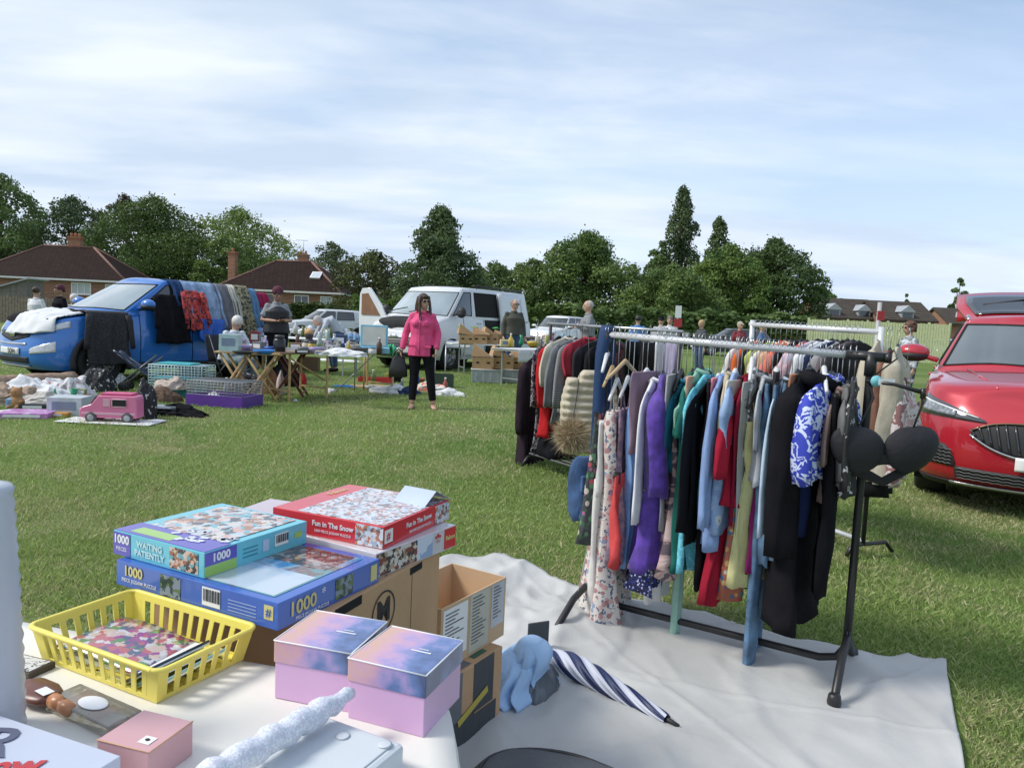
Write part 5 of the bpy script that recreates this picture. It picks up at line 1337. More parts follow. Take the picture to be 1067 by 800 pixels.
def loft(mb,lev,n=40,seed=0,fold=.25,nf=5,mi=0,cx=0.0,exp=.75,M=None,sub=3):
 """levels (z, centre x, half width, half thickness); folds deepen towards the hem"""
 r =random.Random(seed); ph =[r.random() *6.28 for _ in range(4)]
 L =[]
 for i in range(len(lev) - 1):
  p0 =lev[max(0,i - 1)]; p1 =lev[i]; p2 =lev[i + 1]; p3 =lev[min(len(lev) - 1,i + 2)]
  for s_ in range(sub):
   t =s_ /sub
   L.append([max(.002,_cr(a,b,c,d,t)) if q > 1 else _cr(a,b,c,d,t) for q,(a,b,c,d) in enumerate(zip(p0,p1,p2,p3))])
 L.append(list(lev[-1])); z0,z1 =lev[0][0],lev[-1][0]
 vs =[]; m =len(L)
 for z,c,w_,th in L:
  q =(z0 - z) /(z0 - z1); f =fold *min(1,q *1.6)
  for k in range(n):
   a =2*PI *k /n; ca,sa =math.cos(a),math.sin(a)
   x =math.copysign(abs(ca) ** exp,ca) *w_; y =math.copysign(abs(sa) ** exp,sa) *th
   wv =1.5 - 3*abs(math.sin(x /max(.02,w_) *nf *.6 + ph[0] + q *.8)) + .6*math.sin(x /max(.02,w_) *nf *2.1 + ph[1] - q *2)
   y += wv *th *f *1.5 + th *.25*math.sin(q *4 + ph[2]) *q
   x += .006*math.sin(q *7 + ph[3]) *q + w_ *.03*math.sin(a *3 + q *6)
   y += .009*(1 - 2.6*abs(mn.noise(Vector((x *13 + seed,z *3.6,(0 if y > 0 else 5) + seed *.37))))) *min(1,q *4) *min(1,th /.02)
   zz =z + (math.sin(a *4 + ph[1]) *.006 + math.sin(x *30 + ph[2]) *.006 if q > .97 else 0)
   vs.append((c + cx + x,y,zz))
 fs =[(i *n + k,i *n + (k + 1) % n,(i + 1) *n + (k + 1) % n,(i + 1) *n + k) for i in range(m - 1) for k in range(n)]
 fs.append(tuple(range(n - 1,-1,-1))); fs.append(tuple(range((m - 1) *n,m *n)))
 mb.add(vs,fs,mi,True,M)
def hanger(parent,drop,hw,mat,clips=False,wood=False):
 m =MB()
 hk =[(0,.0,.0)]
 pts =[]
 for k in range(9):
  a =rad(-60 + 240*k /8); pts.append((.017*math.cos(a),0,.003 + .017*math.sin(a)))
 pts =pts[::-1][:]
 pts =pts + []
 st =[(-.017*math.cos(rad(60)),0,-.012)]
 m.tube([(.017,0,-.004)] + [(.017*math.cos(rad(a)),0,.004 + .017*math.sin(rad(a))) for a in range(0,200,25)] + [(-.010,0,-.02),(0,0,-.035),(0,0,-drop + .01)],.0017,5,mi=1)
 if clips: m.tube([(-hw,0,-drop),(hw,0,-drop)],.005,6); m.box((-hw *.8,0,-drop - .015),(.02,.02,.05)); m.box((hw *.8,0,-drop - .015),(.02,.02,.05))
 else: m.tube([(-hw *.95,0,-drop - .065),(-hw *.5,0,-drop - .03),(0,0,-drop + .012),(hw *.5,0,-drop - .03),(hw *.95,0,-drop - .065)],[.006,.008,.010,.008,.006],6)
 o =m.build('hanger',[mat,WIRE],parent)
 return o
_gs =100
def garment(P,zt,zb,kind,mat,label,name,cat,rail_dir,hw=.2,th=.025,yaw=0.0,hm=None,group=None,sleeve=None,hem=None,rail_r=.013,seed=None,hood=False,tilt=0.0,no_hanger=False):
 """one piece of clothing on its hanger. P point on the rail axis, zt/zb heights of its top and its hem"""
 global _gs; _gs += 1
 seed =seed or _gs; rn_ =random.Random(seed)
 rz =math.atan2(rail_dir.x,-rail_dir.y) + rad(yaw)      # local y along the rail, x across it
 rz =math.atan2(rail_dir.y,rail_dir.x) - PI /2 + rad(yaw)
 t =thing(name,label,cat,(P.x,P.y,P.z + rail_r),rz,group)
 t.rotation_euler[0] =rad(tilt)
 drop =max(.06,P.z + rail_r - zt); L =zt - zb; z0 =-drop
 mats =mat if isinstance(mat,(list,tuple)) else [mat]
 m =MB()
 if kind in ('dress','top','coat','shirt'):
  hem =hem if hem is not None else (hw *1.1 if kind == 'dress' else hw *.98)
  thb =th *(1.6 if kind == 'dress' else 1.3)
  k =min(1,L /.6)
  loft(m,[(z0 + .005,0,.045,.010),(z0 - .03,0,hw *.62,.014),(z0 - .075,0,hw *.95,th *.5),(z0 - .14,0,hw *.95,th),(z0 - .28*k,0,hw *.88,th),(z0 - L *.55,0,hw *(.80 if kind == 'dress' else .9),th *1.1),(z0 - L *.8,0,(hw *.8 + hem) /2,(th + thb) /2),(z0 - L,0,hem,thb)],seed=seed,fold=.40 if kind != 'coat' else .2,nf=rn_.choice([5,6,7]))
  sl =sleeve if sleeve is not None else {'dress': 0,'top': .5,'coat': .58,'shirt': .2}[kind]
  if sl > 0:
   for sx in (-1,1):
    bend =rn_.uniform(-.02,.03)
    loft(m,[(z0 - .042,-sx *.02,.012,.004),(z0 - .075,-sx *.004,.04,th *.6),(z0 - .13,sx *.010,.052,th *.9),(z0 - .065 - sl *.55,sx *(.02 + bend),.05,th *.85),(z0 - .065 - sl,sx *(.015 + bend *1.5),.042,th *.75)],n=16,seed=seed + 5 + sx,fold=.2,cx=sx *hw *.88,nf=3)
 elif kind == 'strappy':
  loft(m,[(z0 - .12,0,hw *.75,th *.7),(z0 - .2,0,hw *.8,th),(z0 - L *.42,0,hw *.75,th *.9),(z0 - L *.7,0,hw *.95,th *1.3),(z0 - L,0,hem or hw *1.15,th *1.7)],seed=seed,fold=.38,nf=6)
  for sx in (-1,1): m.tube([(sx *hw *.45,-.01,z0 - .13),(sx *hw *.5,0,z0 - .03),(sx *hw *.45,.01,z0 - .13)],.005,5)
 elif kind == 'skirt':
  loft(m,[(z0,0,hw *.9,.012),(z0 - .04,0,hw *.92,th *.7),(z0 - L *.5,0,hw,th *1.1),(z0 - L,0,hem or hw *1.2,th *1.6)],seed=seed,fold=.36,nf=6)
 elif kind == 'trousers':
  loft(m,[(z0,0,hw *.95,.012),(z0 - .05,0,hw *.97,th *.8),(z0 - .22,0,hw *1.05,th),(z0 - .30,0,hw *1.02,th *.8)],seed=seed,fold=.12,nf=3)
  for sx in (-1,1):
   lw =hw *.48
   loft(m,[(z0 - .24,0,lw,th),(z0 - .4,0,lw *.95,th),(z0 - L *.6,sx *.01,lw *.8,th *.9),(z0 - L + rn_.uniform(0,.03),sx *.005,hem or lw *.8,th *.85)],n=20,seed=seed + sx,fold=.18,cx=sx *hw *.5,nf=3)
 elif kind == 'folded':
  loft(m,[(z0 + .004,0,hw *.9,.012),(z0 - .03,0,hw,th),(z0 - L *.5,0,hw *.98,th *1.1),(z0 - L,0,hem or hw *.95,th *1.2)],seed=seed,fold=.2,nf=4)
 o =m.build({'dress': 'dress_body','strappy': 'dress_body','top': 'top_body','shirt': 'shirt_body','coat': 'coat_body','skirt': 'skirt_body','trousers': 'trouser_legs','folded': 'folded_cloth'}[kind],mats[0],t)
 if hood:
  # hood or collar
  c =MB(); c.tube([(-.09,.0,z0 - .015),(-.10,.045,z0 - .03),(0,.085,z0 - .05),(.10,.045,z0 - .03),(.09,0,z0 - .015)],[.022,.03,.036,.03,.022],8); c.build('hood',mats[0],t)
 if kind in ('shirt','top') and rn_.random() < .5:
  c =MB(); c.tube([(-.05,.005,z0 + .003),(-.03,.03,z0 - .01),(.03,.03,z0 - .01),(.05,.005,z0 + .003),(.0,-.03,z0 - .02),(-.05,.005,z0 + .003)],.010,6); c.build('collar',mats[0],t)
 if not no_hanger: hanger(t,drop,min(hw *.92,.2),hm or HB,clips=kind in ('skirt','trousers'))
 return t
# ---- the front rail
Pa =G(618,612,.12); Pb =G(880,697,.05)
ra =Vector((Pa.x,Pa.y,1.235)); rb =Vector((Pb.x,Pb.y,1.205))
rdir =(rb - ra).normalized(); rper =Vector((rdir.y,-rdir.x,0)).normalized()     # rper points toward the viewer
if rper.y > 0: rper =-rper
RB =pm('rail_black',(.018,.018,.02),rough=.4,var=.1)
RW =pm('rail_white',(.66,.67,.69),rough=.25,var=.06,metal=.2)
RBL =pm('rail_blue',(.02,.045,.12),rough=.6,var=.2)
fr =thing('clothes_rail','front clothes rail with a white top bar and black legs standing on the sheet','clothes rail',(0,0,0))
m =MB(); m.tube([ra - rdir *.01,ra + (rb - ra) *.93],.0135,12); m.build('top_bar',RW,fr)
m =MB(); m.tube([ra + (rb - ra) *.92,rb + rdir *.05],.017,12); m.tube([rb + rdir *.045,rb + rdir *.065],.019,12); m.build('bar_end',RB,fr)
def post(base,top,foot_len,back_len,fr,hr_=.0145):
 m =MB(); m.tube([Vector((base.x,base.y,.17)),Vector((base.x,base.y,.6)),Vector((top.x,top.y,top.z - .05)),Vector((top.x,top.y,top.z))],hr_,10); m.tube([Vector((top.x,top.y,top.z - .07)),Vector((top.x,top.y,top.z + .012))],hr_ *1.4,10); m.build('post',RB,fr)
 m =MB(); c =Vector((base.x,base.y,0))
 m.tube([c + rper *foot_len + Vector((0,0,.022)),c + rper *(foot_len - .02) + Vector((0,0,.05)),c + rper *foot_len *.55 + Vector((0,0,.125)),c + rper *.03 + Vector((0,0,.16)),c + Vector((0,0,.18)),c - rper *.03 + Vector((0,0,.16)),c - rper *back_len *.6 + Vector((0,0,.10)),c - rper *back_len + Vector((0,0,.02))],hr_,10); mo =m.build('foot',RB,fr)
 for e in (rper *foot_len,-rper *back_len):
  w_ =MB(); w_.lathe([(.022,0),(.024,.02),(.020,.045),(.012,.05)],12,c=c + e + Vector((0,0,.004))); w_.build('foot_cap',RB,mo)
post(Pa,ra,(Pa.to_2d() - G(597,672).to_2d()).length,.22,fr)
post(Pb,rb,max(.18,(Pb.to_2d() - G(882,741).to_2d()).length),.22,fr)
m =MB(); zl_ =.07
m.tube([Vector((Pa.x,Pa.y,.17)),Vector((Pa.x,Pa.y,zl_ + .03)) + rdir *.01,Vector((Pa.x,Pa.y,zl_)) + rdir *.06,Vector((Pb.x,Pb.y,zl_)) - rdir *.09,Vector((Pb.x,Pb.y,zl_ + .02)) - rdir *.03,Vector((Pb.x,Pb.y,.14)),Vector((Pb.x,Pb.y,.2))],.0145,10); m.build('bottom_bar',RB,fr)
FG ='clothes on the front rail'
def F(px,yt,yb,kind,mat,label,name,cat,hw=.2,th=.022,yaw=0,**k):
 P =on_rail(ra,rb,px)
 P =P.copy(); zt =z_at(P,yt); zb =z_at(P,yb)
 k.setdefault('group',FG)
 return garment(P,zt,zb,kind,mat,label,name,cat,rdir,hw=hw,th=th,yaw=yaw,**k)
FLOR =floral('cloth_floral',(.62,.57,.52),[(.46,.25,.25),(.24,.29,.42),(.55,.34,.32),(.36,.18,.18),(.60,.52,.48)],36)
DFLOR =floral('cloth_dark_floral',(.05,.05,.06),[(.45,.08,.10),(.10,.22,.12),(.5,.45,.38),(.35,.12,.25)],32)
PURP =pm('cloth_purple_velvet',(.085,.035,.30),rough=.7,var=.35,scale=25,bump=.7,bscale=12,bdist=.02,sheen=.12)
SPARK =pat('cloth_navy_sequin',[(.008,.009,.05),(.02,.03,.22),(.55,.6,.85)],'cells',160,pos=[0,.55,.86],rough=.35)
PINKG =pat('cloth_pink_grey',[(.10,.075,.09),(.42,.28,.26),(.5,.38,.36),(.14,.11,.13)],'noise',7,stretch=(1,1,2.2),distort=1.0)
MAUVE =pat('cloth_mauve_weave',[(.22,.13,.19),(.32,.2,.24),(.17,.12,.19)],'noise',40,sharp=False)
PAIS =floral('cloth_paisley',(.34,.10,.06),[(.05,.12,.25),(.5,.30,.12),(.42,.06,.08),(.45,.42,.36),(.08,.2,.2)],38)
BWB =pat('cloth_blue_white',[(.03,.05,.42),(.55,.62,.82),(.03,.05,.42),(.5,.56,.8)],'noise',20,pos=[0,.47,.56,.66],distort=.8)
DENIMG =pat('cloth_pale_denim',[(.20,.30,.50),(.26,.37,.57),(.5,.55,.6),(.22,.28,.22)],'noise',9,pos=[0,.42,.60,.66])
JEANS =pm('cloth_jeans',(.10,.185,.30),rough=.9,var=.45,scale=16,bump=.8,bscale=14,bdist=.02)
JEANSD =pm('cloth_dark_jeans',(.035,.08,.18),rough=.85,var=.4,scale=14,bump=.3,bscale=140)
BL2 =cm_('black',(.009,.0085,.011),var=.3)
F(632,430,560,'skirt',DFLOR,'dark flowery skirt next to the left post of the front rail','skirt','skirt',hw=.11,th=.02,yaw=8)
F(640,438,690,'trousers',cm_('offwhite_trousers',(.62,.60,.57)),'long off-white trousers reaching down behind the flowery dress','trousers','trousers',hw=.13,th=.02,yaw=6,hm=HW)
F(646,398,660,'strappy',FLOR,'long cream flowery dress hanging almost to the sheet','dress','dress',hw=.165,th=.036,yaw=12,hem=.21,hm=HW)
F(657,396,580,'strappy',MAUVE,'mauve woven strappy dress right of the long flowery dress','dress','dress',hw=.13,th=.016,yaw=8,hm=HW)
F(662,490,579,'skirt',cm_('coral_red',(.55,.07,.07)),'coral red skirt between the flowery dress and the light blue dress','skirt','skirt',hw=.15,th=.022,yaw=2)
F(671,392,585,'dress',cm_('sky_blue',(.20,.34,.60)),'light blue sleeveless dress left of the purple velvet top','dress','dress',hw=.09,th=.018,yaw=-4,hm=HW)
F(692,520,608,'skirt',SPARK,'navy sequinned skirt showing below the purple velvet top','skirt','skirt',hw=.12,th=.03,yaw=12,hem=.15)
F(693,391,582,'top',PURP,'long purple velvet top with wide hem','top','top',hw=.175,th=.042,yaw=16,hem=.19,sleeve=.40)
F(700,470,622,'folded',cm_('white_cotton',(.68,.68,.68)),'white cotton garment peeping out below the navy sequins','folded_trousers','trousers',hw=.10,th=.016,yaw=-8,hm=HW)
F(712,389,590,'strappy',PINKG,'pink and grey painted looking dress right of the purple top','dress','dress',hw=.15,th=.024,yaw=8)
F(722,470,680,'folded',cm_('mint',(.30,.50,.42)),'long narrow mint green scarf touching the sheet','scarf','scarf',hw=.03,th=.012,yaw=20)
F(724,389,585,'dress',cm_('bottle_green',(.018,.12,.10)),'bottle green dress near the middle of the front rail','dress','dress',hw=.16,th=.018,yaw=6,sleeve=.18)
F(733,386,505,'top',cm_('sage',(.22,.42,.32)),'sage green top between the bottle green dress and the turquoise one','top','top',hw=.14,th=.014,yaw=-6,sleeve=.15)
F(741,391,587,'dress',pat('cloth_turquoise',[(.10,.42,.52),(.16,.55,.64),(.4,.68,.72)],'noise',60,pos=[0,.5,.66]),'turquoise flecked dress with short loose sleeves','dress','dress',hw=.16,th=.016,yaw=-7,sleeve=.22)
F(746,396,606,'trousers',BL2,'black trousers just right of the turquoise dress','trousers','trousers',hw=.14,th=.018,yaw=10)
F(756,391,560,'shirt',cm_('powder_blue',(.22,.32,.55)),'powder blue shirt hanging straight right of the black trousers','shirt','shirt',hw=.19,th=.018,yaw=6,sleeve=.5,hm=HW)
F(768,389,548,'shirt',DENIMG,'pale denim shirt with a faded print','shirt','shirt',hw=.19,th=.022,yaw=8,sleeve=.2,hm=HW)
F(770,450,616,'skirt',cm_('crimson',(.28,.012,.03)),'crimson skirt flaring out below the pale denim shirt','skirt','skirt',hw=.13,th=.02,yaw=5,hem=.21)
F(779,404,520,'top',cm_('crimson_top',(.33,.014,.035)),'crimson top with a hanging sleeve','top','top',hw=.17,th=.020,yaw=-5,sleeve=.26)
F(784,440,614,'skirt',PAIS,'multicoloured paisley skirt right of the crimson top','skirt','skirt',hw=.13,th=.02,yaw=4)
F(789,388,470,'top',pat('cloth_grey_check',[(.10,.10,.11),(.3,.3,.31),(.55,.55,.55)],'cells',60),'grey checked vest top above the pale yellow dress','top','top',hw=.12,th=.010,yaw=6,sleeve=0,hm=HW)
F(796,405,602,'strappy',cm_('pale_yellow',(.55,.53,.26)),'pale yellow strappy dress between the paisley skirt and the jeans','dress','dress',hw=.15,th=.022,yaw=-6,hem=.16)
F(802,400,588,'dress',cm_('plum',(.22,.02,.12)),'plum coloured narrow dress beside the jeans','dress','dress',hw=.12,th=.012,yaw=4)
F(806,398,696,'trousers',JEANS,'longest pair of blue jeans reaching nearly to the bottom bar','jeans','jeans',hw=.13,th=.020,yaw=6)
F(816,399,580,'trousers',JEANS,'cropped mid blue jeans in the middle of the three pairs','jeans','jeans',hw=.16,th=.022,yaw=5)
F(827,397,578,'trousers',pm('cloth_jeans_b',(.13,.22,.34),rough=.9,var=.45,scale=16,bump=.8,bscale=14,bdist=.02),'cropped lighter jeans nearest the black hooded coat','jeans','jeans',hw=.16,th=.022,yaw=3)
F(836,398,470,'top',cm_('brown_grey',(.16,.13,.11)),'brownish grey top half hidden by the black hood','top','top',hw=.15,th=.014,yaw=0,sleeve=.2)
F(845,386,640,'coat',BL2,'long black hooded coat near the right end of the front rail','coat','coat',hw=.20,th=.048,yaw=-7,hem=.22,sleeve=.60,hood=True)
F(868,392,492,'shirt',BWB,'bright blue and white patterned blouse over the black coat','blouse','blouse',hw=.215,th=.042,yaw=-11,sleeve=.30)
F(874,410,614,'trousers',cm_('black_b',(.007,.007,.009)),'wide black trousers right of the black hooded coat','trousers','trousers',hw=.16,th=.026,yaw=8)
F(879,405,520,'top',cm_('taupe',(.26,.18,.16)),'taupe top peeping out right of the blue and white blouse','top','top',hw=.14,th=.012,yaw=-4,sleeve=.2)
F(886,402,500,'top',cm_('mid_grey',(.14,.14,.14)),'mid grey short top near the black rail end','top','top',hw=.15,th=.018,yaw=4,sleeve=.25)
F(892,398,512,'top',pat('cloth_bw',[(.02,.02,.02),(.02,.02,.02),(.5,.5,.5)],'noise',40,pos=[0,.5,.6]),'black top with small white print beside the right post','top','top',hw=.15,th=.016,yaw=5,sleeve=.3)
FILLC =[('dusky mauve',(.24,.17,.22)),('snow white',(.68,.68,.7)),('dove grey',(.32,.32,.34)),('petrol blue',(.02,.13,.2)),('peach',(.6,.35,.24)),('ink black',(.01,.01,.012)),('rosy pink',(.55,.2,.26)),('sand',(.45,.38,.27)),('off-white',(.6,.58,.52)),('wine red',(.2,.01,.03)),('pale pewter',(.36,.38,.36)),('silver grey',(.4,.42,.45)),('coal',(.03,.03,.034)),('ice blue',(.42,.52,.62)),('clay',(.32,.15,.09)),('deep navy',(.015,.025,.08))]
FILLX =(676,686,705,717,729,744,751,761,774,783,792,800,811,822,833,856)
NEAR =('beside the light blue dress','just left of the purple top','just right of the purple top','left of the bottle green dress','right of the bottle green dress','right of the turquoise dress','left of the powder blue shirt','between the two pale blue shirts','left of the crimson top','right of the crimson top','beside the pale yellow dress','left of the longest jeans','between the first two jeans','between the last two jeans','left of the black hooded coat','behind the blue and white blouse')
for i,((nm,col),px,nr) in enumerate(zip(FILLC,FILLX,NEAR)):
 F(px,388 + (i *7) % 12,470 + (i *37) % 95,('folded','top','folded','shirt')[i % 4],cm_('fill_' + nm,col),f'{nm} thin garment on the front rail, {nr}','thin_shirt','garment',hw=.13 + .02*(i % 3),th=.011,yaw=(-7,5,10,-3,2)[i % 5],hm=HW if i % 3 == 0 else HB)
# spare empty hangers on the front rail
HG2 ='empty hangers on the front rail'
def spare(px,drop,hw,mat,label,yaw=0,wood=None,a=ra,b=rb,grp=HG2):
 P =on_rail(a,b,px); d =(b - a).normalized()
 t =thing('clothes_hanger',label,'hanger',(P.x,P.y,P.z + .013),math.atan2(d.y,d.x) - PI /2 + rad(yaw),grp)
 h =hanger(t,drop,hw,mat)
 return t
spare(634,.10,.16,HW,'white hanger nearest the left post of the front rail',18)
spare(640,.16,.14,pm('hanger_wood',(.50,.36,.20),rough=.5),'wooden hanger above the long flowery dress',10)
spare(653,.13,.15,pm('hanger_wood',(.50,.36,.20)),'second wooden hanger from the left on the front rail',-8)
spare(785,.07,.15,HW,'white hanger above the grey checked top',12)
spare(860,.08,.17,HW,'white hanger right above the blue and white blouse',14)
# ---- navy strap on the left post
sc_ =thing('luggage_strap','navy blue strap looped over the left post of the front rail','strap',(ra.x,ra.y,0))
m =MB()
q =rper *.03
m.add([],[])
def ribbon(m,pts,w_,side,th=.003):
 vs =[]
 for p in pts:
  p =Vector(p); vs += [p - side *w_ /2,p + side *w_ /2]
 m.add(vs,[(2*i,2*i + 1,2*i + 3,2*i + 2) for i in range(len(pts) - 1)],0,True)
base_ =Vector((0,0,0))
ribbon(m,[base_ + rper *.024 + Vector((-.01,0,z + .0)) for z in (.62,.8,1.0,1.15)] + [base_ + rper *.02 + Vector((0,0,1.25)),base_ + Vector((0,0,1.275)),base_ - rper *.03 + Vector((0,0,1.24)),base_ - rper *.035 + Vector((.005,0,.9)),base_ - rper *.03 + Vector((0,0,.62))],.052,Vector((1,-.1,0)).normalized())
m.build('webbing',pm('cloth_navy_strap',(.012,.045,.13),rough=.8,var=.15,bump=.3,bscale=120),sc_,solid=.004)
# denim bag on the strap
db =thing('denim_bag','dark denim bag with pockets hanging from the navy strap at the left post','bag',(ra.x - .035,ra.y + .02,0),rad(20))
m =MB(); loft(m,[(.70,0,.075,.02),(.66,0,.095,.04),(.55,0,.10,.05),(.46,0,.095,.05),(.42,0,.07,.035)],seed=3,fold=.1,nf=3); m.build('bag_body',JEANSD,db)
for z in (.62,.50):
 m =MB(); m.box((-.005,-.05,z - .03),(.13,.02,.075)); m.build('pocket',pm('cloth_pocket_denim',(.05,.10,.22),rough=.85,var=.3,scale=20),db,bev=.008)
# cord tied to the left foot
cd =thing('tied_string','thin pale cord tied from the left post down to its foot','cord',(0,0,0))
m =MB(); m.tube([Vector((ra.x,ra.y,.60)) + rper *.02,Vector((ra.x,ra.y,.35)) + rper *.07,Vector((ra.x,ra.y,.12)) + rper *.16],.0022,5); m.build('cord',pm('cord_pale',(.5,.5,.4),rough=.8),cd)
# ---- the bra on its hanger at the right end
bp_ =rb + rdir *.055
bw =thing('underwear_hanger','black bar hanger with a round teal tag at the right end of the front rail','hanger',bp_,0)
ax =(A(965,410,Pb.y - .10) - A(905,398,Pb.y - .02)); a0 =A(903,397,Pb.y - .02); a1 =A(962,409,Pb.y - .12)
m =MB(); m.tube([Vector((0,0,.015)),Vector((.012,-.01,.03)),Vector((.02,-.02,0)),(a0 - bp_) + Vector((.0,0,.0))],.003,6); m.tube([a0 - bp_,(a0 + a1) /2 - bp_ + Vector((0,0,.008)),a1 - bp_],[.007,.006,.008],8)
m.tube([a1 - bp_ + Vector((0,0,.015)),a1 - bp_ + Vector((0,0,-.02))],.009,8); m.build('bar',HB,bw)
cen =A(913,397,Pb.y - .045) - bp_
m =MB(); m.lathe([(.020,0),(.020,.004)],20,M=Matrix.Translation(cen) @ Matrix.Rotation(PI /2,4,'X')); m.build('tag',pm('tag_teal',(.20,.55,.62),rough=.4,var=0),bw)
c2 =A(924,398,Pb.y - .05) - bp_
m =MB(); m.box(c2,(.055,.003,.022)); m.build('label_sticker',PLATE_W,bw)
def cup(m,c,r,dx):
 def fn(u,v):
  a =2*PI *u; rr_ =v
  x =math.cos(a) *rr_ *r *1.12; z =math.sin(a) *rr_ *r *(1.0 if math.sin(a) < 0 else .92)
  y =-.034*(1 - rr_ ** 2.6) - .008*math.exp(-((z /.006) ** 2)) *0
  return (c.x + x,c.y + y,c.z + z + .25*max(0,dx *x))
 m.grid(fn,28,10,closeu=True)
BRA =pm('bra_black',(.012,.012,.016),rough=.75,var=.3,bump=.25,bscale=60)
Yb =Pb.y - .12
cl =A(893,466,Yb); cr_ =A(950,466,Yb)
br =thing('bra','large black moulded bra hanging from the end of the front rail','bra',((cl.x + cr_.x) /2,Yb,0))
o0 =Vector(((cl.x + cr_.x) /2,Yb,0))
for c_,dx in ((cl,-1),(cr_,1)):
 m =MB(); cup(m,c_ - o0 + Vector((-.002*dx,0,-.006)),.085,dx); m.build('cup',BRA,br,solid=.004)
m =MB(); m.tube([cl - o0 + Vector((.05,0,-.045)),(cl + cr_) /2 - o0 + Vector((0,.0,-.04)),cr_ - o0 + Vector((-.05,0,-.045))],[(.02,.004)] *3,8,up=(0,1,0)); m.build('bridge',BRA,br)
m =MB()
m.tube([cl - o0 + Vector((-.0,0,.07)),a0 - o0 + Vector((.03,0,-.06)),a0 - o0 + Vector((.008,0,.0))],.004,6); m.build('strap',BRA,br)
m =MB(); m.tube([cr_ - o0 + Vector((-.0,0,.07)),a1 - o0 + Vector((-.002,0,-.05)),a1 - o0],.004,6); m.build('strap',BRA,br)
m =MB(); m.tube([cl - o0 + Vector((-.02,.02,-.075)),(cl + cr_) /2 - o0 + Vector((-.02,.05,-.11)),(cl + cr_) /2 - o0 + Vector((.03,.05,-.13)),cr_ - o0 + Vector((.0,.02,-.08))],[(.018,.004)] *4,8,up=(0,1,0)); m.build('band',BRA,br)
# ---- back left rail
r2a =Vector((A(574,337,6.5).x,6.5,1.27)); r2b =Vector((A(709,349,5.2).x,5.2,1.255))
d2 =(r2b - r2a).normalized(); p2 =Vector((d2.y,-d2.x,0)); p2 =p2 if p2.y < 0 else -p2
r2 =thing('clothes_rail','back left clothes rail with black posts and a low grey shelf standing on the grass','clothes rail',(0,0,0))
m =MB(); m.tube([r2a - d2 *.05,r2b + d2 *.02],.013,10); m.build('top_bar',pm('rail_steel',(.42,.43,.45),rough=.3,metal=.7),r2)
for e in (r2a,r2b):
 m =MB(); m.tube([Vector((e.x,e.y,.1)),e],.014,8); m.build('post',RB,r2)
 m =MB(); m.tube([Vector((e.x,e.y,.02)) + p2 *.24,Vector((e.x,e.y,.10)) + p2 *.18,Vector((e.x,e.y,.10)) - p2 *.18,Vector((e.x,e.y,.02)) - p2 *.24],.014,8); m.build('foot',RB,r2)
m =MB()
for q in (-.16,-.08,0,.08,.16): m.tube([Vector((r2a.x,r2a.y,.13)) + p2 *q,Vector((r2b.x,r2b.y,.13)) + p2 *q],.008,6)
m.build('shelf',pm('shelf_grey',(.12,.12,.13),rough=.5),r2)
G2 ='clothes on the back left rail'
def B2(px,yt,yb,kind,mat,label,name,cat,hw=.2,th=.022,yaw=0,**k):
 P =on_rail(r2a,r2b,px)
 return garment(P,z_at(P,yt),z_at(P,yb),kind,mat,label,name,cat,d2,hw=hw,th=th,yaw=yaw,group=G2,**k)
B2(560,372,492,'coat',cm_('black_plum',(.028,.018,.026)),'long dark plum coat at the far left end of the back left rail','coat','coat',hw=.23,th=.05,yaw=28,hem=.20,sleeve=.62)
B2(573,350,440,'folded',pat('cloth_yellow_print',[(.50,.45,.12),(.35,.40,.15),(.5,.2,.25)],'noise',14),'yellow patterned scarf next to the dark plum coat','scarf','scarf',hw=.05,th=.02,yaw=10)
B2(579,356,470,'top',pat('cloth_bw_print',[(.02,.02,.03),(.3,.28,.3),(.04,.03,.04)],'noise',22),'black and grey printed top right of the yellow scarf','top','top',hw=.2,th=.02,yaw=4)
B2(587,356,455,'top',cm_('scarlet',(.50,.02,.025)),'scarlet long sleeved top on the back left rail','top','top',hw=.21,th=.025,yaw=0)
B2(594,352,425,'top',cm_('cream_knit',(.55,.52,.43)),'cream knitted top between the scarlet top and the grey one','top','top',hw=.22,th=.028,yaw=-4,sleeve=.35)
B2(601,354,440,'top',cm_('grey_marl',(.20,.205,.22)),'grey marl top right of the cream knit','top','top',hw=.21,th=.026,yaw=-6)
B2(608,354,430,'top',pat('cloth_grey_stripe',[(.35,.35,.36),(.12,.12,.13)],'wave',22,stretch=(1,1,1)),'grey striped top left of the short red cardigan','top','top',hw=.20,th=.024,yaw=-4)
B2(615,352,400,'top',cm_('dusty_red',(.36,.04,.06)),'short dusty red cardigan behind the navy strap','cardigan','cardigan',hw=.21,th=.03,yaw=-6,sleeve=.25)
B2(623,356,450,'top',cm_('charcoal_knit',(.03,.03,.035)),'charcoal top directly behind the navy strap','top','top',hw=.2,th=.03,yaw=0)
B2(634,356,455,'top',cm_('black_c',(.014,.014,.016)),'black top seen between the hangers right of the navy strap','top','top',hw=.2,th=.025,yaw=8)
B2(646,358,460,'dress',pat('cloth_dark_red_print',[(.03,.03,.035),(.2,.05,.06),(.05,.06,.09)],'noise',16),'dark printed dress behind the light blue one','dress','dress',hw=.19,th=.025,yaw=-5)
B2(662,356,470,'trousers',cm_('black_d',(.012,.012,.013)),'wide black trousers with white hem line behind the purple top','trousers','trousers',hw=.2,th=.03,yaw=30)
B2(678,357,474,'trousers',cm_('black_e',(.016,.016,.018)),'second wide black trousers behind the purple velvet top','trousers','trousers',hw=.2,th=.03,yaw=30)
B2(691,356,440,'folded',cm_('white_b',(.62,.62,.64)),'white folded trousers on the right part of the back left rail','folded_trousers','trousers',hw=.09,th=.02,yaw=15,hm=HW)
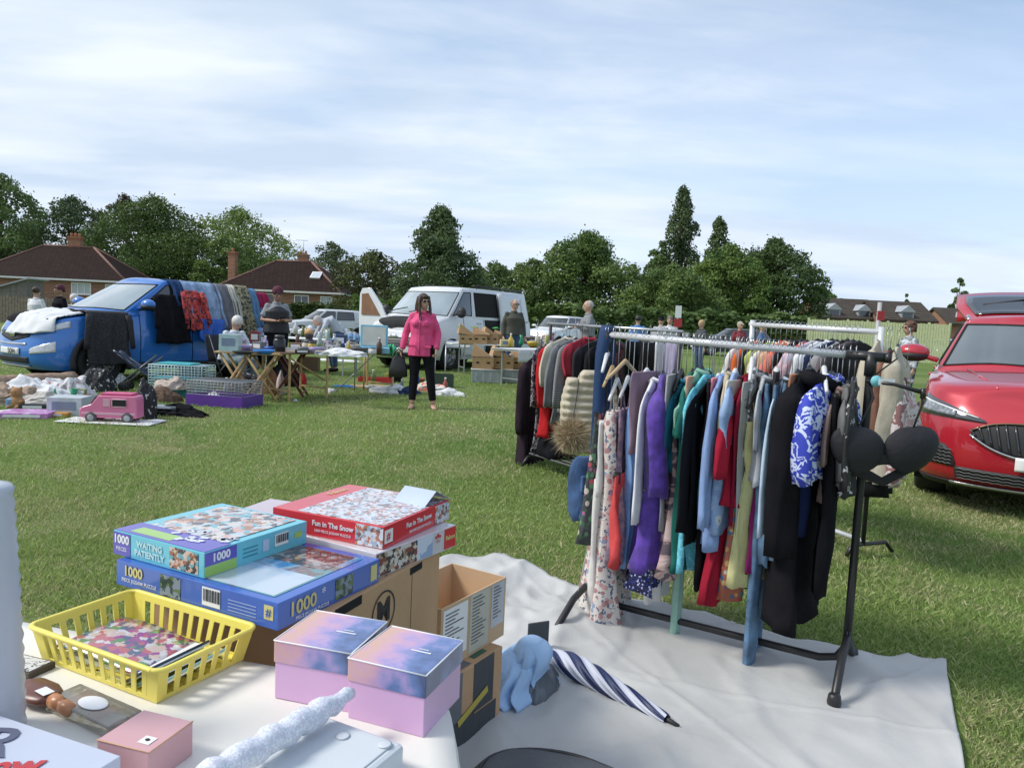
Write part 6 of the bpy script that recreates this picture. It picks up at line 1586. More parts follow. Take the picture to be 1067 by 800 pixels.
B2(702,358,425,'folded',cm_('lilac',(.36,.32,.46)),'lilac folded trousers at the right end of the back left rail','folded_trousers','trousers',hw=.045,th=.015,yaw=-60)
# padded jacket with a fur pompom
pj =thing('padded_jacket','cream quilted padded jacket hung on the front of the back left rail','jacket',(A(613,420,5.3).x,5.3,0),rad(12),G2)
zt,zb =z_at(Vector((A(613,420,5.3).x,5.3,0)),386),z_at(Vector((A(613,420,5.3).x,5.3,0)),472)
m =MB(); n =11
lev =[]
for k in range(n *4 + 1):
 q =k /(n *4); z =zt - (zt - zb) *q
 w_ =.05 + .13*math.sin(min(1,q *2.2) *PI /2); w_ *= 1 - .25*max(0,q - .7) /.3
 lev.append((z,.02*math.sin(q *3),w_ *(1 + .05*abs(math.sin(q *n *PI))),.05 + .028*abs(math.sin(q *n *PI))))
loft(m,lev,seed=4,fold=.05,nf=3,sub=1); m.build('jacket_body',cm_('cream_quilt',(.50,.44,.34),rough=.55),pj)
m =MB(); lev =[(z,.0,w_ *.38,t_ *.8) for z,c,w_,t_ in lev[4:]]; loft(m,lev,seed=6,fold=.05,nf=2,sub=1,cx=-.13); m.build('sleeve',cm_('cream_quilt',(.5,) *3),pj)
m =MB(); loft(m,lev,seed=6,fold=.05,nf=2,sub=1,cx=.15); m.build('sleeve',cm_('cream_quilt',(.5,) *3),pj)
hanger(pj,-zt - 0,.1,HB) if False else None
m =MB(); m.tube([(0,.02,zt - .02),(0,.03,1.0),(0,.10,1.262),(0,.14,1.25)],.003,6); m.build('hanger',HB,pj)
# fur pompom: many fine hairs around a ball
pc =A(596,453,5.2)
pp =thing('fur_pompom','fluffy beige fur pompom hanging left of the cream padded jacket','pompom',pc,0)
m =MB(); m.ball((0,0,0),.085,16); m.build('pompom_core',pm('fur_core',(.30,.22,.13),rough=1),pp)
r_ =np.random.default_rng(5); n =5200; d =r_.normal(size=(n,3)); d /= np.linalg.norm(d,axis=1)[:,None]
u =np.cross(d,r_.normal(size=(n,3))); u /= np.linalg.norm(u,axis=1)[:,None]
ln_ =(.105 + .035*r_.random(n))[:,None]; B_ =d *.075; T_ =(d + r_.normal(size=(n,3)) *.22) *ln_
V =np.stack([B_ - u *.002,B_ + u *.002,T_],1).reshape(-1,3); tt =r_.random(n)[:,None]
np_mesh('fur',V,np.arange(n *3).reshape(n,3),np.repeat(np.array([.30,.21,.12]) *(1 - tt) + np.array([.62,.52,.36]) *tt,3,0),attr_mat('fur_hair',.8,.1),pp)
m =MB(); m.tube([(0,0,.08),(.03,.02,.35),(.04,.05,1.27 - pc.z)],.002,5); m.build('loop',BLACKC,pp)
# shoes / bags on the low shelf
sb_ =thing('black_rucksack','black rucksack lying on the low shelf of the back left rail','rucksack',(A(578,465,6.3).x,6.3,.139),.3)
m =MB(); loft(m,[(.20,0,.05,.03),(.16,0,.12,.09),(.06,0,.15,.11),(0,0,.13,.10)],seed=8,fold=.2,nf=4); m.build('bag_body',BLACKC,sb_)
# ---- back right rail
r3a =Vector((A(784,338,5.2).x,5.2,1.36)); r3b =Vector((A(918,348,4.2).x,4.2,1.30))
r3a.z =A(784,338,5.2).z; r3b.z =A(917,346,4.2).z
d3 =(r3b - r3a).normalized(); p3 =Vector((d3.y,-d3.x,0)); p3 =p3 if p3.y < 0 else -p3
r3 =thing('clothes_rail','back right clothes rail with a white frame packed with black hangers','clothes rail',(0,0,0))
m =MB(); m.tube([r3a - d3 *.02,r3b],.017,10); m.build('top_bar',RW,r3)
for e in (r3a,r3b):
 m =MB(); m.tube([Vector((e.x,e.y,1.0)),e + Vector((0,0,.03))],.017,10); po_ =m.build('post',RW,r3)
 m =MB(); m.tube([Vector((e.x,e.y,.08)),Vector((e.x,e.y,1.02))],.013,10); m.build('lower_tube',RB,po_)
 m =MB(); m.tube([Vector((e.x,e.y,.02)) + p3 *.12,Vector((e.x,e.y,.08)) + p3 *.08,Vector((e.x,e.y,.08)) - p3 *.18,Vector((e.x,e.y,.02)) - p3 *.24],.012,8); m.build('foot',RB,r3)
m =MB(); m.tube([Vector((r3a.x,r3a.y,.1)),Vector((r3b.x,r3b.y,.1))],.014,8); m.build('bottom_bar',RW,r3)
G3 ='clothes on the back right rail'
def B3(px,yt,yb,kind,mat,label,name,cat,hw=.2,th=.02,yaw=0,**k):
 P =on_rail(r3a,r3b,px)
 return garment(P,z_at(P,yt),z_at(P,yb),kind,mat,label,name,cat,d3,hw=hw,th=th,yaw=yaw,group=G3,**k)
spec3 =[
 (789,'white_c',(.66,.66,.66),'white',455,'first garment after the white left post'),(794,'orange',(.62,.13,.03),'vivid orange',440,'third from the white left post'),
 (799,'white_d',(.60,.61,.64),'cool white',470,'between the vivid orange top and the black one'),(804,'black_f',(.02,.02,.022),'black',450,'right of the cool white top'),
 (809,'lime',(.45,.50,.12),'lime yellow',420,'just above the white hangers of the front rail'),(814,'ivory',(.60,.55,.46),'ivory',440,'between the lime and the coral tops'),
 (820,'coral',(.68,.12,.09),'bright coral',455,'leftmost of the three coral tops'),(825,'apricot',(.62,.38,.24),'apricot',430,'between two coral tops'),
 (831,'coral_b',(.66,.17,.12),'washed coral',430,'middle one of the three coral tops'),(836,'black_g',(.02,.02,.025),'faded black',425,'squeezed between coral tops'),
 (842,'coral_c',(.70,.14,.13),'salmon coral',440,'rightmost of the three coral tops'),(848,'pinkw',(.55,.38,.42),'dusty pink',440,'right of the salmon coral top'),
 (853,'lavw',(.50,.47,.55),'pale lavender',450,'between the dusty pink and the snow white tops'),(858,'white_e',(.70,.70,.72),'snow white',445,'brightest white piece on the right half'),
 (863,'steel',(.26,.33,.44),'steel blue',450,'right of the snow white top'),(868,'white_f',(.55,.58,.64),'bluish white',445,'between the steel blue and the navy tops'),
 (873,'navy',(.02,.03,.07),'navy',450,'above the blue and white blouse'),(878,'grey_b',(.25,.25,.26),'plain grey',450,'right of the navy top'),
 (884,'black_h',(.018,.018,.02),'jet black',470,'near the black end of the front bar'),(890,'bwprint',(.12,.10,.11),'speckled dark',480,'behind the right post of the front rail'),
 (896,'black_i',(.02,.02,.024),'soft black',470,'last dark one before the beige cardigan')]
for i,(px,nm,col,word,yb,where) in enumerate(spec3):
 B3(px,356 + (i % 3),yb,'top',cm_(nm,col),f'{word} top on the back right rail, {where}'.replace(' on the back right rail',' on the packed rail') ,'top','top',hw=.185 + .02*(i % 2),th=.020 + .006*(i % 3),yaw=(-9,4,8,-3)[i % 4],sleeve=(.3,.5,.2)[i % 3],hm=HB)
B3(917,356,505,'coat',cm_('beige_cardi',(.46,.41,.32)),'long beige cardigan at the right end of the back right rail','cardigan','cardigan',hw=.2,th=.06,yaw=30,sleeve=.5)
B3(929,366,470,'coat',cm_('brown_cardi',(.22,.11,.08)),'rust brown cardigan tucked behind the long beige one','cardigan','cardigan',hw=.17,th=.045,yaw=24,sleeve=.45)
B3(937,362,500,'coat',cm_('stone_cardi',(.42,.38,.31)),'stone coloured cardigan nearest the red car mirror','cardigan','cardigan',hw=.2,th=.055,yaw=34,sleeve=.5)
B3(925,430,512,'skirt',cm_('black_j',(.014,.014,.016)),'black skirt hanging below the beige cardigan','skirt','skirt',hw=.16,th=.05,yaw=35)
B3(948,395,480,'top',pat('cloth_pink_white',[(.45,.30,.30),(.6,.55,.55),(.25,.12,.12)],'noise',18),'pink and white patterned top next to the red car wing','top','top',hw=.14,th=.04,yaw=30)
# signs on poles among the stalls
def pole_sign(label,px,ytop,Y,plates,pw=.018):
 b =A(px,ytop,Y); t =thing('pole_sign',label,'sign',(b.x,Y,0))
 m =MB(); m.tube([(0,0,0),(0,0,b.z)],pw,8); m.build('pole',pm('pole_grey',(.4,.41,.42),rough=.5),t)
 for nm,z,w_,h_,mat in plates:
  m =MB(); m.box((0,-.03,b.z + z),(w_,.012,h_)); m.build(nm,mat,t)
 return t
SRED =pm('sign_red',(.40,.03,.035),rough=.5)
pole_sign('white paper above a red one on a pole behind the front rail',707,320,16,[('paper_sheet',-.10,.13,.26,PLATE_W),('red_sheet',-.34,.17,.18,SRED),('grey_sheet',-.60,.5,.14,pm('sheet_grey',(.45,.46,.48),rough=.6))])
pole_sign('grey post with a red square above the right end of the white rail',917,315,5.6,[('red_sheet',-.10,.05,.07,SRED)],pw=.016)
# ================================================================== the near table and what is round it
TZ =.595
class BoxT:
 """a box thing fitted to its footprint: left face is -y, right face is +x"""
 def __init__(s,name,label,cat,front,left,right,zt,h,group=None,zpx=None):
  F_,L_,R_ =(G(p[0],p[1],zt) for p in (front,left,right))
  a1 =math.atan2((F_ - L_).y,(F_ - L_).x); a2 =math.atan2((R_ - F_).y,(R_ - F_).x) - PI /2
  s.a =(a1 + a2) /2; s.wx =(F_ - L_).length; s.wy =(R_ - F_).length; s.h =h
  ux =Vector((math.cos(s.a),math.sin(s.a),0)); uy =Vector((-ux.y,ux.x,0))
  c =F_ - ux *s.wx /2 + uy *s.wy /2
  s.t =thing(name,label,cat,(c.x,c.y,zt - h),s.a,group)
 def body(s,name,mat,bev=.0015,z0=0,z1=None,grow=0,parent=None):
  z1 =s.h if z1 is None else z1
  m =MB(); m.box((0,0,(z0 + z1) /2),(s.wx + grow,s.wy + grow,z1 - z0)); return m.build(name,mat,parent or s.t,bev=bev)
 def fM(s,face,u,v,off=.0008):
  if face == 'L': return face_M((u,-s.wy /2 - off,v),(1,0,0),(0,0,1))
  if face == 'R': return face_M((s.wx /2 + off,u,v),(0,1,0),(0,0,1))
  return face_M((u,v,s.h + off),(1,0,0),(0,1,0))
 def panel(s,face,u0,u1,v0,v1,mat,name='printed_panel',off=.0008,parent=None):
  M =s.fM(face,(u0 + u1) /2,(v0 + v1) /2,off); m =MB()
  m.box((0,0,0),(abs(u1 - u0),abs(v1 - v0),.0008),M=M); return m.build(name,mat,parent or s.t)
 def text(s,face,u,v,body,size,mat,off=.0018,bold=0.0,rot=0.0,name='lettering'):
  return text(body,size,s.fM(face,u,v,off) @ Matrix.Rotation(rot,4,'Z'),mat,s.t,name,bold,.0003)
 def barcode(s,face,u,v,w_,h_):
  s.panel(face,u - w_ /2,u + w_ /2,v - h_ /2,v + h_ /2,PLATE_W,'barcode_label',.0012)
  m =MB(); M =s.fM(face,u,v,.0022); r =random.Random(4); x =-w_ *.42
  while x < w_ *.42:
   b =r.choice([.0012,.0022,.0032]) *w_ /.05; m.box((x + b /2,h_ *.08,0),(b,h_ *.66,.0004),M=M); x += b + r.choice([.0014,.0026]) *w_ /.05
  m.build('barcode',BLK,s.t)
INKW =pm('ink_white',(.75,.76,.78),rough=.5,var=0)
def gloss(name,c,**k): return pm('card_' + name,c,rough=.22,coat=.35,var=.05,**k)
# ---- table and cloth
C1 =Vector((-.088,1.275,0)); C2 =Vector((.03,.52,0)); C3 =Vector((-1.32,.55,0)); C4 =Vector((-1.50,1.63,0))
tb =thing('folding_table','folding table hidden under the cream tablecloth','table',(-.70,.95,0))
off0 =Vector((-.70,.95,0))
m =MB(); m.prism([tuple((p - off0).to_2d() *.96) for p in (C1,C4,C3,C2)],TZ - .045,TZ - .012); m.build('table_top',pm('table_plastic',(.5,.5,.48),rough=.5),tb)
for c_ in (C1,C2,C3,C4):
 q =(c_ - off0) *.86; m =MB(); m.tube([(q.x,q.y,0),(q.x *.98,q.y *.98,TZ - .05)],.014,8); m.build('leg',pm('leg_grey',(.3,.3,.31),rough=.4,metal=.5),tb)
def cloth():
 quad =[C1,C4,C3,C2]; R_ =.07; out =[]
 for i in range(4):
  p =quad[i]; a =(quad[i - 1] - p).normalized(); b =(quad[(i + 1) % 4] - p).normalized()
  for k in range(7):
   t =k /6; q0 =p + a *R_; q2 =p + b *R_
   out.append(((1 - t) ** 2) *q0 + 2*t *(1 - t) *p + t *t *q2)
  n_ =26; e0 =p + b *R_; e1 =quad[(i + 1) % 4] + (p - quad[(i + 1) % 4]).normalized() *R_
  for k in range(1,n_): out.append(e0.lerp(e1,k /n_))
 n =len(out); c =sum(out,Vector()) /n
 rings =[]
 for k in range(15):
  s_ =(k + 1) /15; rings.append([c.lerp(p,s_) + Vector((0,0,TZ + .0015*math.sin(p.x *s_ *21 + p.y *9) *math.sin(p.y *s_ *17) *(1 if s_ < .97 else .3))) for p in out])
 for k in range(1,13):
  d =k /12; row =[]
  for i,p in enumerate(out):
   nn =(out[(i + 1) % n] - out[i - 1]).normalized(); nn =Vector((nn.y,-nn.x,0))
   if nn.dot(p - c) < 0: nn =-nn
   wv =.5 + .5*math.sin(i *.62) *math.cos(i *.23 + 1)
   fl =.008*min(1,d *6) + d *(.012 + .045*wv)
   row.append(p + nn *fl + Vector((0,0,TZ - .004*min(1,d *8) - d *.34)))
  rings.append(row)
 m =MB(); V =[c + Vector((0,0,TZ))] + [p for r in rings for p in r]
 Fc =[(0,1 + i,1 + (i + 1) % n) for i in range(n)] + [(1 + k *n + i,1 + k *n + (i + 1) % n,1 + (k + 1) *n + (i + 1) % n,1 + (k + 1) *n + i) for k in range(len(rings) - 1) for i in range(n)]
 m.add(V,Fc,0,True)
 o =m.build('tablecloth',pm('tablecloth_cream',(.74,.72,.66),rough=.6,var=.05,scale=4,bump=.2,bscale=10,bdist=.01),solid=.0012)
 tag(o,'plain cream tablecloth with a rounded corner on the near table','tablecloth')
cloth()
# ---- big brown box behind the table, on another box
K1 =BoxT('cardboard_box','brown cardboard box with a round black M mark under the jigsaw boxes','box',(340,640),(150,603),(467,572),.66,.36)
CARD =pm('cardboard',(.50,.31,.17),rough=.85,var=.10,scale=5,bump=.1,bscale=60)
CARD2 =pm('cardboard_pale',(.56,.39,.24),rough=.85,var=.08,scale=5)
K1.body('box_body',CARD,bev=.003)
u =K1.wy
ring =MB(); Mr =K1.fM('R',-u *.5 + u *.44,.285,.002)
for a,b_ in ((.047,.051),):
 ring.grid(lambda p,q: Mr @ Vector(((a + (b_ - a) *q) *math.cos(2*PI *p),(a + (b_ - a) *q) *math.sin(2*PI *p),0)),40,1,closeu=True)
ring.build('round_mark',BLK,K1.t)
K1.text('R',-u *.5 + u *.44,.285,'M',.075,BLK,bold=.003)
K1.panel('R',u *.18,u *.30,.335,.352,UNDER,'hand_hole'); K1.panel('R',-u *.5 + .03,-u *.5 + .13,.338,.3585,UNDER,'hand_hole')
K1.panel('R',u *.20,u *.203,.01,.34,pm('seam_brown',(.25,.14,.07),rough=.9),'flap_seam')
K1.panel('T',-K1.wx /2 + .01,K1.wx /2 - .01,-.004,.004,pm('seam_brown',(.25,.14,.07)),'flap_seam')
K0 =thing('cardboard_box','plain brown box supporting the box with the M mark','box',(K1.t.location.x,K1.t.location.y,0),K1.a)
m =MB(); m.box((0,0,.149),(K1.wx *.94,K1.wy *.94,.298)); m.build('box_body',CARD2,K0,bev=.004)
m =MB(); m.box((0,0,.2985),(K1.wx *.9,.05,.001)); m.build('tape',pm('tape_clear',(.45,.33,.2),rough=.3),K0)
# ---- jigsaw boxes
BLUEC =gloss('blue',(.05,.13,.46)); TEALC =gloss('teal',(.13,.50,.60)); PURPC =gloss('violet',(.09,.07,.42)); GRNC =gloss('green',(.30,.52,.10)); REDC =gloss('red',(.62,.04,.05)); LBLUE =gloss('pale_blue',(.45,.55,.72)); GOLD =pm('ink_gold',(.62,.55,.22),rough=.4,var=0)
JG ='jigsaw boxes on the brown box'
b1 =BoxT('jigsaw_box','largest blue jigsaw box at the bottom of the left stack','jigsaw box',(290,628.5),(127,581),(392,581),.715,.055,JG)
b1.body('box_body',BLUEC)
wx,wy =b1.wx,b1.wy
b1.panel('T',-wx *.42,wx *.44,-wy *.44,wy *.42,pat('print_coast',[(.02,.10,.30),(.05,.22,.45),(.28,.40,.55),(.16,.07,.05),(.10,.30,.32)],'noise',7,sharp=False,rough=.15,coat=.6,bump=0),'picture')
b1.panel('T',wx *.02,wx *.43,-wy *.43,-wy *.05,pat('print_sea',[(.10,.26,.50),(.30,.42,.60),(.5,.58,.66)],'noise',5,sharp=False,rough=.15,coat=.6,bump=0),'picture',.0014)
b1.panel('T',-wx *.05,wx *.40,wy *.08,wy *.41,pat('print_roofs',[(.12,.05,.04),(.22,.12,.09),(.06,.05,.06),(.3,.28,.28)],'pic',75,rough=.15,coat=.6,bump=0),'picture',.0014)
b1.text('L',-wx *.38,.036,'1000',.030,GOLD,bold=.0008); b1.text('L',-wx *.34,.016,'PIECE JIGSAW PUZZLE',.011,INKW)
b1.panel('L',-wx *.20,-wx *.07,.006,.050,pat('print_green',[(.02,.05,.05),(.10,.16,.05),(.2,.25,.3)],'pic',90,rough=.2,bump=0),'small_picture')
b1.barcode('L',wx *.12,.030,.05,.038)
for k in range(4): b1.panel('L',wx *.22,wx *.38,.014 + k *.007,.0155 + k *.007,pm('ink_pale_blue',(.3,.4,.62),rough=.5),'small_print')
b1.panel('L',wx *.425,wx *.475,.018,.046,GOLD,'puzzle_mark'); b1.text('L',wx *.45,.032,'#',.024,BLUEC,.0022)
b1.text('R',-wy *.29,.030,'1000',.040,GOLD,bold=.0008); b1.text('R',-wy *.10,.036,'*',.03,INKW); b1.text('R',-wy *.2,.009,'PIECE JIGSAW PUZZLE',.010,INKW)
b1.panel('R',wy *.02,wy *.20,.006,.050,pat('print_green',[(.02,.05,.05),(.1,.16,.05)],'noise'),'small_picture')
b1.panel('R',wy *.40,wy *.47,.010,.046,GOLD,'puzzle_mark')
b2 =BoxT('jigsaw_box','teal jigsaw box reading WAITING PATIENTLY on top of the left stack','jigsaw box',(213,576),(129.5,549),(311,541),.7705,.0545,JG)
b2.body('box_body',TEALC)
wx,wy =b2.wx,b2.wy
b2.panel('L',-wx /2 + .001,-wx *.30,.002,.052,PURPC); b2.text('L',-wx *.40,.037,'1000',.026,INKW,bold=.0008); b2.text('L',-wx *.40,.016,'PIECES',.012,INKW)
b2.text('L',-wx *.08,.036,'WAITING',.019,pm('ink_pale_teal',(.5,.72,.75),rough=.5),bold=.0006); b2.text('L',-wx *.08,.017,'PATIENTLY',.019,pm('ink_pale_teal',(.5,) *3),bold=.0006)
b2.panel('L',wx *.14,wx *.44,.005,.050,pat('print_animals',[(.55,.5,.45),(.30,.12,.05),(.05,.04,.04),(.12,.35,.4),(.6,.4,.3)],'pic',110,rough=.2,bump=0),'small_picture')
b2.panel('R',-wy /2 + .001,-wy *.22,.024,.052,PURPC); b2.panel('R',-wy /2 + .001,-wy *.22,.002,.024,GRNC); b2.text('R',-wy *.36,.038,'1000',.024,INKW,bold=.0008)
b2.barcode('R',wy *.22,.032,.042,.028); b2.panel('R',wy *.03,wy *.09,.016,.042,LBLUE,'small_print'); b2.panel('R',wy *.36,wy *.44,.022,.036,GRNC,'small_print')
for k in range(3): b2.panel('R',-wy *.16,-wy *.02,.016 + k *.009,.018 + k *.009,pm('ink_teal_dark',(.03,.2,.26),rough=.5),'small_print')
b2.panel('T',-wx *.5 + .002,wx *.5 - .002,-wy *.5 + .002,-wy *.5 + .07,PURPC); b2.panel('T',-wx *.36,wx *.08,-wy *.5 + .012,-wy *.5 + .045,GRNC,off=.0014)
b2.panel('T',-wx *.38,wx *.42,-wy *.27,wy *.46,pat('print_zoo',[(.12,.40,.48),(.62,.55,.5),(.35,.16,.08),(.05,.05,.06),(.6,.35,.3),(.45,.55,.6)],'pic',60,rough=.18,coat=.5,bump=0,detail=8),'picture',.0014)
m =MB()
r =random.Random(2)
for k in range(16):
 x =r.uniform(-.06,.42) *wx; y =-wy *.5 + r.uniform(.02,.10); m.box((0,0,0),(.018,.013,.0006),M=b2.fM('T',x,y,.0022) @ Matrix.Rotation(r.random() *3,4,'Z')); m.lathe([(.005,0),(.005,.0006)],8,M=b2.fM('T',x + .008,y + .004,.0022))
m.build('printed_pieces',pm('print_white_pieces',(.6,.62,.7),rough=.3),b2.t)
b3 =BoxT('jigsaw_box','white jigsaw box with a red oval directly under the red jigsaw box','jigsaw box',(392,577),(296,549),(468.6,545),.7205,.060,JG)
b3.body('box_body',gloss('offwhite',(.60,.57,.60)))
wx,wy =b3.wx,b3.wy
b3.panel('R',-wy /2 + .002,-wy *.02,.003,.057,pat('print_street',[(.04,.04,.05),(.40,.28,.2),(.6,.55,.5),(.2,.06,.05)],'pic',90,rough=.2,bump=0,detail=8),'small_picture'); b3.panel('R',-wy *.02,wy *.18,.003,.057,pat('print_sky',[(.3,.4,.6),(.6,.65,.75)],'noise',12,rough=.2,bump=0),'small_picture')
b3.panel('R',wy *.34,wy /2 - .001,.003,.057,REDC,'red_oval'); b3.text('R',wy *.42,.032,'Falcon',.016,GOLD,bold=.0005); b3.text('R',wy *.25,.030,'*',.05,REDC,bold=.002)
b3.text('L',-wx *.1,.03,'1000',.03,PURPC)
b4 =BoxT('jigsaw_box','red jigsaw box reading Fun in the Snow on top of the right stack','jigsaw box',(400,549),(288,527),(464,520),.7755,.0545,JG)
b4.body('box_body',REDC)
wx,wy =b4.wx,b4.wy
SNOW =pat('print_snow',[(.60,.66,.72),(.62,.58,.58),(.5,.2,.12),(.18,.12,.12),(.35,.42,.5),(.66,.68,.72)],'pic',110,rough=.2,coat=.5,bump=0)
b4.panel('T',-wx *.28,wx *.48,-wy *.48,wy *.47,SNOW,'picture'); b4.text('T',-wx *.40,wy *.2,'Falcon',.03,GOLD,rot=PI /2)
b4.text('L',wx *.06,.034,'Fun in The Snow',.018,INKW,bold=.0004); b4.text('L',wx *.06,.016,'1000 PIECE JIGSAW PUZZLE',.009,INKW)
b4.panel('L',wx *.26,wx *.5 - .001,.002,.052,SNOW,'small_picture')
b4.panel('R',-wy /2 + .004,-wy *.38,.012,.044,PLATE_W,'puzzle_mark'); b4.text('R',-wy *.44,.028,'#',.028,REDC,.0022); b4.text('R',wy *.0,.034,'Fun in The Snow',.018,INKW,bold=.0004); b4.text('R',wy *.02,.015,'1000 PIECE JIGSAW PUZZLE',.009,INKW)
b4.panel('R',wy *.26,wy *.5 - .001,.002,.052,SNOW,'small_picture')
b5 =BoxT('jigsaw_box','pale pink white jigsaw box whose corner shows left behind the red one','jigsaw box',(330,556),(262,530),(345,530),.7205,.060,JG)
b5.body('box_body',gloss('pinkwhite',(.55,.46,.50)))
# folded leaflet on the red box
lf =thing('folded_leaflet','pale blue leaflet folded like a tent on the red jigsaw box','leaflet',G(437,522,.776),b4.a + rad(-6))
m =MB(); m.add([(-.055,-.045,0),(.05,-.045,0),(.055,.0,.036),(-.05,.0,.036),(.052,.075,.0),(-.053,.075,0)],[(0,1,2,3),(3,2,4,5)],0,False)
m.build('paper',pm('paper_pale_blue',(.42,.50,.66),rough=.5),lf,solid=.001)
# ---- open box on the taped box
K2 =BoxT('open_cardboard_box','open empty cardboard box with paper labels standing on the taped box','box',(460,635),(424,622),(519,599),.44,.195)
K2w,K2l =.22,K2.wy
# re-centre: its short side runs to the left behind the M box
ux =Vector((math.cos(K2.a),math.sin(K2.a),0)); uy =Vector((-ux.y,ux.x,0)); F_ =G(460,635,.44)
K2.wx =K2w; c =F_ - ux *K2w /2 + uy *K2l /2; K2.t.location =(c.x,c.y,.245)
m =MB()
for sx in (-1,1): m.box((sx *(K2w /2 - .002),0,.0975),(.004,K2l,.195)); m.box((0,sx *(K2l /2 - .002),.0975),(K2w - .008,.004,.195))
m.box((0,0,.004),(K2w - .01,K2l - .01,.005)); m.build('box_body',CARD2,K2.t)
K2.panel('R',-K2l /2 + .01,-K2l *.12,.03,.185,PLATE_W,'paper_label'); K2.panel('R',-K2l *.08,K2l *.22,.01,.192,pm('label_cream',(.52,.50,.42),rough=.6),'paper_label'); K2.panel('R',K2l *.26,K2l *.47,.05,.19,pm('label_grey',(.5,.52,.54),rough=.6),'paper_label')
r =random.Random(9)
for x0,x1,z0,z1 in ((-K2l /2 + .02,-K2l *.16,.05,.17),(-K2l *.05,K2l *.18,.03,.18),(K2l *.29,K2l *.44,.07,.18)):
 z =z1; m =MB()
 while z > z0: w_ =(x1 - x0) *r.uniform(.4,1); m.box((x0 + w_ /2,z,0),(w_,.0035,.0004),M=K2.fM('R',0,0,.0022)); z -= .011
 m.build('label_print',pm('ink_grey',(.12,.12,.13),rough=.6),K2.t)
K3 =BoxT('taped_box','brown box wrapped in grey and yellow tape under the open box','box',(478,700),(440,690),(524,672.5),.244,.244)
F_ =G(524,672.5,.244); K3.wx,K3.wy =.24,.36; K3.a =K2.a; K3.t.rotation_euler =(0,0,K3.a)
c =F_ - ux *.12 - uy *.18; K3.t.location =(c.x,c.y,0)
K3.body('box_body',CARD,bev=.004)
GT =pm('tape_grey',(.13,.14,.15),rough=.4,bump=.5,bscale=14); GT2 =pm('tape_dark',(.045,.05,.055),rough=.45,bump=.5,bscale=14)
K3.panel('R',-.17,.03,.0,.11,GT2,'tape'); K3.panel('R',-.15,-.04,.10,.243,GT,'tape',.0016); K3.panel('R',.02,.13,.09,.243,GT2,'tape'); K3.panel('R',-.02,.15,.0,.085,GT2,'tape',.0012)
m =MB(); m.box((0,0,0),(.16,.022,.0006),M=K3.fM('R',.02,.115,.0032) @ Matrix.Rotation(rad(18),4,'Z')); m.build('yellow_tape',pm('tape_yellow',(.5,.40,.06),rough=.4),K3.t)
K3.panel('T',.0,.11,-.10,.02,GT,'tape'); K3.panel('T',.03,.1,.05,.12,pm('tape_green',(.04,.12,.07),rough=.5),'tape')
# ---- light blue clothing in a clear bag, grey bags
def lump(name,label,cat,c,dims,mat,seed,part,amp=.16,freq=3.0,rz=0,base=0.0):
 t =thing(name,label,cat,(c[0],c[1],base),rz); r =random.Random(seed); p =[r.random() *6.28 for _ in range(8)]
 def fn(u,v):
  a =2*PI *u; b =PI /2*v
  x,y,z =math.cos(a) *math.cos(b),math.sin(a) *math.cos(b),math.sin(b)
  x0,y0 =x,y; w_ =1 + amp *math.sin(x0 *freq *2 + p[0]) *math.cos(y0 *freq + p[1]) + 1.3*amp *(1 - 2.4*abs(mn.noise(Vector((x0 *2.2 + p[2],y0 *2.2,z *1.1))))) + .7*amp *(1 - 2.4*abs(mn.noise(Vector((x0 *5 + p[3],y0 *5,z *2.5)))))
  return (x *dims[0] *w_,y *dims[1] *w_,max(0,z) ** .8*dims[2] *(1 + amp *math.sin(x0 *freq *1.7 + p[4]) + amp *.6*math.sin(y0 *freq *2.3 + p[5]) + .3*amp *math.sin(x0 *17 + p[6]) *math.sin(y0 *14)))
 m =MB(); m.grid(fn,84,34,closeu=True); m.build(part,mat,t); return t
cb =thing('folded_garments','light blue crumpled garments piled beside the taped box','clothes',(G(541,738).x,G(541,738).y + .13,0),rad(-24))
LBC =pm('cloth_light_blue',(.34,.50,.72),rough=.8,var=.12,scale=8,bump=.5,bscale=14,bdist=.02)
for k,(cx_,h_,a_,b_) in enumerate(((0,.15,.085,.17),(.035,.19,.075,.10),(-.04,.12,.08,.15))):
 m =MB(); loft(m,[(h_,0,.02,.03),(h_ - .008,0,a_ *.5,b_ *.5),(h_ *.78,.01,a_ *.85,b_ *.8),(h_ *.4,-.01,a_ *.9,b_ *.95),(h_ *.15,.01,a_ *1.1,b_),(.004,0,a_ *1.15,b_ *1.1)],n=110,seed=31 + k *4,fold=.085,nf=9,cx=cx_,exp=.95,sub=6)
 m.build('garment_layer',LBC,cb)
bgp =lump('carrier_bag','crumpled grey plastic bag around the foot of the light blue garments','bag',(G(562,735).x + .0,G(562,735).y + .1),(.06,.12,.08),pm('bag_grey_plastic',(.10,.115,.13),rough=.35,var=.2,bump=.5,bscale=18),8,'plastic_film',amp=.06,rz=rad(-20))
fl =thing('leaning_board','small dark grey panel leaning behind the light blue garments','panel',G(562,690),rad(25))
m =MB(); m.box((0,.02,.075),(.09,.008,.15)); m.build('board',pm('panel_dark',(.06,.065,.07),rough=.6),fl,bev=.004)
gb =thing('holdall','dark grey soft holdall on the sheet at the bottom edge of the picture','bag',G(572,892,.0),rad(-14))
m =MB(); loft(m,[(.20,0,.12,.06),(.195,0,.17,.11),(.15,0,.21,.15),(.08,0,.225,.165),(.0,0,.22,.16)],seed=12,fold=.05,nf=3,exp=.6); m.build('bag_body',pm('holdall_grey',(.085,.09,.10),rough=.75,var=.15,bump=.3,bscale=90),gb)
m =MB(); m.tube([(.178*math.cos(a),.118*math.sin(a),.193) for a in [2*PI *k /40 for k in range(41)]],.005,6); m.build('piping',pm('piping_dark',(.02,.02,.022),rough=.5),gb)
